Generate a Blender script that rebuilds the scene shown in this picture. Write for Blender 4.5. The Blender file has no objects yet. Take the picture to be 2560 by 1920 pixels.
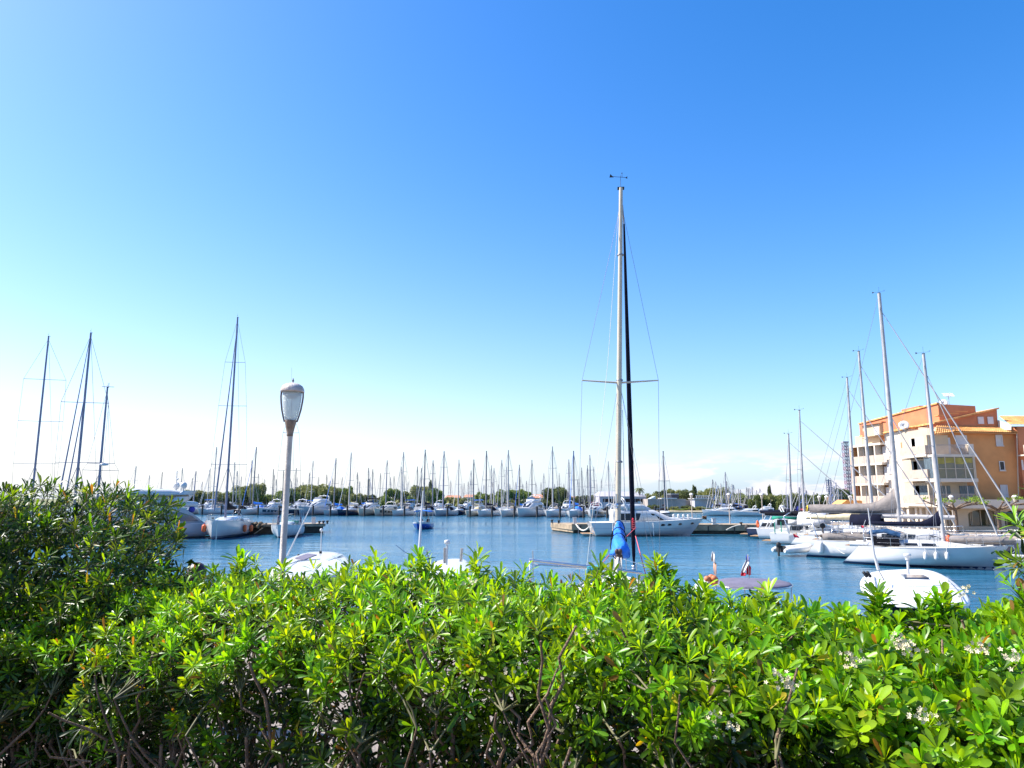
import bpy, math, random
import numpy as np
from mathutils import Vector, Matrix, Quaternion
random.seed(7); RNG = np.random.default_rng(7)
S = bpy.context.scene; C = S.collection
PI = math.pi; R = math.radians
# ------------------------------------------------------------------ camera
F = 1740.0; HOR = 1243.0; EYE = 4.3
TH = math.atan((HOR - 960) / F)
cd = bpy.data.cameras.new("camera"); cam = bpy.data.objects.new("camera", cd); C.objects.link(cam)
cam.location = (0, 0, EYE); cam.rotation_euler = (PI / 2 + TH, 0, 0)
cd.sensor_width = 36; cd.lens = F / 2560 * 36; cd.clip_start = 0.05; cd.clip_end = 6000
S.camera = cam
S.render.resolution_x = 1024; S.render.resolution_y = 768
# ------------------------------------------------------------------ light and sky
SUN_AZ = R(80); SUN_EL = R(47)          # azimuth measured from straight ahead towards the left
sdir = Vector((-math.sin(SUN_AZ) * math.cos(SUN_EL), math.cos(SUN_AZ) * math.cos(SUN_EL), math.sin(SUN_EL)))
sl = bpy.data.lights.new("sun", 'SUN'); sl.energy = 5.0; sl.angle = R(0.5); sl.color = (1, 0.95, 0.87)
so = bpy.data.objects.new("sun", sl); C.objects.link(so); so.rotation_euler = sdir.to_track_quat('Z', 'Y').to_euler(); so.location = (-60, 40, 90)
W = bpy.data.worlds.new("World"); S.world = W; W.use_nodes = True
nt = W.node_tree; bg = nt.nodes["Background"]; bg.inputs[1].default_value = 0.119
sky = nt.nodes.new("ShaderNodeTexSky"); sky.sky_type = 'NISHITA'; sky.sun_disc = False
sky.sun_elevation = SUN_EL; sky.sun_rotation = -SUN_AZ
sky.altitude = 0; sky.air_density = 1.0; sky.dust_density = .8; sky.ozone_density = 2.5
def N(t, n, **kw):
    x = t.nodes.new(n)
    for k, v in kw.items(): setattr(x, k, v)
    return x
hs = N(nt, "ShaderNodeHueSaturation"); hs.inputs['Saturation'].default_value = 1.42; hs.inputs['Value'].default_value = 1.08
tin = N(nt, "ShaderNodeMix", data_type='RGBA', blend_type='MULTIPLY'); tin.inputs[0].default_value = 1; tin.inputs[7].default_value = (1.055, .99, 1.03, 1)
nt.links.new(sky.outputs[0], tin.inputs[6]); nt.links.new(tin.outputs[2], hs.inputs['Color'])
tc = N(nt, "ShaderNodeTexCoord"); mp = N(nt, "ShaderNodeMapping"); mp.inputs['Scale'].default_value = (5, 5, 22)
nt.links.new(tc.outputs['Generated'], mp.inputs[0])
nz = N(nt, "ShaderNodeTexNoise"); nz.inputs['Scale'].default_value = 1.6; nz.inputs['Detail'].default_value = 6; nz.inputs['Roughness'].default_value = .55
nt.links.new(mp.outputs[0], nz.inputs['Vector'])
rp = N(nt, "ShaderNodeValToRGB"); rp.color_ramp.elements[0].position = .47; rp.color_ramp.elements[1].position = .56
nt.links.new(nz.outputs[0], rp.inputs[0])
sx = N(nt, "ShaderNodeSeparateXYZ"); nt.links.new(tc.outputs['Generated'], sx.inputs[0])
r2 = N(nt, "ShaderNodeValToRGB"); cr = r2.color_ramp
cr.elements[0].position = 0.0; cr.elements[0].color = (.5, .5, .5, 1); cr.elements[1].position = .065; cr.elements[1].color = (0, 0, 0, 1)
e = cr.elements.new(.035); e.color = (.9, .9, .9, 1)
nt.links.new(sx.outputs[2], r2.inputs[0])
mr = N(nt, "ShaderNodeMapRange"); mr.inputs[1].default_value = .08; mr.inputs[2].default_value = .3
nt.links.new(sx.outputs[0], mr.inputs[0])
m1 = N(nt, "ShaderNodeMath", operation='MULTIPLY'); m2 = N(nt, "ShaderNodeMath", operation='MULTIPLY')
nt.links.new(rp.outputs[0], m1.inputs[0]); nt.links.new(r2.outputs[0], m1.inputs[1])
nt.links.new(m1.outputs[0], m2.inputs[0]); nt.links.new(mr.outputs[0], m2.inputs[1])
mx = N(nt, "ShaderNodeMix", data_type='RGBA'); mx.inputs[7].default_value = (5.0, 4.5, 4.9, 1)
# pale haze towards the horizon: weight exp(-z / .17)
ab1 = N(nt, "ShaderNodeMath", operation='ABSOLUTE'); nt.links.new(sx.outputs[2], ab1.inputs[0])
ml1 = N(nt, "ShaderNodeMath", operation='MULTIPLY'); ml1.inputs[1].default_value = -1 / .135; nt.links.new(ab1.outputs[0], ml1.inputs[0])
ex1 = N(nt, "ShaderNodeMath", operation='EXPONENT'); nt.links.new(ml1.outputs[0], ex1.inputs[0])
hz = N(nt, "ShaderNodeMix", data_type='RGBA'); hcol = N(nt, "ShaderNodeMix", data_type='RGBA'); hcol.inputs[6].default_value = (3.9, 4.1, 4.3, 1); hcol.inputs[7].default_value = (1.75, 2.9, 4.1, 1)
hmr = N(nt, "ShaderNodeMapRange"); hmr.inputs[1].default_value = -.25; hmr.inputs[2].default_value = .45; nt.links.new(sx.outputs[0], hmr.inputs[0])
nt.links.new(hmr.outputs[0], hcol.inputs[0]); nt.links.new(hcol.outputs[2], hz.inputs[7])
hm3 = N(nt, "ShaderNodeMapRange"); hm3.inputs[1].default_value = -.5; hm3.inputs[2].default_value = .6; hm3.inputs[3].default_value = 1.0; hm3.inputs[4].default_value = .72; nt.links.new(sx.outputs[0], hm3.inputs[0])
hm4 = N(nt, "ShaderNodeMath", operation='MULTIPLY'); nt.links.new(ex1.outputs[0], hm4.inputs[0]); nt.links.new(hm3.outputs[0], hm4.inputs[1])
nt.links.new(hm4.outputs[0], hz.inputs[0]); nt.links.new(hs.outputs[0], hz.inputs[6])
nt.links.new(m2.outputs[0], mx.inputs[0]); nt.links.new(hz.outputs[2], mx.inputs[6])
nt.links.new(mx.outputs[2], bg.inputs[0])
S.view_settings.view_transform = 'Standard'; S.view_settings.look = 'None'; S.view_settings.exposure = 1.1; S.view_settings.gamma = 1
# ------------------------------------------------------------------ pixel helpers (photo pixels, 2560 wide)
def ray(px, py):
    x = (px - 1280) / F; y = (960 - py) / F
    return Vector((x, math.cos(TH) - y * math.sin(TH), math.sin(TH) + y * math.cos(TH)))
def P(px, py, D):
    d = ray(px, py); return Vector((0, 0, EYE)) + d * (D / d.y)
def G(px, py, z=0):
    d = ray(px, py); return Vector((0, 0, EYE)) + d * ((z - EYE) / d.z)
def XD(px, D, z=1.0):
    k = D * math.cos(TH) + (z - EYE) * math.sin(TH)
    return (px - 1280) / F * k
# ------------------------------------------------------------------ materials
MATS = {}
def mat(name, col, rough=.5, metal=0., var=.12, vs=3., bump=0., bs=20., spec=.5, trans=None, coat=0., col2=None, stretch=None, alpha=1.):
    if name in MATS: return MATS[name]
    m = bpy.data.materials.new(name); m.use_nodes = True; MATS[name] = m
    t = m.node_tree; b = t.nodes["Principled BSDF"]
    b.inputs['Roughness'].default_value = rough; b.inputs['Metallic'].default_value = metal
    b.inputs['Specular IOR Level'].default_value = spec; b.inputs['Coat Weight'].default_value = coat
    b.inputs['Alpha'].default_value = alpha
    co = N(t, "ShaderNodeTexCoord"); mpp = N(t, "ShaderNodeMapping")
    if stretch: mpp.inputs['Scale'].default_value = stretch
    t.links.new(co.outputs['Object'], mpp.inputs[0])
    no = N(t, "ShaderNodeTexNoise"); no.inputs['Scale'].default_value = vs; no.inputs['Detail'].default_value = 5
    t.links.new(mpp.outputs[0], no.inputs['Vector'])
    rr = N(t, "ShaderNodeValToRGB"); c2 = col2 or tuple(c * (1 - var * 1.6) for c in col)
    rr.color_ramp.elements[0].color = (*c2, 1); rr.color_ramp.elements[0].position = .32
    rr.color_ramp.elements[1].color = (*[min(1, c * (1 + var * .6)) for c in col], 1); rr.color_ramp.elements[1].position = .68
    t.links.new(no.outputs[0], rr.inputs[0]); t.links.new(rr.outputs[0], b.inputs['Base Color'])
    if bump:
        n2 = N(t, "ShaderNodeTexNoise"); n2.inputs['Scale'].default_value = bs; n2.inputs['Detail'].default_value = 4
        t.links.new(mpp.outputs[0], n2.inputs['Vector'])
        bp = N(t, "ShaderNodeBump"); bp.inputs['Strength'].default_value = bump; bp.inputs['Distance'].default_value = .05
        t.links.new(n2.outputs[0], bp.inputs['Height']); t.links.new(bp.outputs[0], b.inputs['Normal'])
    if trans:
        b.inputs['Transmission Weight'].default_value = trans
    return m
WHITE = mat('gelcoat_white', (.53, .53, .52), .25, var=.04, vs=1.2, coat=.3)
CREAM = mat('gelcoat_cream', (.50, .47, .39), .3, var=.06, vs=1.2, coat=.2)
GREY = mat('gelcoat_grey', (.32, .35, .38), .3, var=.06, vs=1.2, coat=.2)
NAVY = mat('gelcoat_navy', (.012, .02, .055), .2, var=.2, coat=.4)
BLUE = mat('gelcoat_blue', (.02, .07, .35), .25, var=.15, coat=.3)
BLACKH = mat('gelcoat_black', (.015, .015, .018), .25, var=.2, coat=.3)
DECK = mat('deck_white', (.56, .55, .52), .55, var=.07, vs=4, bump=.1, bs=60)
TEAK = mat('teak', (.33, .2, .1), .6, var=.25, vs=8, stretch=(1, 12, 1))
GLASS = mat('dark_glass', (.010, .013, .018), .12, var=.3, spec=.35, coat=.0)
BGLASS = mat('blue_glass', (.03, .07, .14), .08, var=.3, spec=.8)
ALU = mat('mast_aluminium', (.40, .38, .37), .45, .0, var=.1, vs=2)
ALUD = mat('mast_dark', (.2, .2, .27), .45, .0, var=.15, vs=2)  # backlit look of the left masts put into the colour
ALUC = mat('mast_champagne', (.5, .44, .33), .42, .0, var=.08, vs=2)
STEEL = mat('stainless', (.6, .6, .6), .22, .9, var=.06)
WIRE = mat('rigging_wire', (.22, .22, .24), .45, .4, var=.1)
ROPE = mat('rope_white', (.62, .58, .5), .9, var=.15, vs=30)
PINK = mat('rope_pink', (.75, .12, .14), .8, var=.15, vs=30)
CNAVY = mat('canvas_navy', (.0035, .005, .018), .95, spec=.2, var=.25, vs=4, bump=.5, bs=9)
CBLUE = mat('canvas_blue', (.012, .19, .75), .7, var=.2, vs=4, bump=.8, bs=9)
CGREY = mat('canvas_grey', (.2, .175, .16), .85, var=.14, vs=3, bump=.6, bs=7)
CCREAM = mat('canvas_cream', (.6, .5, .3), .85, var=.12, vs=3, bump=.6, bs=7)
CGREEN = mat('canvas_green', (.0, .22, .14), .8, var=.12, vs=3, bump=.4)
CBLACK = mat('canvas_black', (.005, .005, .009), .95, spec=.2, var=.25, vs=5, bump=.5, bs=9)
CMAUVE = mat('canvas_slate', (.13, .12, .17), .85, var=.12, vs=3, bump=.3)
ORANGE = mat('fender_orange', (.75, .13, .03), .45, var=.12)
FENW = mat('fender_white', (.62, .61, .58), .45, var=.08)
RUB = mat('rubber_black', (.02, .02, .02), .7, var=.2)
FOIL = mat('antifoul_blue', (.01, .035, .12), .6, var=.2)
STRIPE = mat('stripe_navy', (.015, .03, .1), .3, var=.1)
WOOD = mat('weathered_wood', (.3, .25, .19), .85, var=.3, vs=6, stretch=(1, 10, 1), bump=.4)
PILE = mat('piling_wood', (.045, .038, .035), .85, var=.4, vs=5, bump=.5)
CONC = mat('concrete_tan', (.34, .255, .165), .9, var=.3, vs=1.3, bump=.5, bs=6)
CONCD = mat('concrete_shaded', (.06, .05, .035), .8, var=.45, vs=1.5, bump=.6, bs=5)  # dark tone stands for the shadow on and under the pier sides
RED = mat('flag_red', (.8, .03, .06), .8, var=.1)
YEL = mat('flag_yellow', (.85, .55, .02), .8, var=.1)
FBLUE = mat('flag_blue', (.03, .04, .3), .8, var=.1)
FARM = mat('mast_far', (.17, .17, .19), .5, .0, var=.2, vs=2)
FWHT = mat('flag_white', (.66, .64, .62), .8, var=.05)
# ------------------------------------------------------------------ mesh builder
class MB:
    def __init__(s): s.v = []; s.f = []; s.sm = []; s.mi = []
    def add(s, vs, fs, sm=False, mi=0):
        o = len(s.v); s.v += [tuple(v) for v in vs]
        for f in fs: s.f.append(tuple(i + o for i in f)); s.sm.append(sm); s.mi.append(mi)
        return s
    def box(s, x0, x1, y0, y1, z0, z1, mi=0):
        v = [(x, y, z) for z in (z0, z1) for y in (y0, y1) for x in (x0, x1)]
        return s.add(v, [(0, 2, 3, 1), (4, 5, 7, 6), (0, 1, 5, 4), (2, 6, 7, 3), (0, 4, 6, 2), (1, 3, 7, 5)], mi=mi)
    def tube(s, pts, r, n=6, cap=True, sm=True, mi=0):
        pts = [Vector(p) for p in pts]; k = len(pts)
        rs = r if hasattr(r, '__len__') else [r] * k
        d0 = (pts[1] - pts[0]).normalized(); up = Vector((0, 0, 1)) if abs(d0.z) < .9 else Vector((1, 0, 0))
        a = d0.cross(up).normalized(); vs = []
        for i, p in enumerate(pts):
            d = (pts[min(i + 1, k - 1)] - pts[max(i - 1, 0)]).normalized()
            a = (a - d * a.dot(d)).normalized(); b = d.cross(a)
            for j in range(n):
                q = 2 * PI * j / n; vs.append(p + (a * math.cos(q) + b * math.sin(q)) * rs[i])
        fs = [(i * n + j, i * n + (j + 1) % n, (i + 1) * n + (j + 1) % n, (i + 1) * n + j) for i in range(k - 1) for j in range(n)]
        s.add(vs, fs, sm, mi)
        if cap:
            s.add(vs[:n], [tuple(range(n))[::-1]], False, mi); s.add(vs[-n:], [tuple(range(n))], False, mi)
        return s
    def loft(s, rings, closed=True, cap=True, sm=True, mi=0):
        n = len(rings[0]); vs = [p for r in rings for p in r]; m = n if closed else n - 1
        fs = [(i * n + j, i * n + (j + 1) % n, (i + 1) * n + (j + 1) % n, (i + 1) * n + j) for i in range(len(rings) - 1) for j in range(m)]
        s.add(vs, fs, sm, mi)
        if cap: s.add(rings[0], [tuple(range(n))[::-1]], False, mi); s.add(rings[-1], [tuple(range(n))], False, mi)
        return s
    def lathe(s, prof, n=16, c=(0, 0, 0), mi=0, cap=True):
        rings = [[(c[0] + r * math.cos(2 * PI * j / n), c[1] + r * math.sin(2 * PI * j / n), c[2] + z) for j in range(n)] for r, z in prof]
        return s.loft(rings, True, cap, True, mi)
    def ell(s, c, rx, ry, rz, n=10, m=6, mi=0):
        return s.add([(c[0] + rx * math.sin(PI * max(.02, min(.98, i / m))) * math.cos(2 * PI * j / n), c[1] + ry * math.sin(PI * max(.02, min(.98, i / m))) * math.sin(2 * PI * j / n), c[2] - rz * math.cos(PI * i / m)) for i in range(m + 1) for j in range(n)],
                     [(i * n + j, i * n + (j + 1) % n, (i + 1) * n + (j + 1) % n, (i + 1) * n + j) for i in range(m) for j in range(n)], True, mi)
    def poly(s, pts, mi=0): return s.add(pts, [tuple(range(len(pts)))], False, mi)
    def prism(s, pts, vec, mi=0):
        n = len(pts); a = [Vector(p) for p in pts]; b = [p + Vector(vec) for p in a]
        s.add(a + b, [tuple(range(n))[::-1], tuple(range(n, 2 * n))] + [(i, (i + 1) % n, n + (i + 1) % n, n + i) for i in range(n)], False, mi)
        return s
    def build(s, name, m=None, parent=None, loc=None, bevel=0):
        me = bpy.data.meshes.new(name); me.from_pydata(s.v, [], s.f)
        me.polygons.foreach_set('use_smooth', s.sm); me.polygons.foreach_set('material_index', s.mi)
        for q in (m if isinstance(m, (list, tuple)) else [m]): me.materials.append(q)
        me.update()
        o = bpy.data.objects.new(name, me); C.objects.link(o)
        if parent is not None: o.parent = parent
        if loc is not None: o.location = loc
        if bevel:
            bv = o.modifiers.new('bevel', 'BEVEL'); bv.width = bevel; bv.segments = 2; bv.limit_method = 'ANGLE'
        return o
def tag(o, label=None, cat=None, group=None, kind=None):
    if label: o['label'] = label
    if cat: o['category'] = cat
    if group: o['group'] = group
    if kind: o['kind'] = kind
    return o
def thing(name, loc, rz=0, label=None, cat=None, group=None):
    o = bpy.data.objects.new(name, None); o.empty_display_size = .3; C.objects.link(o); o.location = loc; o.rotation_euler = (0, 0, rz)
    return tag(o, label, cat, group)
KIDS = {}
def kids(o):
    return [c for c in C.objects if c.parent == o]
def copy_tree(o, parent=None, ks=None):
    c = o.copy(); C.objects.link(c)
    if parent is not None: c.parent = parent
    out = [c]
    key = o.name
    if key not in KIDS: KIDS[key] = kids(o)
    for ch in KIDS[key]: out += copy_tree(ch, c)
    return out
def struct(o): o['kind'] = 'structure'; return o
# ------------------------------------------------------------------ setting: water, quays, land
def water_mat():
    m = bpy.data.materials.new('harbour_water'); m.use_nodes = True; t = m.node_tree; b = t.nodes["Principled BSDF"]
    b.inputs['Roughness'].default_value = .07; b.inputs['IOR'].default_value = 1.333; b.inputs['Specular IOR Level'].default_value = .5
    co = N(t, "ShaderNodeTexCoord")
    n0 = N(t, "ShaderNodeTexNoise"); n0.inputs['Scale'].default_value = .03; n0.inputs['Detail'].default_value = 3
    mp0 = N(t, "ShaderNodeMapping"); mp0.inputs['Scale'].default_value = (.5, 1.6, 1)
    t.links.new(co.outputs['Object'], mp0.inputs[0]); t.links.new(mp0.outputs[0], n0.inputs['Vector'])
    rr = N(t, "ShaderNodeValToRGB"); rr.color_ramp.elements[0].color = (.010, .09, .165, 1); rr.color_ramp.elements[1].color = (.028, .155, .26, 1)
    t.links.new(n0.outputs[0], rr.inputs[0]); t.links.new(rr.outputs[0], b.inputs['Base Color'])
    prev = None
    for k_i, (sc, st, dist, stx) in enumerate( ((.35, .5, .3, (.45, 1.3, 1)), (1.5, .5, .12, (.55, 1.25, 1)), (5.5, .5, .045, (.7, 1.2, 1)))):
        mp1 = N(t, "ShaderNodeMapping"); mp1.inputs['Scale'].default_value = stx; mp1.inputs['Rotation'].default_value = (0, 0, .25)
        t.links.new(co.outputs['Object'], mp1.inputs[0])
        nn = N(t, "ShaderNodeTexNoise"); nn.inputs['Scale'].default_value = sc; nn.inputs['Detail'].default_value = 3; nn.inputs['Roughness'].default_value = .55
        t.links.new(mp1.outputs[0], nn.inputs['Vector'])
        bp = N(t, "ShaderNodeBump"); bp.inputs['Strength'].default_value = st; bp.inputs['Distance'].default_value = dist
        t.links.new(nn.outputs[0], bp.inputs['Height'])
        if k_i:
            mrr = N(t, 'ShaderNodeMapRange'); mrr.inputs[1].default_value = .38; mrr.inputs[2].default_value = .62; mrr.inputs[3].default_value = .2; mrr.inputs[4].default_value = 1.0; t.links.new(n0.outputs[0], mrr.inputs[0]); t.links.new(mrr.outputs[0], bp.inputs['Strength'])
        if prev: t.links.new(prev.outputs[0], bp.inputs['Normal'])
        prev = bp
    # calmer and more ruffled patches
    t.links.new(prev.outputs[0], b.inputs['Normal'])
    return m
w = MB(); w.add([(-900, 14.2, 0), (900, 14.2, 0), (1600, 1200, 0), (-1600, 1200, 0)], [(0, 1, 2, 3)])
struct(w.build('water', water_mat()))
seab = MB().box(-3000, 3000, -30, 3500, -6, -4); struct(seab.build('ground', mat('sea_bed', (.05, .06, .04), .9)))
PAVE = mat('terrace_gravel', (.17, .135, .11), .95, var=.3, vs=9, bump=.6, bs=60)
struct(MB().box(-30, 30, -12, 4.6, -3.9, 2.7).build('terrace', PAVE))
struct(MB().box(-60, 60, 4.6, 14, -3.9, 1.9).build('near_quay', mat('quay_paving', (.24, .2, .165), .9, var=.25, vs=2, bump=.4)))
STONE = mat('quay_stone', (.36, .29, .22), .9, var=.22, vs=.8, bump=.5, bs=4)
q = MB(); q.prism([(35.5, 38, -3.9), (44, 30, -3.9), (200, 30, -3.9), (200, 104, -3.9), (43.2, 104, -3.9), (40.8, 90, -3.9)], (0, 0, 4.6))
struct(q.build('right_quay', STONE))
GRASS = mat('shore_grass', (.09, .12, .03), .95, var=.5, vs=.15, col2=(.2, .17, .09))
l = MB(); l.prism([(-900, 330, -3.9), (-120, 318, -3.9), (60, 292, -3.9), (62, 205, -3.9), (105, 212, -3.9), (140, 225, -3.9), (900, 250, -3.9), (900, 3300, -3.9), (-900, 3300, -3.9)], (0, 0, 4.7))
struct(l.build('far_land', GRASS))
SAND = mat('sand', (.42, .35, .22), .95, var=.2, vs=.5)
l = MB(); l.prism([(30, 203, -1), (62, 195, -1), (108, 202, -1), (108, 215, -1), (30, 215, -1)], (0, 0, 1.35))
struct(l.build('sand_strip', SAND))
# left jetty: the big mooring pier with shaded side
def pier(name, A, B, wid, top, label, lipmat, sidemat, fascia=.5, skew=0.):
    A = Vector((*A, 0)); B = Vector((*B, 0)); d = (B - A).normalized(); n = Vector((-d.y, d.x, 0)); L = (B - A).length
    o = thing(name, (A.x, A.y, 0), math.atan2(d.y, d.x), label, 'pier')
    MB().prism([(0, 0, top - fascia), (L, 0, top - fascia), (L, wid, top - fascia), (skew, wid, top - fascia)], (0, 0, fascia)).build('deck_slab', lipmat, o, bevel=.04)
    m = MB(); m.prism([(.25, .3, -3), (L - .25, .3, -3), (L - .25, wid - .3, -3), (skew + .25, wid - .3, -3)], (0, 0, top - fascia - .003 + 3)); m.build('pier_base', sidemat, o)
    if skew: MB().prism([(.12, .1, .12), (.24, .1, .12), (skew + .24, wid - .2, .12), (skew + .12, wid - .2, .12)], (0, 0, top - fascia - .14)).build('lit_end_face', lipmat, o)  # tan sheet so the end reads sunlit beside the dark sides
    for i in range(int(L / 3)): MB().box(1 + i * 3, 1.12 + i * 3, -.05, .0, .0, top - .1).build('fender_strip', PILE, o)
    m = MB(); m.box(0, L, -.02, .3, top + .003, top + .1); m.build('kerb', lipmat, o, bevel=.02)
    return o
pier('mooring_pier', (-46, 79), (-22.6, 86), 6.5, 1.05, 'left pier of concrete with dark shaded side behind the moored boats by the lamp', mat('pier_left_top', (.36, .28, .2), .9, var=.3, vs=1), CONCD, .25)
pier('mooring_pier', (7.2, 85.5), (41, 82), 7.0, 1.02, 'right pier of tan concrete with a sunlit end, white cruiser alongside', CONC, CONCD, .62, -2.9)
# ------------------------------------------------------------------ street lamps
def far_lamp(loc, label, proto=[None]):
    if proto[0] is None:
        o = thing('street_lamp', loc, 0, label, 'street lamp', 'harbour lamps on the far pier and quay')
        MB().tube([(0, 0, 0), (0, 0, .5), (0, 0, 3.0)], [.09, .06, .05], 8).build('pole', mat('lamp_pole_far', (.5, .44, .38), .5, .1), o)
        MB().lathe([(.05, 3.0), (.12, 3.15), (.2, 3.5), (.21, 3.6)], 10).build('lantern', mat('lantern_pale', (.55, .5, .42), .4), o)
        MB().lathe([(.27, 3.6), (.22, 3.72), (.1, 3.8), (.01, 3.82)], 10).build('cap', mat('lamp_cap_far', (.7, .68, .66), .5), o)
        proto[0] = o; return o
    t = copy_tree(proto[0]); t[0].location = loc; t[0]['label'] = label; return t[0]
far_lamp((XD(1731, 90.5), 90.5, 1.02), 'pale harbour lamp on the pier behind the white cruiser bow')
far_lamp((XD(1825, 89), 89, 1.02), 'pale harbour lamp on the empty middle stretch of the right pier')
far_lamp((XD(1908, 87.5), 87.5, 1.02), 'pale harbour lamp at the pier end beside the small cabin cruisers')
far_lamp((XD(2052, 97), 97, .7), 'harbour lamp just right of the thin mast above the green canopy boat')
far_lamp((XD(2071, 91), 91, .7), 'harbour lamp beside the antenna mast, second of the close pair')
far_lamp((XD(2131, 86), 86, .7), 'harbour lamp at the left corner of the orange apartment building')
far_lamp((XD(2386, 72), 72, .7), 'harbour lamp in front of the arcade at the white wall corner')
far_lamp((XD(2547, 68), 68, .7), 'harbour lamp at the right edge in front of the arcade')
def near_lamp():
    base = P(705, 1420, 12.0); x = base.x - .01; z0 = 1.9
    o = thing('street_lamp', (x, 12, z0), 0, 'tall near street lamp with tulip glass lantern and domed rusty cap', 'street lamp')
    o.rotation_euler = (0, R(.45), 0)
    H = P(731, 1088, 12.0).z - z0
    pm = mat('lamp_pole', (.50, .44, .37), .5, .15, var=.16, vs=4, bump=.2, bs=30)
    MB().tube([(0, 0, 0), (0, 0, .6), (0, 0, .62), (0, 0, H)], [.11, .09, .058, .047], 16).build('pole', pm, o)
    b = H - .02
    MB().lathe([(.058, 0), (.07, .03), (.064, .05), (.088, .17), (.12, .31), (.118, .335)], 20, (0, 0, b)).build('base_cone', mat('lamp_bronze', (.25, .18, .13), .5, .3, var=.25, vs=9), o)
    g = bpy.data.materials.new('lantern_glass'); g.use_nodes = True; t = g.node_tree; bs = t.nodes['Principled BSDF']
    bs.inputs['Base Color'].default_value = (.80, .84, .82, 1); bs.inputs['Roughness'].default_value = .25; bs.inputs['Transmission Weight'].default_value = .6; bs.inputs['IOR'].default_value = 1.08
    wv = N(t, 'ShaderNodeTexWave'); wv.wave_type = 'RINGS'; wv.inputs['Scale'].default_value = 3
    gl = MB(); nn = 32; rings = []
    for r, z in ((.105, .33), (.132, .42), (.16, .55), (.18, .7), (.19, .82), (.188, .93)):
        rings.append([((r + .003 * (j % 2)) * math.cos(2 * PI * j / nn), (r + .003 * (j % 2)) * math.sin(2 * PI * j / nn), b + z) for j in range(nn)])
    gl.loft(rings, cap=False); go = gl.build('lantern_glass', g, o)
    sd = go.modifiers.new('wall', 'SOLIDIFY'); sd.thickness = .006
    arm = mat('lamp_arm', (.2, .15, .15), .5, .3, var=.2, vs=9)
    for q in (R(8), R(188), R(98), R(278)):
        m = MB(); pts = [(.112, .30), (.145, .42), (.176, .55), (.198, .7), (.21, .82), (.206, .95)]
        for k in range(5):
            (r0, z0_), (r1, z1_) = pts[k], pts[k + 1]
            c, s_ = math.cos(q), math.sin(q)
            def V(r, w_, z): return (c * r - s_ * w_, s_ * r + c * w_, b + z)
            m.loft([[V(r, -.02, z), V(r, .02, z), V(r + .03, .02, z), V(r + .03, -.02, z)] for r, z in ((r0, z0_), (r1, z1_))])
        if abs(q - R(98)) > .1 and abs(q - R(278)) > .1: m.build('arm', arm, o)
    MB().lathe([(.12, .93), (.15, .935), (.14, .86), (.1, .8), (.03, .775), (.01, .77)][1:], 20, (0, 0, b)).build('reflector', mat('lamp_reflector', (.75, .62, .4), .5), o)
    cp = MB(); cp.lathe([(.2, .925), (.243, .93), (.245, .95), (.235, 1.0), (.2, 1.06), (.13, 1.105), (.05, 1.125), (.012, 1.13)], 28, (0, 0, b))
    cp.build('cap', mat('lamp_cap', (.55, .50, .46), .6, .0, var=.3, vs=7, col2=(.30, .24, .21), bump=.3, bs=25), o)
    MB().lathe([(.02, 1.12), (.012, 1.15), (.03, 1.17), (.012, 1.19), (.016, 1.215), (.004, 1.225)], 10, (0, 0, b)).build('finial', arm, o)
    MB().tube([(-.03, 0, b + 1.19), (-.045, 0, b + 1.45)], .002, 4).build('spike', arm, o)
    MB().tube([(0, 0, b + .34), (0, 0, b + .8)], .006, 6).build('inner_rod', arm, o)
    for c in kids(o):
        if not c.name.startswith('pole'): c.scale = (.83, .83, .83); c.location = (0, 0, b * .17)
near_lamp()
# ------------------------------------------------------------------ hulls
def hull_pt(h, t, u, off=0.):
    """t 0 stern..1 bow, u 0 keel..1 sheer (starboard half)"""
    L, B = h['L'], h['B']; ts = h.get('ts', .72)
    if t < .42: w_ = ts + (1 - ts) * math.sin(t / .42 * PI / 2)
    else: w_ = max(0, 1 - ((t - .42) / .58) ** h.get('p', 2.0)) ** h.get('q', .9)
    hb = B / 2 * w_
    fb = h['fs'] + (h['fb'] - h['fs']) * t ** 1.7
    dr = h.get('dr', .35); pw = 7.0 - 5.2 * t ** 1.3
    y = hb * (1 - (1 - u) ** pw) if u < 1 else hb
    z = -dr + (fb + dr) * u
    xk = -L / 2 + h.get('sk', .3) + t * (L - h.get('sk', .3) - h.get('bk', .8))
    xd = -L / 2 + h.get('sd', 0.) + t * (L - h.get('sd', 0.))
    return Vector((xk + (xd - xk) * u, y + off, z))
def hull_mesh(h, n=18, m=8):
    mb = MB(); rings = []
    for i in range(n + 1):
        t = i / n
        a = [hull_pt(h, t, j / m) for j in range(m + 1)]
        rings.append([Vector((p.x, -p.y, p.z)) for p in a[::-1]] + a[1:])
    mb.loft(rings, closed=False, cap=False)
    mb.poly(rings[0][::-1])
    return mb
def hull_strip(h, u0, u1, t0=0, t1=1, off=.008, n=18):
    mb = MB()
    for s in (1, -1):
        r = []
        for i in range(n + 1):
            t = t0 + (t1 - t0) * i / n; a, b = hull_pt(h, t, u0, off), hull_pt(h, t, u1, off)
            r.append([Vector((a.x, a.y * s, a.z)), Vector((b.x, b.y * s, b.z))])
        mb.loft(r, closed=False, cap=False)
    return mb
def zu(h, t, z):   # u for height z
    fb = h['fs'] + (h['fb'] - h['fs']) * t ** 1.7; dr = h.get('dr', .35); return (z + dr) / (fb + dr)
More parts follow.
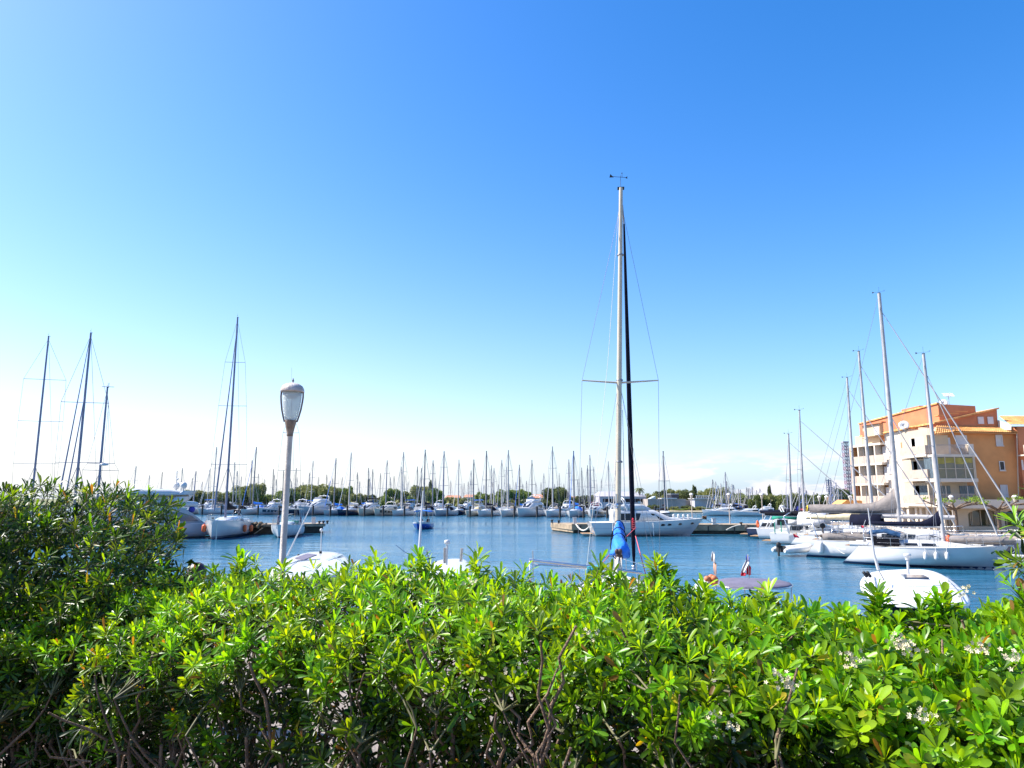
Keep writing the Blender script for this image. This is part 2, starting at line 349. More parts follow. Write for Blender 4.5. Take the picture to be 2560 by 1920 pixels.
def band(h, z0, z1, off=.008, n=18, t0=0, t1=1):
    mb = MB()
    for s in (1, -1):
        r = []
        for i in range(n + 1):
            t = t0 + (t1 - t0) * i / n; a, b = hull_pt(h, t, zu(h, t, z0), off), hull_pt(h, t, zu(h, t, z1), off)
            r.append([Vector((a.x, a.y * s, a.z)), Vector((b.x, b.y * s, b.z))])
        mb.loft(r, closed=False, cap=False)
    return mb
def deck_mesh(h, t0=0, t1=1, drop=.03, n=14):
    mb = MB(); r = []
    for i in range(n + 1):
        t = t0 + (t1 - t0) * i / n; p = hull_pt(h, t, 1); y = p.y
        r.append([Vector((p.x, -y * .985, p.z - drop)), Vector((p.x, -y * .5, p.z - drop + .04 * y)), Vector((p.x, 0, p.z - drop + .055 * y)), Vector((p.x, y * .5, p.z - drop + .04 * y)), Vector((p.x, y * .985, p.z - drop))])
    return mb.loft(r, closed=False, cap=False)
def sheer(h, t): return hull_pt(h, t, 1)
def xt(h, x):  # t for deck x
    return max(0, min(1, (x + h['L'] / 2 - h.get('sd', 0)) / (h['L'] - h.get('sd', 0))))
def cabin_rings(prof):
    """prof: list of (x, halfwidth_base, halfwidth_top, zbase, ztop)"""
    r = []
    for x, wb, wt, zb, zt in prof:
        b = (zt - zb) * .18
        r.append([Vector((x, -wb, zb)), Vector((x, -wt - (wb - wt) * .25, zt - b)), Vector((x, -wt * .86, zt)), Vector((x, 0, zt + .05 * wt)), Vector((x, wt * .86, zt)), Vector((x, wt + (wb - wt) * .25, zt - b)), Vector((x, wb, zb))])
    return r
def side_panel(mb, prof, pts, off=.012):
    """pts (x, v) polygon on the cabin side, v 0 base..1 top; both sides"""
    for s in (1, -1):
        out = []
        for x, v in pts:
            for k in range(len(prof) - 1):
                if prof[k][0] <= x <= prof[k + 1][0] or k == len(prof) - 2:
                    a, b = prof[k], prof[k + 1]; t = (x - a[0]) / (b[0] - a[0] + 1e-9)
                    wb, wt, zb, zt = [a[i] + (b[i] - a[i]) * t for i in (1, 2, 3, 4)]
                    break
            wt2 = wt + (wb - wt) * .25; z2 = zt - (zt - zb) * .18
            out.append(Vector((x, s * (wb + (wt2 - wb) * v + off), zb + (z2 - zb) * v)))
        mb.prism(out if s > 0 else out[::-1], (0, -s * .006, 0))
    return mb
def rail(h, t0, t1, hgt, n, parent, name='guard_rail', m=None, r=.012, wires=1, inset=.93):
    mb = MB()
    for s in (1, -1):
        top = []
        for i in range(n + 1):
            t = t0 + (t1 - t0) * i / n; p = sheer(h, t); q_ = Vector((p.x, s * p.y * inset, p.z)); top.append(q_ + Vector((0, 0, hgt)))
            mb.tube([q_ - Vector((0, 0, .04)), q_ + Vector((0, 0, hgt))], r, 5)
        mb.tube(top, r * .8, 5)
        if wires: mb.tube([p - Vector((0, 0, hgt * .5)) for p in top], r * .5, 4)
    return mb.build(name, m or STEEL, parent)
def fender(h, t, s, parent, m=FENW, L=.6, r=.12, drop=.35, name='fender'):
    p = sheer(h, t); mb = MB(); y = s * (hull_pt(h, t, zu(h, t, p.z - drop - .2)).y + r)
    c = (p.x, y, p.z - drop - L)
    mb.lathe([(.02, 0), (r * .8, .06), (r, .14), (r, L - .14), (r * .7, L - .04), (.03, L)], 10, c)
    mb.tube([(p.x, y, p.z - drop), (p.x, s * p.y, p.z + .1)], .012, 4)
    return mb.build(name, m, parent)
def cover_mesh(x0, x1, z0, h0, h1, w_=.16, rise=0, sag=.02, n=14):
    """stowed sail in its cover along a boom from x0 (aft end) to x1 (mast)"""
    r = []; rr = random.Random(int(x1 * 100 + h1 * 37))
    for i in range(n + 1):
        t = i / n; x = x0 + (x1 - x0) * t
        hh = h0 + (h1 - h0) * t ** 2.2 if not rise else h0 + (h1 - h0) * t + rise * max(0, (t - .72) / .28) ** 1.6
        ww = w_ * (.55 if i in (0,) else 1) * (1 - .35 * t ** 4) * rr.uniform(.9, 1.1); zz = z0 - sag * math.sin(PI * t)
        r.append([Vector((x, -ww * .5, zz)), Vector((x, -ww, zz + hh * .22)), Vector((x, -ww * .75, zz + hh * .6)), Vector((x, 0, zz + hh * rr.uniform(.96, 1.04))), Vector((x, ww * .75, zz + hh * .6)), Vector((x, ww, zz + hh * .22)), Vector((x, ww * .5, zz))])
    return MB().loft(r)
def head(hv): return math.atan2(hv[1], hv[0])
def sailboat(loc, rz, h, mast_h, label, group=None, xm=None, hm=None, spreaders=((.45, 1.0), (.7, .8)), cover=CNAVY, boomL=None, genoa=ALU, mr=.085, mastm=None, lod=1, boot=STRIPE, wr=.012, rake=0., cover_mesh_args=None, boom_z=None, backstay=True, winmat=GLASS, fore_frac=1.0, gr=.05, lean=0., name='sailboat', roof=None):
    o = thing(name, loc, rz, label, 'sailboat', group)
    L, B = h['L'], h['B']; hm = hm or WHITE; mastm = mastm or ALU
    hull_mesh(h, 20 if lod else 10, 8 if lod else 5).build('hull', hm, o)
    if lod: band(h, .06, .16).build('waterline_stripe', boot, o); MB()
    if lod: band(h, -.2, .06, .004).build('antifouling', FOIL, o)
    deck_mesh(h).build('deck', DECK, o)
    if lod:
        t_ = MB()
        for s in (1, -1): t_.tube([Vector((p.x, s * p.y, p.z + .015)) for p in [sheer(h, i / 16 * .99) for i in range(17)]], .025, 5)
        t_.build('toe_rail', ALU if hm != WHITE else WHITE, o)
    xm = xm if xm is not None else L * .08
    zd = sheer(h, xt(h, xm)).z
    ch = .42 * L / 11
    pr = [(-L * .2, B * .27, B * .22, zd - .08, zd + ch), (xm - L * .02, B * .29, B * .21, zd - .06, zd + ch * .95), (xm + L * .12, B * .22, B * .15, zd, zd + ch * .6), (xm + L * .2, B * .12, B * .07, zd + .05, zd + ch * .22)]
    MB().loft(cabin_rings(pr)).build('coachroof', WHITE, o)
    wm = MB()
    if lod:
        for a, b in ((-.185, -.10), (-.085, .0), (.02, .11)): side_panel(wm, pr, [(L * a + .05, .35), (L * b, .38), (L * b - .05, .85), (L * a, .85)])
    else: side_panel(wm, pr, [(-L * .18, .35), (L * .1, .35), (L * .09, .85), (-L * .18, .85)])
    wm.build('window', winmat, o)
    if not lod:
        m = MB(); m.loft([[(x, B * .3 * math.cos(q), zd + (.2 + .75 * s_) * math.sin(q)) for q in [PI * i / 6 for i in range(7)]] for x, s_ in ((-L * .27, .9), (-L * .2, 1), (-L * .13, .55))], closed=False); m.build('sprayhood', cover if cover and cover != FWHT else CNAVY, o)
    if lod:
        cz = zd - .45
        MB().box(-L * .46, -L * .2, -B * .2, B * .2, sheer(h, .1).z + .01, sheer(h, .1).z + .05).build('cockpit_sole', TEAK, o)
        m = MB()
        for s in (1, -1): m.loft([[(x, s * B * .22, zd - .1), (x, s * B * .32, zd - .1), (x, s * B * .3, zd + .18), (x, s * B * .23, zd + .18)] for x in (-L * .42, -L * .2)])
        m.build('cockpit_coaming', WHITE, o)
        m = MB(); wx = -L * .34; nn = 18
        m.tube([(wx, .5 * math.cos(2 * PI * i / nn), zd + .45 + .5 * math.sin(2 * PI * i / nn)) for i in range(nn + 1)], .018, 5)
        for i in range(5): m.tube([(wx, 0, zd + .45), (wx, .5 * math.cos(2 * PI * i / 5), zd + .45 + .5 * math.sin(2 * PI * i / 5))], .01, 4)
        m.tube([(wx, 0, zd - .4), (wx, 0, zd + .5)], .06, 6); m.build('steering_wheel', STEEL, o)
        rail(h, .04, .95, .6, 9, o, r=.014)
        m = MB(); p1 = sheer(h, .93); p2 = sheer(h, 1)
        m.tube([(p1.x, p1.y, p1.z + .6), (p2.x - .1, .12, p2.z + .62), (p2.x - .1, -.12, p2.z + .62), (p1.x, -p1.y, p1.z + .6)], .018, 6)
        m.tube([(p2.x - .1, .1, p2.z), (p2.x - .1, .12, p2.z + .62)], .016, 5); m.tube([(p2.x - .1, -.1, p2.z), (p2.x - .1, -.12, p2.z + .62)], .016, 5)
        m.build('bow_pulpit', STEEL, o)
        m = MB(); m.box(p2.x - .25, p2.x + .25, -.06, .06, p2.z - .02, p2.z + .06); m.tube([(p2.x + .2, 0, p2.z + .02), (p2.x + .28, 0, p2.z - .25), (p2.x + .15, 0, p2.z - .4)], .03, 5); m.build('anchor', STEEL, o)
    top = Vector((xm - rake, lean, mast_h)); bot = Vector((xm, 0, zd + ch * .7))
    n_ = 8 if lod else 5
    MB().tube([bot, bot.lerp(top, .5), top], [mr, mr * .95, mr * .72], n_).build('mast', mastm, o)
    rg = MB(); sp = MB(); chz = zd
    pts = []
    for fr, hw in spreaders:
        c = bot.lerp(top, fr)
        for s in (1, -1): sp.tube([c, c + Vector((-.12 * hw, s * hw, .04))], max(wr * 1.8, .02), 5)
    bw = B * .46
    for s in (1, -1):
        path = [Vector((xm - .15, s * bw, chz))] + [bot.lerp(top, fr) + Vector((-.12 * hw, s * hw, .04)) for fr, hw in spreaders] + [top - Vector((0, 0, .3))]
        rg.tube(path, wr, 4, False)
        if lod and spreaders: rg.tube([Vector((xm - .4, s * bw * .95, chz)), bot.lerp(top, spreaders[0][0]) - Vector((0, 0, .1))], wr, 4, False)
        if lod and spreaders: rg.tube([Vector((xm + .4, s * bw * .95, chz)), bot.lerp(top, spreaders[0][0]) - Vector((0, 0, .1))], wr, 4, False)
    if backstay: rg.tube([top, Vector((-L / 2 + h.get('sd', 0) + .1, 0, sheer(h, 0).z + .5))], wr, 4, False)
    if spreaders: sp.build('spreader', mastm, o)
    fs = Vector((L / 2 - .35, 0, h['fb'] + .1)); ft = bot.lerp(top, fore_frac) + Vector((.1, 0, -.25))
    rg.build('rigging', WIRE, o)
    if genoa: MB().tube([fs + (ft - fs) * .04, fs + (ft - fs) * .06, fs + (ft - fs) * .3, fs + (ft - fs) * .9, ft], [gr * .5, gr, gr * .85, gr * .45, gr * .3], 6).build('furled_sail', genoa, o)
    if lod: MB().lathe([(.02, 0), (.11, .03), (.11, .07), (.05, .09), (.11, .12), (.11, .16), (.02, .2)], 10, fs - Vector((0, 0, 0))).build('furling_drum', RUB, o)
    bz = boom_z or zd + ch + .75; bl = boomL or L * .36
    MB().tube([(xm - .1, 0, bz), (xm - bl, 0, bz + .05)], .07 if lod else .09, 6).build('boom', mastm, o)
    if cover:
        a = cover_mesh_args or dict(h0=.28, h1=.75)
        cover_mesh(xm - bl + .1, xm - .05, bz + .05, **a).build('sail_cover', cover, o)
    if lod:
        m = MB(); m.tube([top, top + Vector((0, 0, .5))], .006, 4); m.tube([top + Vector((-.3, 0, .12)), top + Vector((.35, .05, .14))], .007, 4)
        for q in (0, 2.1, 4.2): m.ell(top + Vector((.35 + .04 * math.cos(q), .05 + .04 * math.sin(q), .2)), .015, .015, .015, 6, 4)
        m.tube([top + Vector((.35, .05, .14)), top + Vector((.35, .05, .2))], .008, 4)
        m.prism([top + Vector((-.3, 0, .12)), top + Vector((-.45, 0, .2)), top + Vector((-.45, 0, .06))], (0, .01, 0))
        m.box(top.x - .09, top.x + .09, -.05, .05, top.z, top.z + .06); m.build('masthead_gear', RUB, o)
    o['_z'] = 0; del o['_z']
    return o
def cruiser(loc, rz, h, label, group=None, hm=None, k=1.0, fly=True, lod=0, canopy=None, stripe=None, arch=True, radar=True, ports=(), fm=None, winb=.3, name='motor_yacht', rails=True, cat='motor yacht'):
    o = thing(name, loc, rz, label, cat, group); L, B = h['L'], h['B']; hm = hm or WHITE; fm = fm or WHITE
    hull_mesh(h, 20 if lod else 10, 8 if lod else 5).build('hull', hm, o)
    if lod: band(h, -.2, .1, .006).build('waterline_stripe', CNAVY, o)
    if stripe: hull_strip(h, .55, .85, .05, .9, .01, 12).build('hull_stripe', stripe, o)
    deck_mesh(h).build('deck', DECK, o)
    zd = sheer(h, .5).z; H1 = 1.15 * k
    pr = [(-L * .3, B * .36, B * .33, zd - .15, zd + H1), (-L * .02, B * .37, B * .32, zd - .12, zd + H1), (L * .06, B * .36, B * .29, zd - .08, zd + H1 * .92), (L * .2, B * .31, B * .2, zd - .02, zd + H1 * .3), (L * .4, B * .12, B * .06, h['fb'] - .12, h['fb'] + .06)]
    MB().loft(cabin_rings(pr)).build('superstructure', fm, o)
    wm = MB(); side_panel(wm, pr, [(-L * .27, winb + .08), (-L * .12, winb + .06), (-L * .12, .86), (-L * .27, .86)]); side_panel(wm, pr, [(-L * .11, winb + .06), (L * .135, winb + .15), (L * .04, .88), (-L * .11, .88)])
    a, b = pr[2], pr[3]
    def fr(t, s, up=.015):
        x = a[0] + (b[0] - a[0]) * t; wt = (a[2] + (b[2] - a[2]) * t) * .8; z = a[4] + (b[4] - a[4]) * t
        return Vector((x, s * wt, z + up))
    for s in ((-1, -.36), (-.32, .32), (.36, 1)):
        wm.prism([fr(.08, s[0]), fr(.08, s[1]), fr(.92, s[1], .03), fr(.92, s[0], .03)], (.0, 0, .02))
    wm.build('window', GLASS, o)
    for t in ports:
        m = MB()
        for s in (1, -1):
            c = hull_pt(h, t, .78, .012); nn = 12
            m.prism([(c.x + .3 * math.cos(2 * PI * i / nn), s * c.y, c.z + .12 * math.sin(2 * PI * i / nn)) for i in range(nn)], (0, s * .01, 0))
        m.build('porthole', GLASS, o)
    if fly:
        z = zd + H1; f = [(-L * .24, B * .3, B * .3, z - .02, z + .45 * k), (-L * .04, B * .3, B * .27, z - .02, z + .5 * k), (L * .03, B * .2, B * .12, z - .02, z + .12)]
        MB().loft(cabin_rings(f)).build('flybridge', fm, o)
        MB().prism([(-L * .03, -B * .22, z + .48 * k), (-L * .03, B * .22, z + .48 * k), (-L * .055, B * .22, z + .8 * k), (-L * .055, -B * .22, z + .8 * k)], (-.03, 0, 0)).build('windscreen', BGLASS, o)
    zt = zd + H1 + (.45 * k if fly else 0)
    if arch:
        m = MB(); x = -L * .22
        for dx in (0, .25): m.tube([(x + .5, B * .36, zd + H1 * .9), (x + dx, B * .33, zt + .5), (x + dx - .2, B * .25, zt + .8), (x + dx - .2, -B * .25, zt + .8), (x + dx, -B * .33, zt + .5), (x + .5, -B * .36, zd + H1 * .9)], .07, 6)
        m.build('radar_arch', fm, o)
        if radar:
            m = MB(); m.lathe([(.05, .8), (.26, .86), (.28, .95), (.2, 1.05), (.05, 1.08)], 10, (x - .1, 0, zt)); m.tube([(x, B * .2, zt + .8), (x - .2, B * .2, zt + 2.6)], .02, 4); m.build('radar', WHITE, o)
    if canopy:
        m = MB(); z = zt + 1.1; m.loft([[(x, -B * .34, z - .15), (x, -B * .2, z), (x, B * .2, z), (x, B * .34, z - .15), (x, B * .34, z - .2), (x, -B * .34, z - .2)] for x in (-L * .3, -L * .18, -L * .02)])
        m.build('bimini', canopy, o)
        m = MB()
        for x in (-L * .28, -L * .04):
            for s in (1, -1): m.tube([(x, s * B * .33, z - .2), (x, s * B * .33, zt - .3)], .03, 5)
        m.build('bimini_frame', STEEL, o)
    if rails: rail(h, .45, .99, .55, 8, o, wires=0, r=.018, inset=.9)
    if lod:
        m = MB(); m.box(-L / 2 - .8, -L / 2 + .4, -B * .3, B * .3, .22, .3); m.build('swim_platform', TEAK, o, bevel=.02)
    return o
# ------------------------------------------------------------------ cruiser on the right pier (side on, bow to the right)
a = G(1500, 1337); b = G(1722, 1336); mid = (a + b) / 2
hc = dict(L=13.2, B=4.1, fs=1.5, fb=1.95, ts=.85, p=2.3, q=.8, sk=.75, sd=0, bk=1.9, dr=.3)
y0 = 80.6; x0 = (XD(1480, 80) + XD(1757, 80)) / 2
cr_ = cruiser((x0, y0, 0), R(2), hc, 'long white flybridge cruiser lying side on along the right pier, bow to the right', None, WHITE, 1.12, True, 1, None, None, True, True, (.62, .68, .78, .9), winb=.14)
band(hc, .85, .89).build('rubbing_strake', GREY, cr_)
m = MB()
for i in range(6): m.ell((3.3 + .28 * i, .5 * (-1) ** i, hc['fb'] + .25), .16, .16, .2, 8, 5)
m.build('bow_fender_basket', FENW, cr_)
m = MB(); rr = random.Random(3)
for i in range(16): m.tube([(6.7 + rr.uniform(-.3, .3), rr.uniform(-.2, .2), 1.9 + rr.uniform(-.1, .3)) for _ in range(4)], .03, 4)
m.build('anchor_tackle', mat('rusty_gear', (.16, .08, .04), .8, var=.4), cr_)
m = MB(); m.tube([(0.3, -2.12, 1.5), (0.3, -2.16, .1)], .05, 6); m.build('boat_hook_pole', FENW, cr_)
def hang_rope(name, p0, p1, sag, r, m, label, cat='rope', n=12):
    p0, p1 = Vector(p0), Vector(p1)
    o = MB().tube([p0.lerp(p1, i / n) - Vector((0, 0, sag * 4 * (i / n) * (1 - i / n))) for i in range(n + 1)], r, 6).build(name, m); return tag(o, label, cat)
hang_rope('mooring_rope', (XD(1440, 85.3), 85.3, 1.1), (XD(1478, 81.5), 81.5, 1.3), .75, .09, ROPE, 'thick pale mooring rope sagging from pier end to the cruiser stern')
hang_rope('mooring_rope', (XD(1762, 81), 81, 1.9), (XD(1800, 83.4), 83.4, 1.1), .1, .05, ROPE, 'pale mooring rope from the cruiser bow to the pier')
hang_rope('mooring_rope', (XD(1815, 82.3), 82.3, .55), (XD(1852, 82), 82, 1.15), -.1, .06, ROPE, 'pale slack rope lying over the empty pier edge')
def pedestal(px, D, z, label):
    o = thing('service_pedestal', (XD(px, D), D, z), 0, label, 'service pedestal', 'white service pedestals on the piers')
    MB().box(-.22, .22, -.2, .2, 0, .75).build('cabinet', WHITE, o, bevel=.04); MB().box(-.26, .26, -.24, .24, .753, .84).build('lid', GREY, o, bevel=.03); return o
pedestal(1437, 87.5, 1.02, 'white pedestal near the sunlit end of the right pier'); pedestal(1785, 84, 1.02, 'small white pedestal on the pier just right of the cruiser bow'); pedestal(784, 87.5, 1.05, 'white pedestal near the tip of the left pier')
def bollard(px, D, z, label):
    o = thing('bollard', (XD(px, D), D, z), 0, label, 'bollard', 'dark mooring bollards on the piers')
    MB().lathe([(.12, 0), (.1, .25), (.2, .3), (.2, .38), (.05, .42)], 10).build('post', PILE, o); return o
for i, (px, D, z) in enumerate(((798, 86, 1.05), (808, 87, 1.05), (818, 87.5, 1.05), (1380, 92, 1.02), (1397, 90, 1.02), (1853, 83, 1.02))):
    bollard(px, D, z, ['dark bollard farthest left of three at the left pier tip', 'dark bollard in the middle at the left pier tip', 'dark bollard on the very tip of the left pier', 'dark bollard at the outer corner of the right pier end', 'dark bollard on the sunlit right pier end, second from the corner', 'dark bollard with rope on the empty stretch of the right pier'][i])
# sloping gangplank
m = MB(); A = Vector((XD(636, 82), 82, .15)); B_ = Vector((XD(672, 84), 84, 1.2))
o = thing('gangplank', A, 0, 'sunlit wooden gangplank sloping up to the left pier between two sailboats', 'gangplank'); d = B_ - A
pl = MB(); nn = Vector((-.3, .95, 0)) * 1.1
pl.prism([Vector((0, 0, 0)), d, d + nn, nn], (0, 0, -.08)); pl.build('plank', WOOD, o)
pl = MB()
for i in range(6): pl.prism([d * (i / 6) + Vector((0, 0, .0)), d * (i / 6 + .03), d * (i / 6 + .03) + nn, d * (i / 6) + nn], (0, 0, .04))
pl.build('cleat_strip', WOOD, o)
tag(MB().add([(XD(628, 84.5), 84.3, 1.1)], []).build('_x', WOOD), None); bpy.data.objects.remove(bpy.data.objects['_x'])
m = MB(); rr = random.Random(5)
for i in range(26): m.ell((XD(rr.uniform(628, 668), 83), 82.6 + rr.uniform(-.3, .5), rr.uniform(.9, 1.3)), rr.uniform(.12, .4), .25, rr.uniform(.08, .25), 7, 5)
tag(m.build('net_pile', mat('old_nets', (.2, .15, .1), .95, var=.4, vs=6, bump=.6)), 'heap of brown nets and gear on the left pier behind the gangplank', 'net pile')
# ------------------------------------------------------------------ left moored boats
h4 = dict(L=12.2, B=3.9, fs=1.5, fb=1.95, ts=.8, p=2.2, q=.85, sk=.2, sd=.3, bk=.12, dr=.3)
bow = Vector((-30.75, 72.8, 0)); hv = Vector((.14, -.99, 0)).normalized(); ctr = bow - hv * 5.9
topz = P(597, 792, 77).z
s4 = sailboat(ctr, head(hv), h4, topz, 'tall masted white sailboat bow on at the left pier with orange fenders', None, xm=1.0, spreaders=((.26, 1.9), (.55, 1.5), (.77, 1.1)), cover=CBLACK, cover_mesh_args=dict(h0=.2, h1=1.0, w_=.25, rise=1.9), genoa=ALUD, mr=.125, mastm=ALUD, rake=-.25, wr=.014, gr=.1, fore_frac=.93)
band(h4, .22, .3).build('hull_stripe', STRIPE, s4)
fender(h4, .55, 1, s4, ORANGE, .8, .2); fender(h4, .3, 1, s4, ORANGE, .8, .2); fender(h4, .86, -1, s4, ORANGE, .8, .22)
pb = sheer(h4, .985)
m = MB(); m.tube([(pb.x, .45, 1.75), (pb.x + .1, .5, .9), (pb.x + .1, .5, -.3)], .05, 5); m.build('anchor_line', ROPE, s4)
h5 = dict(L=9.2, B=3.2, fs=1.15, fb=1.4, ts=.7, p=2.0, q=.9, sk=.3, sd=0, bk=.9, dr=.3)
bow5 = Vector((XD(694, 75.2), 75.2, 0)); hv5 = Vector((.10, -.99, 0)).normalized(); c5 = bow5 - hv5 * 4.4
s5 = sailboat(c5, head(hv5), h5, P(741, 1020, 79).z, 'small grey white sailboat with green deck box moored right behind the street lamp', None, xm=.3, hm=mat('hull_chalky', (.6, .62, .62), .5, var=.1, vs=2), spreaders=((.45, 1.25), (.78, .9)), cover=None, genoa=None, mr=.09, wr=.016)
MB().box(-2.6, -.9, -.9, .9, 1.3, 1.62).build('deck_box', CGREEN, s5, bevel=.04)
band(h5, .95, 1.1, .01, 12, 0, .35).build('stern_stripe', NAVY, s5)
m = MB()
for x in (-3.6, -2.4):
    m.tube([(x, 1.2, 1.1), (x, 1.1, 2.9), (x, -1.1, 2.9), (x, -1.2, 1.1)], .03, 5)
m.build('stern_gantry', STEEL, s5)
MB().box(-3.7, -2.3, -1.1, 1.1, 2.92, 2.97).build('hardtop', WHITE, s5)
MB().tube([(-3.2, .9, 1.1), (-3.2, .9, 2.1)], .12, 6).build('deck_post', CMAUVE, s5); m = MB(); m.tube([(3.3, -.2, 1.4), (3.3, -.2, 2.1)], .15, 6); m.ell((3.3, -.2, 2.2), .14, .14, .16); m.build('deck_gear', CMAUVE, s5)
# big motor yacht, mostly behind the left shrub
h6 = dict(L=17, B=4.8, fs=1.5, fb=2.2, ts=.9, p=2.4, q=.8, sk=.9, sd=0, bk=1.8, dr=.3)
hv6 = Vector((-.75, -.66, 0)).normalized(); st6 = Vector((XD(516, 79), 79, 0)); c6 = st6 + hv6 * 8.5
y6 = cruiser(c6, head(hv6), h6, 'large white motor yacht with curved dark windows and twin satellite domes behind left shrub', None, WHITE, 1.75, True, 1, None, None, False, False, (.3, .36, .5), WHITE)
zt = 4.55
m = MB(); m.loft(cabin_rings([(-6.4, 1.9, 1.5, zt - .0, zt + .25), (-4, 1.9, 1.6, zt - .05, zt + .55), (-1, 1.7, 1.3, zt - .1, zt + .6), (1.2, 1.2, .8, zt - .25, zt + .1)])); m.build('hardtop', WHITE, y6)
m = MB(); m.loft([[(x, -y, z), (x, -y, z - .18), (x, y, z - .18), (x, y, z)] for x, y, z in ((-5.8, 1.93, zt + .02), (-1, 1.75, zt - .03), (1.3, 1.25, zt - .18))]); m.build('hardtop_rim', TEAK, y6)
m = MB()
for s in (1, -1): m.loft([[(-5.2, s * 1.85, 3.2), (-3.4, s * 1.85, 3.2), (-3.4, s * 1.7, 3.2), (-5.2, s * 1.7, 3.2)], [(-6.7, s * 1.85, zt + .45), (-5.2, s * 1.85, zt + .45), (-5.2, s * 1.7, zt + .45), (-6.7, s * 1.7, zt + .45)]])
m.build('radar_arch', WHITE, y6)
for s in (1, -1):
    m = MB(); m.tube([(-5.4, s * 1.3, zt + .4), (-5.4, s * 1.3, zt + .7)], .1, 6); m.ell((-5.4, s * 1.3, zt + 1.0), .36, .36, .4, 12, 8); m.build('satellite_dome', FENW, y6)
m = MB(); m.tube([(-5, 0, zt + .5), (-5, 0, zt + 2.6)], .05, 5)
for z in (1.2, 1.6, 2.0, 2.4): m.tube([(-5, -.5, zt + z), (-5, .5, zt + z)], .03, 4)
m.ell((-5, .4, zt + 1.7), .12, .12, .1); m.build('antenna_mast', WHITE, y6)
m = MB(); m.ell((-6.3, 1.7, 3.0), .35, .3, .35); m.build('life_buoy', FBLUE, y6)
SMOKE = mat('smoked_glass', (.09, .10, .13), .15, var=.2, spec=.7)
for s in (1, -1):
    MB().prism([(-7.6, s * 1.98, 1.55), (-6.3, s * 1.98, 2.6), (-4.6, s * 1.85, 3.45), (-1.5, s * 1.85, 3.6), (-1.5, s * 1.98, 1.6)], (0, s * .06, 0)).build('side_fashion_plate', GREY, y6)
    MB().prism([(-7.0, s * 2.06, 1.75), (-6.2, s * 2.06, 2.35), (-5.0, s * 2.0, 2.75), (-3.6, s * 2.0, 2.75), (-3.6, s * 2.06, 1.8)], (0, s * .03, 0)).build('side_window', SMOKE, y6)
    MB().prism([(-3.5, s * 2.0, 1.9), (-3.5, s * 1.95, 2.9), (-1.6, s * 1.95, 3.0), (-1.6, s * 2.0, 1.9)], (0, s * .05, 0)).build('side_window', GLASS, y6)
    MB().prism([(-5.6, s * 1.93, 3.35), (-4.4, s * 1.9, 3.85), (-3.0, s * 1.9, 3.85), (-3.0, s * 1.93, 3.35)], (0, s * .05, 0)).build('side_window', GLASS, y6)
m = MB(); m.loft(cabin_rings([(-6.9, 1.9, 1.85, 3.3, 3.75), (-3, 1.95, 1.9, 3.3, 4.0), (1, 1.7, 1.5, 3.3, 4.1)])); m.build('upper_deck', WHITE, y6)
# three big boats whose hulls are behind the left shrub
hA = dict(L=13, B=4, fs=1.4, fb=1.8, ts=.8, sk=.3, bk=.5, dr=.3)
def masts_from(px_top, py_top, D): p = P(px_top, py_top, D); return p
hvA = Vector((.28, -.96, 0)).normalized()
pA = P(124, 843, 74); sailboat(Vector((pA.x, 74, 0)) - Vector((hvA.x, hvA.y, 0)) * 1.0, head(hvA), hA, pA.z, 'leftmost tall mast sailboat with three pairs of spreaders, hull behind left shrub', 'tall yachts behind the left shrub', xm=1, spreaders=((.3, 2.1), (.53, 2.1), (.76, 2.0)), cover=CNAVY, genoa=None, mr=.115, mastm=ALUD, wr=.014, rake=-.3)
pB = P(229, 834, 72); kb = sailboat(Vector((pB.x, 72, 0)) - Vector((.28, -.96, 0)) * 1.5, head((.28, -.96)), dict(hA, L=15), pB.z, 'double headsail yacht with the tallest mast behind left shrub, two furled dark sails', 'tall yachts behind the left shrub', xm=1.5, spreaders=((.3, 2.2), (.62, 2.2)), cover=CNAVY, genoa=ALUD, mr=.135, mastm=ALUD, wr=.018, rake=-.25, gr=.085)
m = MB(); m.tube([(5.2, 0, 1.9), (1.5, 0, 15.5)], [.08, .05], 6); m.build('furled_staysail', ALUD, kb)
pC = P(270, 970, 70); kc = sailboat(Vector((pC.x, 70, 0)) - Vector((hvA.x, hvA.y, 0)) * 1.0, head(hvA), dict(hA, L=10, B=3.3), pC.z, 'shorter mast carrying a round radar dome, third sailboat behind left shrub', 'tall yachts behind the left shrub', xm=1, spreaders=((.38, 1.6), (.43, 1.2)), cover=CNAVY, genoa=None, mr=.12, mastm=ALUD, wr=.016, rake=-.2)
m = MB(); m.lathe([(.05, 0), (.42, .05), (.42, .18), (.1, .28)], 10, (1.1, .3, 7.4)); m.build('radar', WHITE, kc)
m = MB(); m.tube([(1.2, .1, pC.z), (1.2, .1, pC.z + .5)], .03, 4); m.tube([(1.2, -.5, pC.z + .1), (1.2, .6, pC.z + .1)], .03, 4); m.build('masthead_gear', ALUD, kc)
# ------------------------------------------------------------------ near sailboat with blue cover
hN = dict(L=10.5, B=3.3, fs=1.25, fb=1.55, ts=.75, p=2.1, q=.85, sk=.4, sd=0, bk=.7, dr=.3)
pt = P(1552, 471, 21.5); hvN = Vector((.10, .995, 0)).normalized()
cN = Vector((XD(1544, 21.5, 1.5), 21.5, 0)) - hvN * .6
near = sailboat(cN, head(hvN), hN, pt.z, 'nearest sailboat with cream mast, blue covered boom and furled dark genoa in centre', None, xm=.6, spreaders=(), cover=None, genoa=None, mr=.085, mastm=ALUC, wr=.006, boomL=4.2, boom_z=2.75, backstay=False, lean=XD(1544, 21.5, 1.5) - pt.x)
inv = (Matrix.Translation(cN) @ Matrix.Rotation(head(hvN), 4, 'Z')).inverted()
def LN(px, py, D): return inv @ P(px, py, D)
def LX(x, D, z): return inv @ Vector((x, D, z))
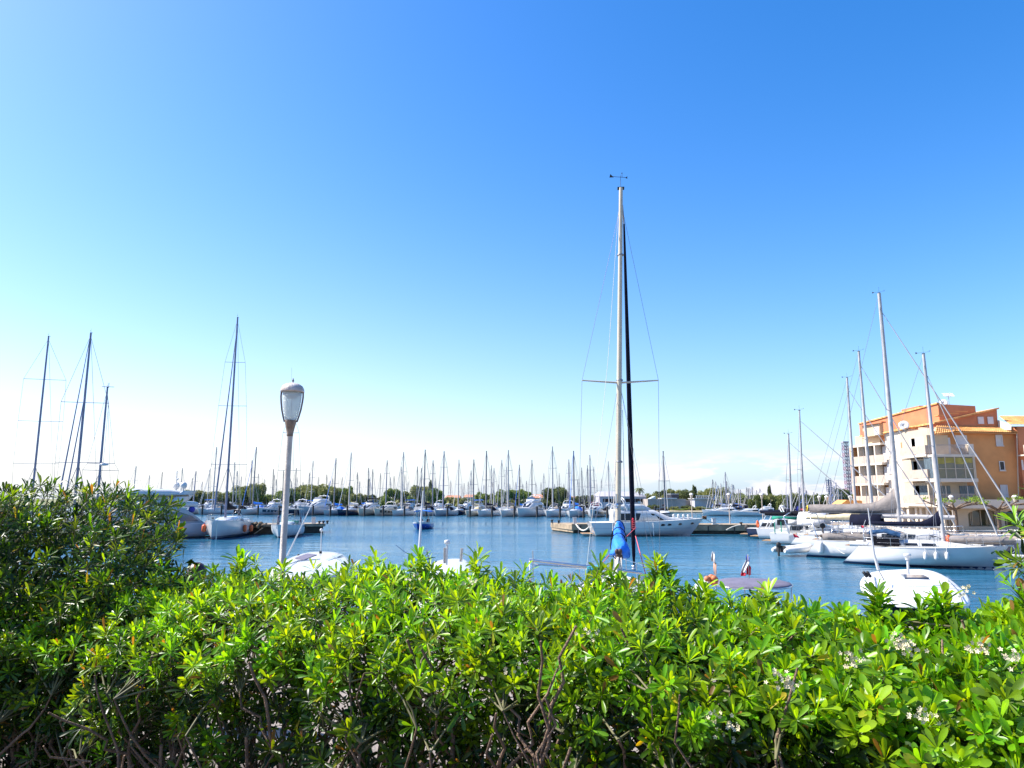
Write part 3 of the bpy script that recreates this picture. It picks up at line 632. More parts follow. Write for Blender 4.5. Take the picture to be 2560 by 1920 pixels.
rg = MB(); sp = MB(); base = LN(1545, 1395, 21.5); tp = LN(1552, 475, 21.5)
sL = LN(1455, 951, 21.2); sR = LN(1646, 951, 21.3); sc = LN(1548, 957, 21.5)
sp.tube([sc, sL], [.035, .022], 6); sp.tube([sc, sR], [.035, .022], 6); sp.build('spreader', ALUC, near)
rg.tube([tp - Vector((0, 0, .45)), sL, LN(1444, 1420, 21)], .0055, 4); rg.tube([tp - Vector((0, 0, .45)), sR, LN(1650, 1430, 21)], .0055, 4)
rg.tube([LN(1543, 975, 21.5), LN(1468, 1425, 20.6)], .005, 4); rg.tube([LN(1553, 975, 21.5), LN(1630, 1420, 20.6)], .005, 4)
rg.tube([LN(1553, 975, 21.5), LN(1640, 1400, 22.4)], .005, 4)
rg.build('shroud', WIRE, near)
m = MB(); m.tube([LN(1546, 530, 21.4), LN(1520, 900, 20), LN(1490, 1200, 18.5), LN(1466, 1425, 17.2)], .005, 4); m.build('backstay', ROPE, near)
m = MB()
for a_, b_ in (((1541, 1010), (1536, 1440)), ((1556, 1010), (1566, 1440)), ((1538, 1150), (1532, 1330))):
    m.tube([LN(*a_, 21.3), LN(*b_, 20.5)], .010, 4)
m.build('halyard', ROPE, near)
m = MB(); f0 = LN(1585, 1412, 25.9); f1 = LN(1560, 560, 21.9); f2 = LN(1556, 512, 21.6)
m.tube([f0 + (f1 - f0) * q for q in (0, .03, .1, .25, .45, .7, .9, 1)], [.03, .06, .078, .088, .084, .065, .045, .03], 10); m.build('furled_genoa', CNAVY, near)
MB().tube([f1, f2], .022, 6).build('halyard_swivel', WIRE, near)
m = MB(); m.lathe([(.03, 0), (.1, .03), (.1, .08), (.06, .1), (.1, .13), (.1, .18), (.03, .2)], 10, f0 - Vector((0, 0, .2))); m.build('furler_drum', STEEL, near)
m = MB(); m.tube([LN(1587, 1300, 25.3) + Vector((0, .1 * math.cos(q), .0)) for q in (0, 1)], .12, 8); m.build('sail_tie', RED, near)
m = MB()
for i in range(5): m.tube([LN(1579, 1300 + i * 5, 25.2), LN(1590, 1303 + i * 5, 25.2)], .014, 4)
m.tube([LN(1590, 1318, 25), LN(1560, 1348, 24)], .014, 4); m.tube([LN(1589, 1340, 25.2), LN(1615, 1440, 18)], .014, 4); m.tube([LN(1529, 1380, 18), LN(1503, 1412, 17.5)], .012, 4); m.build('red_line', PINK, near)
# blue cover over boom seen from its end
r_ = []; rr = random.Random(12)
for px, py, D, w_, hh in ((1549, 1308, 21.35, .09, .1), (1549, 1316, 21.3, .12, .2), (1548, 1326, 21.1, .135, .34), (1546, 1338, 20.8, .145, .40), (1546, 1350, 20.3, .15, .40), (1546, 1362, 19.6, .17, .38), (1549, 1371, 18.8, .195, .34), (1552, 1377, 17.6, .20, .26)):
    c = LN(px, py, D); ring = []
    for i in range(16):
        q = 2 * PI * i / 16; rad = 1 + .16 * math.sin(i * 2.5 + py * .9) + rr.uniform(-.07, .07)
        ring.append(c + Vector((0, math.cos(q) * w_ * rad * (1 + .25 * (math.sin(q) < -.3)), math.sin(q) * hh * rad * .8)))
    r_.append(ring)
MB().loft(r_, cap=False).build('sail_cover', CBLUE, near)
c = LN(1549, 1380, 17.5); m = MB(); e_ = r_[-1]
m.loft([e_, [p.lerp(c + Vector((-.12, 0, -.02)), .45) for p in e_], [p.lerp(c + Vector((-.1, 0, 0)), .8) for p in e_]], cap=False)
m.loft([[LN(px, py, 17.6) for px, py in row] for row in (((1556, 1366), (1567, 1368), (1574, 1376)), ((1553, 1386), (1568, 1390), (1576, 1386)), ((1562, 1394), (1569, 1397), (1574, 1394)))], closed=False, cap=False)
m.build('cover_flap', CBLUE, near).modifiers.new('s', 'SOLIDIFY').thickness = .012
MB().tube([LN(1549, 1370, 21.3), LN(1548, 1388, 17.2)], .075, 10).build('boom_tube', ALUC, near)
m = MB(); c = LN(1549, 1386, 17.1)
for i in range(9): m.ell(c + Vector((-.05, rr.uniform(-.08, .08), rr.uniform(-.14, .08))), .06, .06, .07, 6, 4)
m.build('boom_end_blocks', mat('block_brown', (.1, .06, .04), .7, var=.4), near)
m = MB(); m.tube([LN(1545, 1395, 17), LN(1541, 1430, 16.6), LN(1537, 1470, 16.4)], .035, 6); m.tube([LN(1553, 1395, 17), LN(1556, 1470, 16.4)], .02, 6); m.build('mainsheet', ROPE, near)
m = MB()
for py, D_ in ((1332, 20.9), (1350, 20.2), (1366, 19.2)):
    c = LN(1547, py, D_); m.tube([c + Vector((0, math.cos(q) * (.19 + .03 * (py > 1340)), math.sin(q) * .36)) for q in [2 * PI * i / 14 for i in range(15)]], .012, 4)
m.build('cover_lashing', CNAVY, near)
for py in (1157, 953, 1262, 640): MB().lathe([(.09, 0), (.105, .01), (.105, .05), (.09, .06)], 12, LN(1548 + (1552 - 1548) * (1157 - py) / 700, py, 21.5)).build('mast_band', WIRE, near)
m = MB(); c = LN(1541, 1264, 21.4); m.ell(c, .07, .07, .09, 8, 6); m.tube([c, c + Vector((0, 0, .35))], .03, 6); m.build('mast_winch', STEEL, near)
# stern gantry with towel
m = MB(); D = 16.8
g = [LN(1323, 1402, D), LN(1605, 1432, D), LN(1612, 1450, D - .2)]
m.tube([LN(1326, 1450, D), LN(1323, 1400, D), LN(1605, 1432, D), LN(1616, 1475, D)], .034, 8)
m.tube([LN(1336, 1415, D + 1.3), LN(1352, 1411, D + 1.3), LN(1600, 1431, D + 1.3), LN(1606, 1470, D + 1.3)], .027, 8)
m.tube([LN(1332, 1376, D), LN(1333, 1450, D)], .012, 6); m.tube([LN(1323, 1402, D), LN(1345, 1412, D + 1.3)], .018, 6)
m.build('stern_gantry', STEEL, near)
tw = MB(); nx = 14
ring = []
for i in range(nx + 1):
    px = 1468 + 30 * i / nx; of = .03 * math.sin(i * 1.9)
    ring.append([LN(px, 1450, D + .1) + Vector((of, 0, 0)), LN(px, 1419, D + .12) + Vector((of * .4, 0, 0)), LN(px, 1416, D) + Vector((0, 0, .02)), LN(px, 1419, D - .07) + Vector((of * .4, 0, 0)), LN(px, 1458, D - .07) + Vector((of, 0, 0))])
to = tw.loft(ring, closed=False, cap=False).build('towel', mat('towel_turquoise', (.05, .36, .45), .95, var=.3, vs=14, stretch=(1, 6, .3))); to.location = cN; to.rotation_euler = (0, 0, head(hvN))
tag(to, 'turquoise towel hanging over the stern rail of the nearest sailboat', 'towel')
sm = to.modifiers.new('t', 'SOLIDIFY'); sm.thickness = .012
# wind instruments on the masthead
m = MB(); t0 = LN(1552, 471, 21.5)
m.tube([t0, t0 + Vector((0, 0, .45))], .006, 4); y_ = Vector((0, -1, 0))
m.tube([t0 + Vector((0, .3, .43)), t0 + Vector((0, -.2, .37))], .008, 4); m.box(t0.x - .06, t0.x + .06, t0.y - .11, t0.y + .11, t0.z - .03, t0.z + .03)
m.prism([t0 + Vector((0, .22, .40)), t0 + Vector((0, .33, .52)), t0 + Vector((0, .36, .40))], (.01, 0, 0)); m.prism([t0 + Vector((0, -.16, .36)), t0 + Vector((0, -.22, .42)), t0 + Vector((0, -.22, .33))], (.01, 0, 0))
m.tube([t0 + Vector((0, -.05, .4)), t0 + Vector((0, -.05, .52))], .006, 4); m.ell(t0 + Vector((0, -.05, .53)), .035, .02, .015, 6, 4)
m.build('wind_vane', RUB, near)
for n_ in ('masthead_gear',):
    for c in kids(near):
        if c.name.startswith(n_) or c.name.startswith('furling_drum') or c.name.startswith('rigging') or c.name.startswith('boom') and not c.name.startswith('boom_'): bpy.data.objects.remove(c)
# ------------------------------------------------------------------ near motor boats at the quay
def outlined_top(o, name, pts, z, th, m, camber=.12, inset=.5):
    """raised moulded roof from an outline in local xy"""
    c = sum((Vector((p[0], p[1], 0)) for p in pts), Vector()) / len(pts); rings = []
    for k, dz in ((1.0, -th), (1.0, -.03), (.97, 0), (.85, camber * .45), (.6, camber * .8), (.25, camber)):
        rings.append([Vector((c.x + (p[0] - c.x) * k, c.y + (p[1] - c.y) * k, (z(p[0], p[1]) if callable(z) else z) + dz)) for p in pts])
    return MB().loft(rings).build(name, m, o)
def rounded(pts, it=2):
    for _ in range(it):
        q = []
        for i in range(len(pts)):
            a, b = Vector(pts[i]), Vector(pts[(i + 1) % len(pts)]); q += [a * .75 + b * .25, a * .25 + b * .75]
        pts = q
    return pts
def small_boat(ctr, rz, L, B, label, roof_px, roofz, hm=WHITE, fb=.9, name='cabin_boat'):
    h = dict(L=L, B=B, fs=fb, fb=fb * 1.35, ts=.85, p=2.2, q=.8, sk=.3, sd=0, bk=.9, dr=.3)
    o = thing(name, ctr, rz, label, 'motor boat')
    hull_mesh(h).build('hull', hm, o); deck_mesh(h).build('deck', DECK, o); rail(h, .4, .98, .5, 7, o, wires=0)
    iv = (Matrix.Translation(ctr) @ Matrix.Rotation(rz, 4, 'Z')).inverted()
    pts = []
    for px, py in roof_px:
        w_ = iv @ G(px, py, roofz); pts.append((w_.x, w_.y))
    return o, iv, h, rounded(pts)
# left cabin boat
rp_ = [(660, 1440), (690, 1412), (722, 1396), (760, 1384), (800, 1380), (850, 1382), (872, 1394), (874, 1412), (864, 1438)]
n1, iv1, h1, pts = small_boat(Vector((-7.4, 24.6, 0)), R(83), 7.6, 2.9, 'white cabin boat with a smooth roof and slanted whip antenna right of the lamp', rp_, 2.2)
outlined_top(n1, 'cabin_roof', pts, 2.2, .12, WHITE, .16)
outlined_top(n1, 'cabin', [(p[0] * .93 + .1, p[1] * .9) for p in pts], 2.06, 1.3, CREAM, 0)
def skylight(o, iv, q, z, m, name='hatch', th=.05):
    return MB().prism([iv @ G(a, b, z) for a, b in q], (0, 0, th)).build(name, m, o)
skylight(n1, iv1, ((738, 1398), (768, 1387), (792, 1390), (760, 1403)), 2.33, CMAUVE)
skylight(n1, iv1, ((812, 1401), (850, 1386), (858, 1388), (820, 1404)), 2.32, GREY, 'roof_ridge', .03)
MB().tube([iv1 @ P(718, 1390, 24), iv1 @ P(781, 1258, 24.4)], [.03, .012], 6).build('whip_antenna', WHITE, n1)
m = MB(); m.tube([iv1 @ P(802, 1384, 25), iv1 @ P(803.5, 1328, 25)], .02, 6); m.ell(iv1 @ P(803.5, 1325, 25), .06, .06, .06); m.build('light_pole', WHITE, n1)
m = MB(); m.tube([iv1 @ P(802, 1388, 25), iv1 @ P(801, 1378, 25)], .05, 6); m.ell(iv1 @ P(746, 1388, 25), .06, .05, .04); m.ell(iv1 @ P(847, 1387, 25), .06, .05, .04); m.build('roof_fitting', RUB, n1)
m = MB(); m.box(-.02, .02, -.02, .02, 0, .1)
MB().prism([iv1 @ P(846, 1440, 22.6), iv1 @ P(853, 1440, 22.6), iv1 @ P(851, 1412, 22.9), iv1 @ P(846, 1412, 22.9)], (.05, 0, 0)).build('cabin_door_gap', GLASS, n1)
m = MB()
for a_, b_, c_ in (((700, 1420), (745, 1402), (800, 1398)), ((862, 1425), (858, 1402), (830, 1390))): m.tube([iv1 @ G(*q_, 2.36) for q_ in (a_, b_, c_)], .018, 5)
m.build('grab_rail', STEEL, n1)
# middle boat with rod holders and tall antenna
n2, iv2, h2, pts = small_boat(Vector((-2.7, 22.5, 0)), R(88), 7.4, 2.7, 'white fishing boat with rod holders and the longest whip antenna, behind the hedge', [(1075, 1450), (1068, 1415), (1090, 1402), (1140, 1396), (1175, 1400), (1180, 1450)], 1.95)
outlined_top(n2, 'hardtop', pts, 1.95, .1, WHITE, .12)
outlined_top(n2, 'cabin', [(p[0] * .9, p[1] * .85) for p in pts], 1.84, 1.1, WHITE, 0)
MB().tube([iv2 @ P(1047, 1400, 21), iv2 @ P(1052, 1310, 21.3), iv2 @ P(1057.5, 1227, 21.6)], [.045, .032, .014], 6).build('whip_antenna', WHITE, n2)
m = MB(); m.tube([iv2 @ P(1116, 1412, 22), iv2 @ P(1118, 1362, 22)], .035, 6); m.lathe([(.03, 0), (.09, .01), (.09, .12), (.03, .14)], 10, iv2 @ P(1118, 1361, 22)); m.build('navigation_light', WHITE, n2)
for a_, b_ in (((1077, 1408), (1068, 1375)), ((1112, 1408), (1112, 1369)), ((1152, 1404), (1155, 1370)), ((1183, 1400), (1198, 1380))):
    MB().tube([iv2 @ P(*a_, 21), iv2 @ P(*b_, 21)], .045, 8).build('rod_holder', STEEL, n2)
m = MB(); m.tube([iv2 @ P(1012, 1380, 21), iv2 @ P(989, 1362, 21)], .012, 5); m.tube([iv2 @ P(1060, 1405, 21), iv2 @ P(1012, 1380, 21)], .014, 5); m.build('fishing_rod', STEEL, n2)
# bimini boat
ct = Vector((5.6, 15.6, 0)); n4, iv4, h4b, pts = small_boat(ct, R(97), 6.2, 2.4, 'open boat under a flat slate blue bimini with steel frame, behind the hedge', [(1790, 1468), (1788, 1443), (1960, 1450), (1985, 1458), (1984, 1474)], 2.15, fb=.8)
m = MB(); bl = [iv4 @ G(*q_, 2.15) for q_ in ((1785, 1466), (1792, 1442), (1975, 1450), (1984, 1468))]
bl = rounded([(p.x, p.y) for p in bl], 2)
outlined_top(n4, 'bimini', bl, 2.15, .05, CMAUVE, .06)
m = MB(); m.tube([Vector((p[0] * 1.01, p[1] * 1.01, 2.1)) for p in bl + bl[:1]], .022, 6)
for q_ in bl[::4]: m.tube([Vector((q_[0], q_[1], 2.1)), Vector((q_[0] * .9, q_[1] * .9, .9))], .018, 6)
m.build('bimini_frame', STEEL, n4)
MB().prism([iv4 @ P(1752, 1480, 14.8), iv4 @ P(1772, 1452, 14.8), iv4 @ P(1776, 1456, 14.8), iv4 @ P(1770, 1482, 14.8)], (.5, 0, 0)).build('windscreen_frame', WHITE, n4)
m = MB(); q_ = iv4 @ P(1778, 1446, 14.6); rr = random.Random(9)
for i in range(9): m.ell(q_ + Vector((rr.uniform(-.06, .06), rr.uniform(-.1, .1), rr.uniform(-.1, .06))), .07, .07, .06, 8, 5)
ob = m.build('buoy_bundle', mat('float_orange', (.7, .22, .08), .6, var=.3), n4)
# orange pennant and french ensign
def flag(pxs, D, cols, polepx, name, label):
    o = thing(name, P(*polepx[0], D), 0, label, 'flag'); iv = Matrix.Translation(P(*polepx[0], D)).inverted()
    MB().tube([iv @ P(*polepx[0], D), iv @ P(*polepx[1], D)], .012, 6).build('flagstaff', WHITE, o)
    for c, quad in cols:
        m = MB(); n = 6; rows = []
        a, b, c_, d = [iv @ P(*q, D) for q in quad]
        for i in range(n + 1):
            t = i / n; p, q = a.lerp(b, t), d.lerp(c_, t); w_ = Vector((0, .05 * math.sin(t * 7), 0)); rows.append([p + w_, p.lerp(q, .5) + w_ * 1.5 + Vector((0, .02, 0)), q + w_])
        m.loft(rows, closed=False, cap=False); fo = m.build('cloth', c, o); sd_ = fo.modifiers.new('s', 'SOLIDIFY'); sd_.thickness = .004
    return o
flag(None, 15.0, [(FBLUE, ((1868, 1386), (1873, 1396), (1873, 1406), (1867, 1402))), (FWHT, ((1866, 1400), (1874, 1408), (1864, 1430), (1852, 1432))), (RED, ((1871, 1406), (1878, 1424), (1878, 1438), (1866, 1436))), (RED, ((1856, 1429), (1866, 1434), (1866, 1438), (1852, 1441)))], ((1873, 1446), (1870, 1386)), 'flag', 'small blue white and red flag drooping on a short staff above the slate bimini')
flag(None, 14.7, [(mat('pennant_orange', (.85, .4, .2), .8), ((1786, 1400), (1790, 1412), (1791, 1436), (1786, 1436))), (FWHT, ((1782, 1378), (1786, 1390), (1790, 1412), (1778, 1400)))], ((1789, 1442), (1785, 1380)), 'flag', 'furled white and orange pennant standing upright left of the slate bimini')
# right white boat
rp_ = [(2213, 1508), (2170, 1488), (2148, 1464), (2152, 1444), (2178, 1427), (2278, 1421), (2330, 1424), (2376, 1444), (2436, 1500), (2400, 1512)]
n5, iv5, h5b, pts = small_boat(Vector((12.4, 21.0, 0)), R(78), 7.2, 2.9, 'bright white boat with broad smooth deckhouse roof and dark hatch, right behind hedge', rp_, 1.75, fb=.75)
outlined_top(n5, 'deckhouse_roof', pts, 1.75, .1, mat('gelcoat_bright', (.74, .74, .72), .3, var=.04, vs=1), .1)
outlined_top(n5, 'cabin', [(p[0] * .9 + .1, p[1] * .86) for p in pts], 1.64, 1.0, GLASS, 0)
skylight(n5, iv5, ((2251, 1439), (2308, 1441), (2323, 1448), (2262, 1448)), 1.85, BGLASS)
MB().tube([iv5 @ P(2196, 1425, 21), iv5 @ P(2185, 1385, 21), iv5 @ P(2170, 1270, 21)], [.045, .035, .014], 6).build('whip_antenna', WHITE, n5)
m = MB(); m.tube([iv5 @ P(2271, 1435, 20.5), iv5 @ P(2269, 1394, 20.5)], .035, 6); m.lathe([(.06, 0), (.07, .05), (.07, .1), (.1, .11), (.1, .17), (.05, .19)], 10, iv5 @ P(2269, 1400, 20.5)); m.build('navigation_light', WHITE, n5)
m = MB()
for i in range(6): m.ell(iv5 @ P(2160 + i * 3, 1432 + (i % 3) * 4, 20.6), .05, .05, .05, 6, 4)
m.build('cleat_gear', RUB, n5)
m = MB()
for l_ in (((2185, 1440), (2190, 1470), (2222, 1500)), ((2370, 1450), (2395, 1478), (2405, 1500))):
    pts_ = [iv5 @ G(*q_, 1.86) for q_ in l_]; m.tube(pts_, .016, 5)
    for p_ in pts_: m.tube([p_, p_ - Vector((0, 0, .1))], .014, 5)
m.build('grab_rail', STEEL, n5)
MB().tube([iv5 @ P(2198, 1428, 20.6), iv5 @ P(2210, 1450, 19.8)], .012, 5).build('antenna_cable', RUB, n5)
# ------------------------------------------------------------------ sailboats and cruisers along the right quay
GR = 'boats moored stern out along the right quay'
def from_stern(px, D, hv, L): hv = Vector((*hv, 0)).normalized(); return Vector((XD(px, D, 0), D, 0)) + hv * L / 2, head(hv)
hB1 = dict(L=12.2, B=3.7, fs=1.12, fb=1.42, ts=.68, p=2.1, q=.85, sk=-.1, sd=1.3, bk=1.1, dr=.28)
st = Vector((XD(2106, 48.2, .4), 48.2, 0)); bo = Vector((XD(2522, 42.6, 1.4), 42.6, 0)); hv = (bo - st).normalized(); c = (st + bo) / 2; hB1['L'] = (bo - st).length
iv = (Matrix.Translation(c) @ Matrix.Rotation(head(hv), 4, 'Z')).inverted()
mb_ = iv @ Vector((XD(2365, 45.5, 1.5), 45.5, 0)); mt = P(2314, 892, 45.5); rk1 = mb_.x - (iv @ mt).x
b1 = sailboat(c, head(hv), hB1, mt.z, 'white sailboat with navy boom cover and sugar scoop stern, nearest on the right quay', GR, xm=mb_.x, spreaders=((.5, 1.1),), cover=CNAVY, cover_mesh_args=dict(h0=.22, h1=.32, w_=.17, rise=.75), genoa=ALU, mr=.12, wr=.011, boomL=4.15, boom_z=2.45, rake=rk1, gr=.055, fore_frac=.9)
m = MB(); q_ = -1
x0_ = -hB1['L'] * .26; x1_ = -hB1['L'] * .1
p0 = sheer(hB1, xt(hB1, x0_)); m.prism([(x0_, -p0.y * .96, p0.z + .12), (x1_, -p0.y * 1.02, p0.z + .12), (x1_, -p0.y * 1.02, p0.z + .68), (x0_, -p0.y * .96, p0.z + .68)], (0, .03, 0)); m.build('weather_cloth', CBLACK, b1)
m = MB(); m.loft([[(x, -1.2, z), (x, -1.0, z + .25), (x, 1.0, z + .25), (x, 1.2, z)] for x, z in ((-2.7, 1.9), (-1.8, 2.05), (-.9, 1.75))]); m.build('sprayhood', BGLASS, b1)
for t in (.62, .55, .48): fender(hB1, t, -1, b1, FENW, .5, .12, .2)
m = MB(); [m.prism([(hB1['L'] * -.5 + .555, -.42 + k_ * .12, .42), (hB1['L'] * -.5 + .555, -.36 + k_ * .12, .42), (hB1['L'] * -.5 + .70 + .03 * (k_ % 2), -.36 + k_ * .12, .56), (hB1['L'] * -.5 + .70, -.40 + k_ * .12, .56)], (-.012, 0, .012)) for k_ in range(7)]; m.build('stern_lettering', mat('faded_red_letters', (.5, .2, .2), .7), b1)
o = MB(); rr = random.Random(2)
dg = thing('rolled_dinghy', (0, 0, 0), 0, 'grey deflated dinghy bundle lying on the foredeck of the navy covered sailboat', 'dinghy')
M1 = Matrix.Translation(c) @ Matrix.Rotation(head(hv), 4, 'Z'); dg.matrix_world = M1 @ Matrix.Translation((mb_.x + 2.0, 0.1, 1.72)); dg.location = (M1 @ Vector((mb_.x + 2.0, .1, 1.72))); dg.rotation_euler = (0, 0, head(hv))
o.loft([[(x, .42 * s_ * math.cos(q) , .24 * s_ * math.sin(q)) for q in [2 * PI * i / 12 for i in range(12)]] for x, s_ in ((-1.7, .7), (-1.5, 1), (0, 1.05), (1.2, 1), (1.7, .4))]); o.build('roll', CGREY, dg)
MB().ell((-1.75, 0, .02), .16, .3, .25).build('end_bung', ORANGE, dg)
def stern_boat(pxs, Ds, hvv, L, B, mtop, mbase_px, Dm, label, cover, cargs=None, fs=1.15, fb=1.45, boomL=4, boom_z=2.6, hm=WHITE, rake=.25, mr=.12, genoa=ALU, spr=((.5, 1.2),), sk=-.1, sd=1.0, lod=1):
    hh = dict(L=L, B=B, fs=fs, fb=fb, ts=.74, p=2.1, q=.85, sk=sk, sd=sd, bk=.9, dr=.28)
    hv_ = Vector((*hvv, 0)).normalized(); st_ = Vector((XD(pxs, Ds, .3), Ds, 0)); c_ = st_ + hv_ * L / 2
    iv_ = (Matrix.Translation(c_) @ Matrix.Rotation(head(hv_), 4, 'Z')).inverted(); mp_ = P(mtop[0], mtop[1], Dm); ml = iv_ @ Vector((XD(mbase_px, Dm, 1.5), Dm, 0)); rake = ml.x - (iv_ @ mp_).x
    ob = sailboat(c_, head(hv_), hh, mp_.z, label, GR, xm=ml.x, spreaders=spr, cover=cover, cover_mesh_args=cargs, genoa=genoa, mr=mr, wr=.012, boomL=boomL, boom_z=boom_z, hm=hm, rake=rake, fore_frac=.93, lod=lod, gr=.07)
    return ob, hh, c_, hv_
HV = (hv.x + .12, hv.y)
b2, hb2, c2, hv2 = stern_boat(2018, 53.5, HV, 14.0, 4.1, (2195, 728), 2250, 49.5, 'big white sailboat with long grey sail cover and fendered open stern, second on right quay', CGREY, dict(h0=.55, h1=.75, w_=.24, rise=1.1), fs=1.2, fb=1.6, boomL=6.0, boom_z=3.15, rake=.5, mr=.16)
fender(hb2, .02, -1, b2, FENW, .85, .19, .05)
m = MB(); x = -hb2['L'] / 2
m.tube([(x + 1.2, 0, 1.2), (x + 1.2, 0, 2.1)], .05, 6); m.ell((x + 1.2, 0, 2.2), .2, .16, .2); m.build('outboard_motor', RUB, b2)
m = MB()
for s in (1, -1): m.tube([(x + 1.1, s * 1.45, 1.2), (x + .6, s * 1.4, 3.0), (x + .6, 0, 3.1)], .035, 6)
m.box(x + .2, x + 1.1, -1.3, 1.3, 3.12, 3.16); m.build('solar_arch', STEEL, b2)
m = MB(); m.loft([[(xx, 1.3 * math.cos(q), 2.35 + .75 * math.sin(q)) for q in [PI * i / 8 for i in range(9)]] for xx in (x + 3.2, x + 4.4, x + 5.2)], closed=False, cap=False); so_ = m.build('sprayhood', CNAVY, b2); so_.modifiers.new('s', 'SOLIDIFY').thickness = .03
for s in (1, -1):
    m = MB(); m.loft([[(x + 1.4 + k * .45, s * (1.55 + .03 * (k % 2)), 1.25), (x + 1.4 + k * .45, s * 1.57, 1.5), (x + 1.4 + k * .45, s * 1.55, 1.72 + .05 * (k % 2))] for k in range(8)], closed=False, cap=False); so_ = m.build('rail_cloth', CGREY, b2); so_.modifiers.new('s', 'SOLIDIFY').thickness = .02
MB().tube([(-3.2, 0, 2.98), (2.6, 0, 2.93)], .15, 8).build('boom_tube', ALU, b2)
for k in range(3):
    m = MB(); xx = x + 2.0 + k * 1.3
    m.tube([(xx, 1.5, 1.3), (xx + .1, 1.4, 2.7 - .2 * k), (xx + .1, -1.4, 2.7 - .2 * k), (xx, -1.5, 1.3)], .022, 5); m.build('bimini_hoop', STEEL, b2)
m = MB(); rr = random.Random(31)
for i in range(14): m.ell((x + rr.uniform(.8, 3.5), -rr.uniform(.4, 1.4), 1.35 + rr.uniform(0, .3)), rr.uniform(.08, .22), rr.uniform(.08, .2), rr.uniform(.06, .18), 7, 5)
m.build('deck_clutter', mat('clutter_brown', (.14, .10, .08), .85, var=.6, vs=6), b2)
# inflatable dinghy on the stern of boat two
dn = thing('inflatable_dinghy', (XD(1985, 53.2, .5), 53.2, .42), head(Vector((.72, .30))), 'white inflatable dinghy with black outboard tied behind the grey covered sailboat', 'dinghy')
m = MB()
for s in (1, -1): m.tube([(-1.5, s * .62, .0), (-1.2, s * .62, .02), (.6, s * .62, .08), (1.3, s * .35, .2), (1.5, 0, .26)], [.12, .22, .22, .2, .19], 10)
m.build('tube', FENW, dn)
MB().box(-1.15, 1.0, -.5, .5, -.12, -.02).build('floor', GREY, dn); MB().box(-1.3, -1.18, -.42, .42, -.12, .34).build('transom_board', RUB, dn)
m = MB(); m.ell((-1.45, 0, .42), .2, .15, .2); m.tube([(-1.45, 0, .3), (-1.5, 0, -.4)], .08, 6); m.build('outboard_motor', RUB, dn)
flag(None, 52.3, [(RED, ((1982, 1333), (1998, 1342), (2000, 1345), (1984, 1343)))], ((1985, 1345), (1976, 1311)), 'flag', 'red flag hanging from a slanted staff at the stern of the grey covered sailboat')
b3, hb3, c3, hv3 = stern_boat(2000, 61, (HV[0], HV[1]), 12.0, 3.8, (2145, 877), 2184, 57.5, 'sailboat with cream sail cover and slim mast, third from the front on the right quay', CCREAM, dict(h0=.3, h1=.85, w_=.22), boomL=5.2, boom_z=2.45, fs=1.15, fb=1.5, rake=.3)
b4, hb4, c4, hv4 = stern_boat(1985, 68, HV, 12.5, 3.9, (2123, 950), 2147, 66, 'sailboat with navy sail cover and tender arch, fourth mast by the apartment building corner', CNAVY, dict(h0=.35, h1=.9, w_=.22), boomL=4.6, boom_z=2.7, rake=.25)
b5, hb5, c5_, hv5_ = stern_boat(1975, 64.5, HV, 11.0, 3.7, (2032, 1043), 2044, 69, 'sailboat with white arched sprayhood and thin mast beside the green canopy boat', CBLACK, dict(h0=.3, h1=.5), boomL=3.5, fs=1.0, rake=.15, mr=.09)
m = MB(); m.loft([[(xx, 1.5 * math.cos(q), 1.9 + 1.1 * math.sin(q)) for q in [PI * i / 8 for i in range(9)]] for xx in (-4.5, -3.3, -2.2)], closed=False, cap=False); so_ = m.build('sprayhood', FWHT, b5); so_.modifiers.new('s', 'SOLIDIFY').thickness = .04
m = MB()
for s in (1, -1):
    m.tube([(-5.2, s * 1.5, 1.1), (-5.6, s * 1.45, 2.6), (-5.2, s * 1.2, 2.9), (-5.2, -s * 1.2, 2.9)], .05, 6)
m.build('tender_arch', STEEL, b5)
b6, hb6, c6_, hv6_ = stern_boat(1935, 74, HV, 10.5, 3.5, (1990, 1092), 1998, 76, 'sailboat with a short leaning mast behind the green canopy boat, dark boom cover', CNAVY, dict(h0=.3, h1=.5), boomL=3.2, fs=1.0, rake=.1, mr=.12)
# green canopy boat
hg = dict(L=8.0, B=2.9, fs=1.0, fb=1.35, ts=.85, p=2.2, q=.8, sk=.2, bk=.9, dr=.3)
st_ = Vector((XD(1932, 67.5, .3), 67.5, 0)); gv = Vector((*HV, 0)).normalized(); gc = st_ + gv * 4
g_ = cruiser(gc, head(gv), hg, 'white cabin boat with a green canopy hoop over its open stern', GR, WHITE, .75, False, 1, None, None, False, False, (), name='cabin_boat')
m = MB(); m.loft([[(xx, 1.35 * math.cos(q), zz + .95 * math.sin(q)) for q in [PI * (.14 + .072 * i) for i in range(11)]] for xx, zz in ((-3.7, 1.85), (-3.0, 2.0), (-1.5, 1.9))], closed=False, cap=False); so_ = m.build('canopy_band', CGREEN, g_); so_.modifiers.new('s', 'SOLIDIFY').thickness = .06
m = MB(); m.prism([(-2.3, 1.15 * math.cos(PI * i / 10), 1.95 + .8 * math.sin(PI * i / 10)) for i in range(11)], (.06, 0, 0)); m.build('canopy_dark_panel', GLASS, g_); m = MB(); m.loft([[(xx, 1.3 * math.cos(q), 1.9 + .9 * math.sin(q)) for q in [PI * i / 10 for i in range(11)]] for xx in (-2.25, -1.4)], closed=False, cap=False); so_ = m.build('canopy_top', FWHT, g_); so_.modifiers.new('s', 'SOLIDIFY').thickness = .03  # dark panel stands in for the shaded interior under the hoop
for s in (1, -1): MB().box(-3.5, -3.42, s * 1.3 - .03, s * 1.3 + .03, 1.0, 2.0).build('canopy_pole', CGREEN, g_)
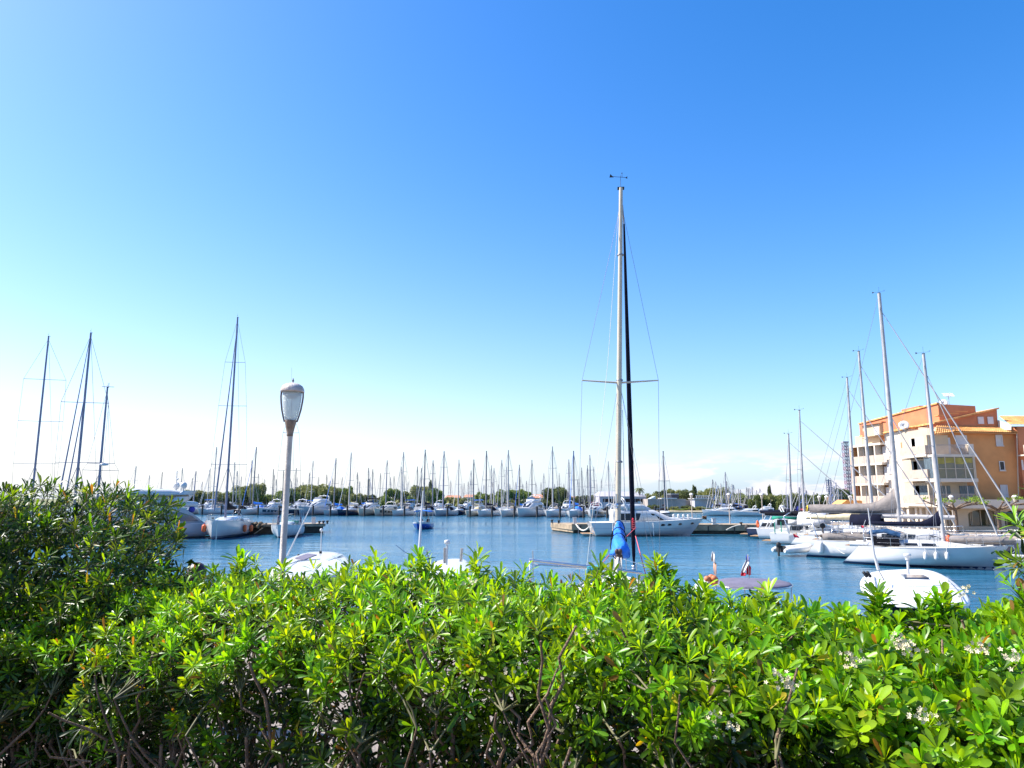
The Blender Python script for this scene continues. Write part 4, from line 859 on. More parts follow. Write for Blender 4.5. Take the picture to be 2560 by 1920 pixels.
# cabin boat with orange lifebuoy
st_ = Vector((XD(1900, 75.5, .3), 75.5, 0)); hh_ = dict(L=9, B=3.2, fs=1.05, fb=1.4, ts=.88, p=2.2, q=.8, sk=.3, bk=1, dr=.3); gc2 = st_ + gv * 4.5
k_ = cruiser(gc2, head(gv), hh_, 'white cabin cruiser with slanting window frames and an orange lifebuoy at its stern', GR, WHITE, 1.1, False, 1, None, None, True, True, (), name='cabin_cruiser')
m = MB(); nn = 16; m.tube([(-4.45, -.9 + .33 * math.cos(2 * PI * i / nn), 1.5 + .33 * math.sin(2 * PI * i / nn)) for i in range(nn + 1)], .08, 8); m.build('lifebuoy', ORANGE, k_)
m = MB()
for s in (1, -1):
    for x_ in (-4.2, -3.3): m.tube([(x_, s * 1.4, 1.05), (x_ + .9, s * 1.25, 2.7)], .05, 6)
m.tube([(-3.3, 1.25, 2.7), (-3.3, -1.25, 2.7)], .05, 6); m.build('targa_frame', WHITE, k_)
st_ = Vector((XD(1873, 79.5, .3), 79.5, 0)); hh_ = dict(L=7, B=2.7, fs=.9, fb=1.2, ts=.88, p=2.2, q=.8, sk=.3, bk=1, dr=.3)
k2 = cruiser(st_ + gv * 3.5, head(gv), hh_, 'small dark sided motorboat nearest the pier end with black outboard', GR, NAVY, .7, False, 1, None, None, False, False, (), name='small_motorboat')
MB().ell((-3.7, 0, .95), .3, .25, .35).build('outboard_motor', RUB, k2)
# distant extras at the quay: spanish coloured pennants on boat six
flag(None, 66, [(YEL, ((2016, 1266), (2022, 1260), (2020, 1278), (2012, 1282))), (RED, ((2001, 1272), (2012, 1272), (2012, 1282), (2003, 1280)))], ((2014, 1290), (2020, 1260)), 'flag', 'red and yellow flag bunched on a staff above the green canopy boat')
flag(None, 66, [(FBLUE, ((1993, 1264), (1996, 1268), (1996, 1277), (1988, 1275)))], ((1996, 1285), (1996, 1263)), 'flag', 'dark blue flag at the leaning mast above the green canopy boat')
flag(None, 46, [(RED, ((2153, 1313), (2161, 1316), (2160, 1321), (2153, 1319)))], ((2155, 1325), (2164, 1300)), 'flag', 'tiny red and white flag beside the cream sail cover')
hang_rope('mooring_rope', (XD(2060, 51, 1), 51, 1.15), (XD(2115, 48.5, .8), 48.5, .8), .12, .02, ROPE, 'pale mooring line between the two nearest quay sailboats, upper one')
hang_rope('mooring_rope', (XD(2085, 51, 1), 51, .9), (XD(2112, 48.5, .4), 48.5, .5), .1, .02, ROPE, 'pale mooring line between the two nearest quay sailboats, lower one')
# dark motor boat with white cabin roof behind boat one
hx = dict(L=10, B=3.2, fs=1.1, fb=1.4, ts=.85, p=2.2, q=.8, sk=.2, bk=.9, dr=.3)
xc = Vector((XD(2230, 47.8, 1), 47.2, 0)) + Vector((hv.x, hv.y, 0)) * 1.2
b7 = cruiser(xc, head(hv), hx, 'dark hulled motor boat with white wheelhouse roof squeezed behind the navy covered sailboat', GR, NAVY, .8, False, 1, None, None, False, False, (), name='motor_boat')
b7.location = c + Vector((hv.x, hv.y, 0)) * 1.6 + Vector((.27, .96, 0)).normalized() * 4.2
# small boats past the bow at the right edge
for i, (px, D, lb) in enumerate(((2580, 44.5, 'white dinghy bow poking out past the navy covered sailboat, right edge'), (2615, 41, 'small white open boat at the right edge behind the leaves'))):
    hh_ = dict(L=5, B=2, fs=.6, fb=.85, ts=.85, p=2.2, q=.8, sk=.2, bk=.6, dr=.2); oo = thing('small_boat', (XD(px, D, .5), D, 0), R(150 + 20 * i), lb, 'dinghy')
    hull_mesh(hh_, 10, 5).build('hull', WHITE, oo); deck_mesh(hh_).build('deck', DECK, oo); fender(hh_, .4, 1, oo, FENW, .5, .12, .1); fender(hh_, .4, -1, oo, FENW, .5, .12, .1)
# bicycle on the quay
bk = thing('bicycle', (XD(2250, 56.5, 1), 57, .7), R(10), 'bicycle leaning on the quay between the two sail covers', 'bicycle')
for x_ in (0, 1.05):
    m = MB(); m.tube([(x_ + .33 * math.cos(2 * PI * i / 20), 0, .34 + .33 * math.sin(2 * PI * i / 20)) for i in range(21)], .03, 6)
    for i in range(6): m.tube([(x_, 0, .34), (x_ + .33 * math.cos(PI * i / 3), 0, .34 + .33 * math.sin(PI * i / 3))], .006, 3)
    m.build('wheel', RUB, bk)
m = MB()
for a_, b_ in (((0, 0, .34), (.35, 0, .85)), ((.35, 0, .85), (.9, 0, .85)), ((.9, 0, .9), (1.05, 0, .34)), ((0, 0, .34), (.45, 0, .32)), ((.45, 0, .32), (.9, 0, .8)), ((.45, 0, .32), (.33, 0, .95)), ((.9, 0, .8), (.88, 0, 1.02)), ((.88, -.25, 1.02), (.88, .25, 1.02))): m.tube([a_, b_], .018, 5)
m.build('frame', mat('bike_frame', (.12, .1, .1), .5), bk); MB().ell((.31, 0, .98), .13, .06, .03).build('saddle', RUB, bk)
# ------------------------------------------------------------------ people
def blend_path(pts, rad):
    return pts, rad
def skin_body(name, chains, m, parent=None, sub=1):
    """chains: list of joint lists [(pos, r)...]; joints shared by equal position are merged"""
    vs = []; rs = []; es = []; ix = {}
    for ch in chains:
        prev = None
        for p, r in ch:
            k = tuple(round(x, 4) for x in p)
            if k not in ix: ix[k] = len(vs); vs.append(p); rs.append(r)
            if prev is not None: es.append((prev, ix[k]))
            prev = ix[k]
    me = bpy.data.meshes.new(name); me.from_pydata(vs, es, []); o = bpy.data.objects.new(name, me); C.objects.link(o)
    sk = o.modifiers.new('skin', 'SKIN'); me.skin_vertices.new() if not me.skin_vertices else None
    for i, r in enumerate(rs): me.skin_vertices[0].data[i].radius = (r, r)
    me.skin_vertices[0].data[0].use_root = True
    sk.use_smooth_shade = True
    sb = o.modifiers.new('sub', 'SUBSURF'); sb.levels = sub; sb.render_levels = sub
    me.materials.append(m)
    if parent is not None: o.parent = parent
    return o
SKIN = mat('skin', (.5, .3, .21), .5, var=.08)
def person(loc, rz, label, hairm, shirt, trous, seated=False, group=None):
    o = thing('person', loc, rz, label, 'person', group); hz = .92 if not seated else .45
    T = lambda z: z - (.47 if seated else 0)
    pel = (0, 0, T(.92))
    ch = [[(pel, .13), ((.0, 0, T(1.12)), .12), ((.01, 0, T(1.32)), .14), ((0, 0, T(1.43)), .075), ((.01, 0, T(1.5)), .055), ((.02, 0, T(1.58)), .085), ((.02, 0, T(1.66)), .09)]]
    for s in (1, -1):
        if seated: ch.append([(pel, .13), ((.08, s * .1, .46), .09), ((.44, s * .12, .46), .065), ((.46, s * .12, .08), .045), ((.58, s * .12, .03), .035)])
        else: ch.append([(pel, .13), ((0, s * .1, .86), .095), ((.02, s * .11, .5), .06), ((-.02, s * .11, .1), .042), ((.12, s * .12, .03), .035)])
        hand = (.22, s * .24, T(.98)) if seated else (.06, s * .27, T(.82))
        ch.append([((.01, 0, T(1.32)), .14), ((0, s * .17, T(1.38)), .055), ((.0, s * .23, T(1.1)), .042), (hand, .028)])
        for f in range(4): ch.append([(hand, .028), ((hand[0] + .06, hand[1] - .02 + .015 * f, hand[2] - .05 - .01 * (f in (1, 2))), .009), ((hand[0] + .085, hand[1] - .02 + .014 * f, hand[2] - .09), .008)])
        ch.append([(hand, .028), ((hand[0] + .045, hand[1] - s * .035, hand[2] - .02), .01)])
    skin_body('body', ch, SKIN, o)
    skin_body('shirt', [[((.0, 0, T(.98)), .145), ((.0, 0, T(1.12)), .135), ((.01, 0, T(1.32)), .155), ((.0, 0, T(1.42)), .09)]] + [[((.01, 0, T(1.32)), .155), ((0, s * .17, T(1.38)), .07), ((0, s * .21, T(1.2)), .062)] for s in (1, -1)], shirt, o)
    skin_body('trousers', [[(pel, .145), ((.08 if seated else 0, s * .1, .46 if seated else .86), .105), ((.44 if seated else .02, s * .12, .46 if seated else .5), .078), ((.46 if seated else -.02, s * .12, .14), .06)] for s in (1, -1)], trous, o)
    hm_ = MB(); hm_.ell((.0, 0, T(1.66)), .115, .1, .112, 16, 10); hm_.ell((-.045, 0, T(1.6)), .09, .1, .13, 14, 8); hm_.build('hair', hairm, o)
    f = MB(); f.ell((.112, 0, T(1.60)), .018, .012, .022, 8, 6)
    for s in (1, -1): f.ell((.02, s * .088, T(1.61)), .015, .012, .03, 8, 5)
    f.build('nose_and_ears', SKIN, o)
    f = MB()
    for s in (1, -1): f.ell((.102, s * .032, T(1.635)), .01, .014, .008, 8, 5)
    f.ell((.1, 0, T(1.555)), .01, .025, .006, 8, 5); f.build('eyes_and_mouth', mat('face_dark', (.1, .04, .03), .5), o)
    return o
person((XD(492, 7.8, 3.5), 7.8, 1.9 - .07), R(100), 'person seen only as a dark red haired head above the hedge', mat('hair_dark_red', (.05, .012, .012), .45, var=.5, vs=40, stretch=(1, 1, .3)), mat('shirt_plain', (.3, .3, .33), .8), mat('trousers_dark', (.05, .05, .07), .8))
# blue tender with two people
tc_ = G(1055, 1322); tz = thing('tender_boat', (tc_.x, tc_.y, 0), R(-98), 'small blue and white motorboat with blue canopy coming down the channel', 'motor boat')
ht = dict(L=5.6, B=2.35, fs=.75, fb=1.0, ts=.85, p=2.2, q=.8, sk=.1, bk=.5, dr=.2)
hull_mesh(ht, 14, 6).build('hull', BLUE, tz); hull_strip(ht, .86, 1.03, 0, 1, .02).build('gunwale', WHITE, tz)
m = MB(); m.box(-2.6, 1.2, -.85, .85, .3, .36); m.build('cockpit_floor', DECK, tz); deck_mesh(ht, .62, 1).build('foredeck', DECK, tz)
MB().box(-.6, .2, -.35, .35, .36, 1.0).build('console', WHITE, tz, bevel=.05); MB().box(-1.6, -1.1, -.8, .8, .36, .72).build('bench', WHITE, tz, bevel=.04)
m = MB(); m.loft([[(x_, -1.05, 2.28), (x_, -.9, 2.42), (x_, 0, 2.5), (x_, .9, 2.42), (x_, 1.05, 2.28), (x_, .9, 2.38), (x_, 0, 2.45), (x_, -.9, 2.38)] for x_ in (-1.9, -.8, .5)]); m.build('canopy', CBLUE, tz)
m = MB()
for x_ in (-1.8, .4):
    for s in (1, -1): m.tube([(x_, s * 1.05, 2.3), (x_, s * 1.02, .9)], .025, 5)
m.build('canopy_frame', STEEL, tz); MB().ell((-2.9, 0, .8), .25, .2, .3).build('outboard_motor', RUB, tz)
DK = mat('dark_clothes', (.03, .03, .04), .8); M_ = Matrix.Translation(tz.location) @ Matrix.Rotation(R(-98), 4, 'Z')
person(M_ @ Vector((-1.35, .5, .33)), R(-98), 'person in dark clothes sitting on the right side of the blue tender', mat('hair_black', (.02, .015, .012), .5), DK, DK, True)
person(M_ @ Vector((-1.35, -.5, .33)), R(-98), 'person in dark clothes sitting on the left side of the blue tender', MATS['hair_black'], DK, DK, True)
# ------------------------------------------------------------------ far marina
FG = 'boats in the far marina'
def fhull(L, B, **k):
    d = dict(L=L, B=B, fs=L * .1, fb=L * .13, ts=.75, p=2.1, q=.85, sk=.2, sd=0, bk=.6, dr=.3); d.update(k); return d
PROTO = {}
def far_sail(key, hm, cover, spr=((.5, 1.0),), L=10.5, gen=ALU):
    if key not in PROTO:
        o = sailboat((0, -500, 0), 0, fhull(L, L * .31), 14.0, 'x', FG, spreaders=spr, cover=cover, genoa=gen, mr=.17, wr=.024, lod=0, hm=hm, cover_mesh_args=dict(h0=.35, h1=.7, w_=.2), gr=.07, rake=.15, mastm=dict(w_navy=FARM, w_grey=ALU, w_blue=FARM, n_white=ALU, g_none=ALUD, w_cream=FARM, k_black=FARM).get(key, FARM))
        PROTO[key] = (o, [False])
    return PROTO[key]
def put_sail(key, loc, rz, H, label, sc=1., fore=True, **k):
    o, used = far_sail(key, **k)
    if not used[0]: used[0] = True; t = [o] + kids(o)
    else: t = copy_tree(o)
    r = t[0]; r.location = loc; r.rotation_euler = (0, 0, rz); r['label'] = label; r.scale = (sc, sc, sc)
    for c in t[1:]:
        if c.name.split('.')[0] in ('mast', 'rigging', 'furled_sail', 'spreader') and c.parent == r:
            z0 = 1.4; f = (H / sc - z0) / (14 - z0); c.scale = (1, 1, f); c.location = (0, 0, z0 * (1 - f))
    return r
SK = [('w_navy', dict(hm=WHITE, cover=CNAVY)), ('w_grey', dict(hm=WHITE, cover=CGREY, spr=((.35, 1.), (.65, .9)))), ('w_blue', dict(hm=WHITE, cover=CBLUE, gen=CBLUE)),
      ('n_white', dict(hm=NAVY, cover=FWHT, gen=FWHT)), ('g_none', dict(hm=GREY, cover=None, spr=((.4, 1.1), (.72, .8)))), ('w_cream', dict(hm=CREAM, cover=CCREAM)), ('k_black', dict(hm=BLACKH, cover=CBLACK))]
SKD = dict(SK)
def Dfront(px): return 172 - (px - 700) / 740 * 20 if px < 1440 else 152
FH = Vector((-.30, -.95, 0)).normalized(); fh = head(FH)
# (centre px, kind, mast px/top or None, hull phrase)
front = [
 (487, 's:g_none', 495, 1178, 'grey sailboat in the far front row just right of the big yacht arch'),
 (531, 'm:low', 0, 0, 'white cruiser in the far front row left of the tall leaning dark mast'),
 (577, 's:w_grey', 547, 1118, 'white sailboat in the far front row directly behind the tall masted yacht'),
 (620, 's:w_blue', 645, 1118, 'white sailboat with blue covers far row, left of the first far cruiser'),
 (676, 'm:flyn', 0, 0, 'white cruiser with navy hull band in the far row, just left of lamp'),
 (741, 'm:navy', 0, 0, 'navy hulled flybridge cruiser in the far row, first right of the lamp pole'),
 (790, 'm:big', 0, 0, 'largest pale grey trawler yacht in the far row with davit and mast'),
 (840, 's:w_blue', 843, 1146, 'white sailboat with bright blue tarpaulin in the far row by the trawler'),
 (881, 's:n_white', 881, 1132, 'navy hulled sailboat with pale covers below the tallest mast right of the lamp'),
 (922, 'm:bim', 0, 0, 'cream flybridge cruiser with black bimini in front of the pale round tower'),
 (965, 'm:cream', 0, 0, 'cream cruiser with dark hull windows in the far row beyond the blue tender'),
 (1012, 's:w_grey', 1011, 1131, 'white sailboat far row, first one left of the blue tender'),
 (1065, 's:w_navy', 1064, 1125, 'white sailboat far row, exactly above the blue tender'),
 (1116, 's:g_none', 1111, 1129, 'white sailboat far row with the tall mast right of the blue tender'),
 (1168, 's:w_cream', 1185, 1149.5, 'cream white sailboat in the far row with turquoise cloth, left of the crossed masts'),
 (1218, 's:w_navy', 1216.7, 1128, 'bow on white sailboat with very tall mast before the middle tree clump'),
 (1270, 's:w_grey', 1270.5, 1126, 'white sailboat with tall mast left of the bow on sportfishing boat'),
 (1325, 'm:sport', 0, 0, 'white bow on sportfishing cruiser with tall bridge, above the right pier tip'),
 (1380, 's:w_grey', 1380, 1117, 'white sailboat carrying the tallest far mast, right of the sportfishing cruiser'),
 (1436, 's:w_blue', 1432, 1128, 'white sailboat with slanting blue tarpaulin above the right pier end'),
 (1487, 'm:dark', 0, 0, 'white cruiser with black hull flash left of the blue boom cover mast'),
 (1540, 'm:low', 0, 0, 'white cruiser half hidden behind the centre mast and pier cruiser'),
]
MK = {}
def far_motor(kind):
    if kind not in MK:
        a = dict(low=dict(k=.75, fly=False, canopy=CNAVY), flyn=dict(k=1.0, stripe=NAVY), navy=dict(hm=NAVY, k=1.0), big=dict(hm=GREY, k=1.35), bim=dict(hm=CREAM, k=1.05, canopy=CBLACK), cream=dict(hm=CREAM, k=.9, fly=False, stripe=BLACKH, fm=CREAM), sport=dict(k=1.45, canopy=None), dark=dict(k=.8, fly=False, stripe=BLACKH), gen=dict(k=.9, canopy=CBLUE), gen2=dict(k=.8, fly=False))[kind]
        L = dict(big=14, sport=12.5).get(kind, 11)
        MK[kind] = (cruiser((0, -500, 0), 0, fhull(L, L * .34, ts=.88, fs=L * .1, fb=L * .16, q=.75), 'x', FG, name='motor_yacht', **a), [False])
    return MK[kind]
def put_motor(kind, loc, rz, label, sc=1.):
    o, used = far_motor(kind)
    if not used[0]: used[0] = True; r = o
    else: r = copy_tree(o)[0]
    r.location = loc; r.rotation_euler = (0, 0, rz); r['label'] = label; r.scale = (sc,) * 3; return r
rr = random.Random(21)
NUM = 'one two three four five six seven eight nine ten eleven twelve thirteen fourteen fifteen sixteen seventeen eighteen nineteen twenty'.split(); NUM += ['twenty ' + n_ for n_ in NUM[:9]] + ['thirty']
for px, kd, mpx, mpy, lb in front:
    D = Dfront(px) + 5; k, key = kd.split(':'); x = XD(px, D, .5)
    if k == 's':
        sc = rr.uniform(.98, 1.1); H = P(mpx, mpy, D).z; put_sail(key, (XD(mpx, D, H) - FH.x * .84 * sc, D + .8 - 1.4, 0), fh + rr.uniform(-.08, .08), H, lb, sc, **SKD[key])
    else: put_motor(key, (x, D, 0), fh + rr.uniform(-.08, .08) - (.12 if key in ('sport',) else 0), lb)
masts = [(343,1165),(376,1188),(408,1180),(451,1170),(477,1195),(507,1204),(526,1174),(581,1154.5),(589,1176.5),(605,1191),(624,1150),(635,1207),(647.5,1185),(663,1197),(679,1172),(682,1187),(688,1198),(704,1175.6),(710,1200.7),(729,1203),(742,1170),(739,1193),(754,1204),(770,1181.5),(784,1151.8),(798,1191.8),(813,1186),(825.7,1202),(823,1209),(856,1193),(870,1206),(890,1180.7),(900,1202.7),(917,1169),(927.7,1172.5),(926,1206),(952,1183),(968.5,1151),(973.5,1193),(981.5,1190),(999.4,1166.5),(1012.5,1186),(1020.4,1204),(1039.7,1166),(1049.4,1169.4),(1078,1150.5),(1098.4,1203),(1124.4,1201),(1147,1149.5),(1150,1212.6),(1168,1204),(1174,1176),(1175.6,1197),(1196.6,1219),(1224.4,1162.8),(1229.3,1205),(1234.7,1170),(1246,1210.5),(1254,1149.8),(1265.8,1167),(1274.6,1210),(1298,1162),(1299.8,1192.4),(1307,1210.7),(1313.6,1202),(1329.3,1150),(1339.4,1207),(1359.4,1183.6),(1384.4,1210),(1396.8,1182.9),(1407,1209),(1420.6,1149),(1451.3,1168.5),(1458.6,1222),(1465.4,1163.3),(1472.6,1138),(1481.8,1166.3),(1502.6,1196.7),(1516.6,1152.7),(1536,1171.6),(833,1196),(1088,1196),(1160,1208),(1210,1212),(1287,1205),(1352,1206),(1442,1200),(1490,1208)]
segs = [(300, 500, 'left of the satellite dome yacht'), (500, 640, 'around the tall leaning dark mast'), (640, 733, 'left of the near lamp pole'), (733, 850, 'right of the near lamp pole'), (850, 925, 'left of the pale round tower'), (925, 1050, 'between the pale tower and blue tender'), (1050, 1150, 'above and right of the blue tender'), (1150, 1240, 'in front of the red roofs'), (1240, 1330, 'left of the sportfishing cruiser'), (1330, 1440, 'before the round dark tree'), (1440, 1560, 'left of the big cream mast')]
ordn = ['first', 'second', 'third', 'fourth', 'fifth', 'sixth', 'seventh', 'eighth', 'ninth', 'tenth', 'eleventh', 'twelfth', 'thirteenth', 'fourteenth']
masts.sort()
for a, b, phrase in segs:
    ms = [m_ for m_ in masts if a <= m_[0] < b]
    for i, (px, py) in enumerate(ms):
        Hm = rr.uniform(12.5, 14.5); D = (Hm - EYE) * F / (HOR - py); D = max(Dfront(px) + 17, min(305, D)); H = P(px, py, D).z
        key = rr.choice([s_[0] for s_ in SK]); size = 'tall' if py < 1165 else 'short' if py > 1198 else 'middling'
        lb = 'back row sailboat, %s mast, %s from left %s' % (size, ordn[i], phrase)
        put_sail(key, (XD(px, D, H) - FH.x * .8, D, 0), fh + rr.choice((0, PI)) + rr.uniform(-.1, .1), H, lb, rr.uniform(.85, 1.0), **SKD[key])
for i in range(30):
    px = 480 + i * 36; D = Dfront(px) + rr.choice((19, 33, 36, 50))
    put_motor(rr.choice(('gen', 'gen2', 'low', 'flyn', 'dark')), (XD(px, D, .5), D, 0), fh + rr.choice((0, PI)), 'far motorboat mostly hidden behind the front row, number %s from the left' % NUM[i], rr.uniform(.7, 1.0))
# mooring piles in front of the row
pil = None
for i, px in enumerate((506, 553.6, 597.5, 645, 698, 739, 782.5, 826, 868, 911, 958, 1011, 1065, 1118.6, 1175, 1230, 1286, 1342.5, 1400, 1459, 1518, 1638)):
    D = Dfront(px) - 2.5 if px < 1600 else 150; lb = 'dark mooring pile before the far row, %s from the left' % (ordn + ['fifteenth', 'sixteenth', 'seventeenth', 'eighteenth', 'nineteenth', 'twentieth', 'twenty first', 'last'])[i]
    if pil is None:
        pil = thing('mooring_pile', (0, 0, 0), 0, lb, 'mooring pile', 'dark mooring piles before the far boats'); m = MB(); m.tube([(0, 0, -2), (0, 0, 2.3)], .22, 8); m.build('post', PILE, pil); MB().lathe([(.25, 2.2), (.25, 2.32), (.05, 2.4)], 8).build('cap', RUB, pil); o = pil
    else: o = copy_tree(pil)[0]
    o.location = (XD(px, D, 1), D, 0); o['label'] = lb
# pontoons
for i, (d0, lb) in enumerate(((13, 'floating walkway right behind the far front row'), (38, 'floating walkway between the second and third far rows'), (62, 'farthest floating walkway of the far marina'))):
    x0, x1 = XD(430, 178 + d0), XD(1560, 152 + d0)
    o = thing('pontoon', (x0, 182 + d0, 0), math.atan2(-26, x1 - x0), lb, 'pontoon'); MB().box(0, math.hypot(x1 - x0, 26), -1.2, 1.2, -.3, .5).build('walkway', WOOD, o)
# black sailboat behind the pier cruiser, mast right of it
put_sail('k_black', (XD(1662, 140, 1), 140, 0), R(-95), P(1659, 1128, 140).z, 'black hulled sailboat with orange ring, bow on behind the white pier cruiser', 1.05, **SKD['k_black'])
# distant right-hand group
for i, (px, py) in enumerate([(1784.7,1199),(1791.8,1203.8),(1798,1213.8),(1805,1208.7),(1816.4,1180),(1819.5,1203),(1826,1216),(1833.3,1210),(1836.4,1212),(1848.6,1221.5),(1854,1223.8),(1868.6,1218.7),(1872.8,1220),(1877.4,1220),(1883,1216.9),(1894,1224.9),(1902,1221.5)]):
    D = 172 + (i % 3) * 14 + (18 if px > 1840 else 0); H = P(px, py, D).z
    key = SK[i % 6][0]; side = 'left' if px < 1840 else 'right'
    idx = i if px < 1840 else i - 9
    put_sail(key, (XD(px, D, H), D, 0), R(-140) + rr.uniform(-.1, .1), H, 'distant sailboat, %s bare mast in the %s cluster beyond the right pier lamps' % (ordn[idx], side), .9, **SKD[key])
for px, D, kd, sc, lb in ((1805, 165, 'gen2', .85, 'long white boat with blue hull lying left in the distant right group'), (1868, 163, 'gen2', .75, 'white motor yacht with dark window beyond the pier lamp nearest the cabin cruisers'), (1908, 172, 'flyn', .7, 'white flybridge boat at the right end of the distant right group')):
    put_motor(kd, (XD(px, D, 1), D, 0), R(178), lb, sc)
for i, (px, py) in enumerate([(2003,1218),(2010.6,1212),(2020,1226),(2037.5,1230),(2081,1203),(2086.7,1218),(2089,1215),(2093.6,1206),(2100,1222),(1973,1236),(2108,1228)]):
    D = 135 + (i % 4) * 11; H = P(px, py, D).z; key = SK[i % 5][0]
    put_sail(key, (XD(px, D, H), D, 0), R(-150), H, 'distant sailboat behind the quay boats, %s bare mast left of the lattice tower' % ordn[i], .85, **SKD[key])
# ------------------------------------------------------------------ towers
def lattice(px, D, ytop, zb, wpx, label):
    zt = P(px, ytop, D).z; x = XD(px, D, zt * .5); hw = wpx / F * D / 2
    o = thing('lattice_tower', (x, D, zb), 0, label, 'lattice tower'); H = zt - zb; n = 18
    m = MB(); mr_ = MB(); cs = [(-hw, -hw), (hw, -hw), (hw, hw), (-hw, hw)]
    for i in range(n):
        t_ = m if i % 2 else mr_; z0, z1 = H * i / n, H * (i + 1) / n
        for k in range(4):
            a, b = cs[k], cs[(k + 1) % 4]
            t_.tube([(*a, z0), (*a, z1)], .17, 4); t_.tube([(*a, z0), (*b, z1)], .09, 4); t_.tube([(*b, z0), (*a, z1)], .09, 4); t_.tube([(*a, z0), (*b, z0)], .13, 4)
    m.build('white_section', mat('tower_white', (.33, .33, .42), .5), o); mr_.build('red_section', mat('tower_red', (.34, .2, .28), .5), o)
    MB().box(-hw * 1.3, hw * 1.3, -hw * 1.3, hw * 1.3, H, H + .6).build('top_platform', mat('tower_white', (.33, .33, .42), .5), o)
lattice(2118, 330, 1107, .8, 11, 'pale red and white lattice tower left of the apartment building')
x = XD(2077, 150); o = thing('antenna_mast', (x, 150, 0), 0, 'mast crowded with antennas among the masts left of the lattice tower', 'antenna mast')
zt = P(2077, 1198, 150).z; MB().tube([(0, 0, 0), (0, 0, zt)], [.22, .14], 6).build('pole', ALUD, o)
m = MB()
for i in range(7): m.box(-.6 + .2 * (i % 2), .6, -.2, .2, zt - 2.6 + i * .38, zt - 2.45 + i * .38)
m.tube([(-.5, 0, zt - 2.6), (-.5, 0, zt + .4)], .08, 4); m.tube([(.5, 0, zt - 2.6), (.5, 0, zt + .2)], .08, 4); m.build('antenna_cluster', ALUD, o)
D = 620; x = XD(920, D); zt = P(920, 1197, D).z; o = thing('round_tower', (x, D, 0), 0, 'slim pale round tower standing behind the marina masts', 'tower')
r_ = 2.6 / F * D; MB().lathe([(r_, 0), (r_, zt - 1), (r_ * 1.05, zt - 1), (r_ * 1.05, zt), (.2, zt + .2)], 16).build('shaft', mat('tower_concrete', (.4, .39, .42), .9), o)
m = MB()
for i in range(9): m.box(-.25, .25, -r_ - .05, -r_ + .1, 4 + i * zt / 11, 5.2 + i * zt / 11)
m.build('window', GLASS, o)
# ------------------------------------------------------------------ low distant buildings
TERR = mat('terracotta_far', (.5, .22, .13), .85, var=.2, vs=1); STUC = mat('stucco_sand', (.55, .47, .36), .9, var=.1); SHED = mat('shed_grey', (.42, .41, .43), .7, var=.08, vs=.5)
def house(px0, px1, ye, yr, D, wallm, roofm, label, zb=.8, depth=9, name='distant_house', wins=5, gable=True):
    x0, x1 = XD(px0, D), XD(px1, D); ze, zr = P(px0, ye, D).z, P(px0, yr, D).z
    o = thing(name, ((x0 + x1) / 2, D, zb), 0, label, 'building'); w_ = (x1 - x0) / 2; ze -= zb; zr -= zb
    MB().box(-w_, w_, 0, depth, 0, ze).build('wall', wallm, o)
    m = MB(); m.loft([[(-w_ * f, -.4, ze + .02), (-w_ * f, depth + .4, ze + .02), (-w_ * f * g_, depth / 2 + .2, zr), (-w_ * f * g_, depth / 2 - .2, zr)] for f, g_ in ((1.02, .8),)] + [[(w_ * f, -.4, ze + .02), (w_ * f, depth + .4, ze + .02), (w_ * f * g_, depth / 2 + .2, zr), (w_ * f * g_, depth / 2 - .2, zr)] for f, g_ in ((1.02, .8),)], sm=False); m.build('roof', roofm, o)
    for i in range(wins):
        xx = -w_ + (i + .5) * 2 * w_ / wins; MB().box(xx - .6, xx + .6, -.06, .02, ze * .35, ze * .75).build('window', GLASS, o)
    return o
house(1112, 1150, 1244, 1238, 300, STUC, TERR, 'low sand house with red roof left of the middle tree clump')
house(1158, 1205, 1243, 1236.5, 296, STUC, TERR, 'wider sand house with red roof in the middle of the far shore')
house(1240, 1300, 1242, 1237, 290, STUC, TERR, 'long low building with red roof right of the middle tree clump')
house(1322, 1385, 1245, 1236, 285, STUC, TERR, 'orange roofed house beside the round dark tree')
house(1425, 1462, 1248, 1241, 280, mat('stucco_yellow', (.6, .48, .2), .9), TERR, 'yellowish low house between round tree and grey shed')
sh = house(1499, 1616, 1241, 1228, 235, SHED, mat('shed_roof', (.40, .38, .42), .6), 'large grey boatyard shed with ribbon window behind the centre mast', wins=0, depth=24)
w_ = (XD(1616, 235) - XD(1499, 235)) / 2
MB().box(-w_ * .85, w_ * .9, -.08, .02, 1.9, 3.0).build('ribbon_window', GLASS, sh)
for i in range(8): MB().box(-w_ * .8 + i * w_ * .22, -w_ * .8 + i * w_ * .22 + .12, -.12, -.085, 1.9, 3.0).build('mullion', SHED, sh)
MB().box(-w_ - 3, -w_ - .3, -.6, 1, 0, 1.9).build('red_door', RED, sh)
PRK = mat('concrete_wall_far', (.34, .29, .25), .9, var=.16, vs=.3, bump=.2, bs=2)
D = 226; x0, x1, x2 = XD(1620, D), XD(1716, D), XD(1778, D); zt = P(1700, 1249, D).z
o = thing('boatyard_wall', (x0, D, .2), 0, 'long brownish concrete building behind the sandy shore, centre right', 'building')
MB().box(0, x1 - x0, 0, 12, 0, zt).build('wall', PRK, o); MB().box(x1 - x0 + .01, x2 - x0, 1.5, 12, 0, zt - .5).build('low_wall', PRK, o)
MB().box((x1 - x0) * .36, (x1 - x0) * .76, -.4, 6, zt + .01, zt + .35).build('white_roof', WHITE, o)
MB().prism([((x1 - x0) * .06, -.3, zt + .01), ((x1 - x0) * .2, -.3, zt + .01), ((x1 - x0) * .2, -.3, zt + .9)], (0, 5, 0)).build('white_canopy', WHITE, o)
o['_'] = 0; del o['_']
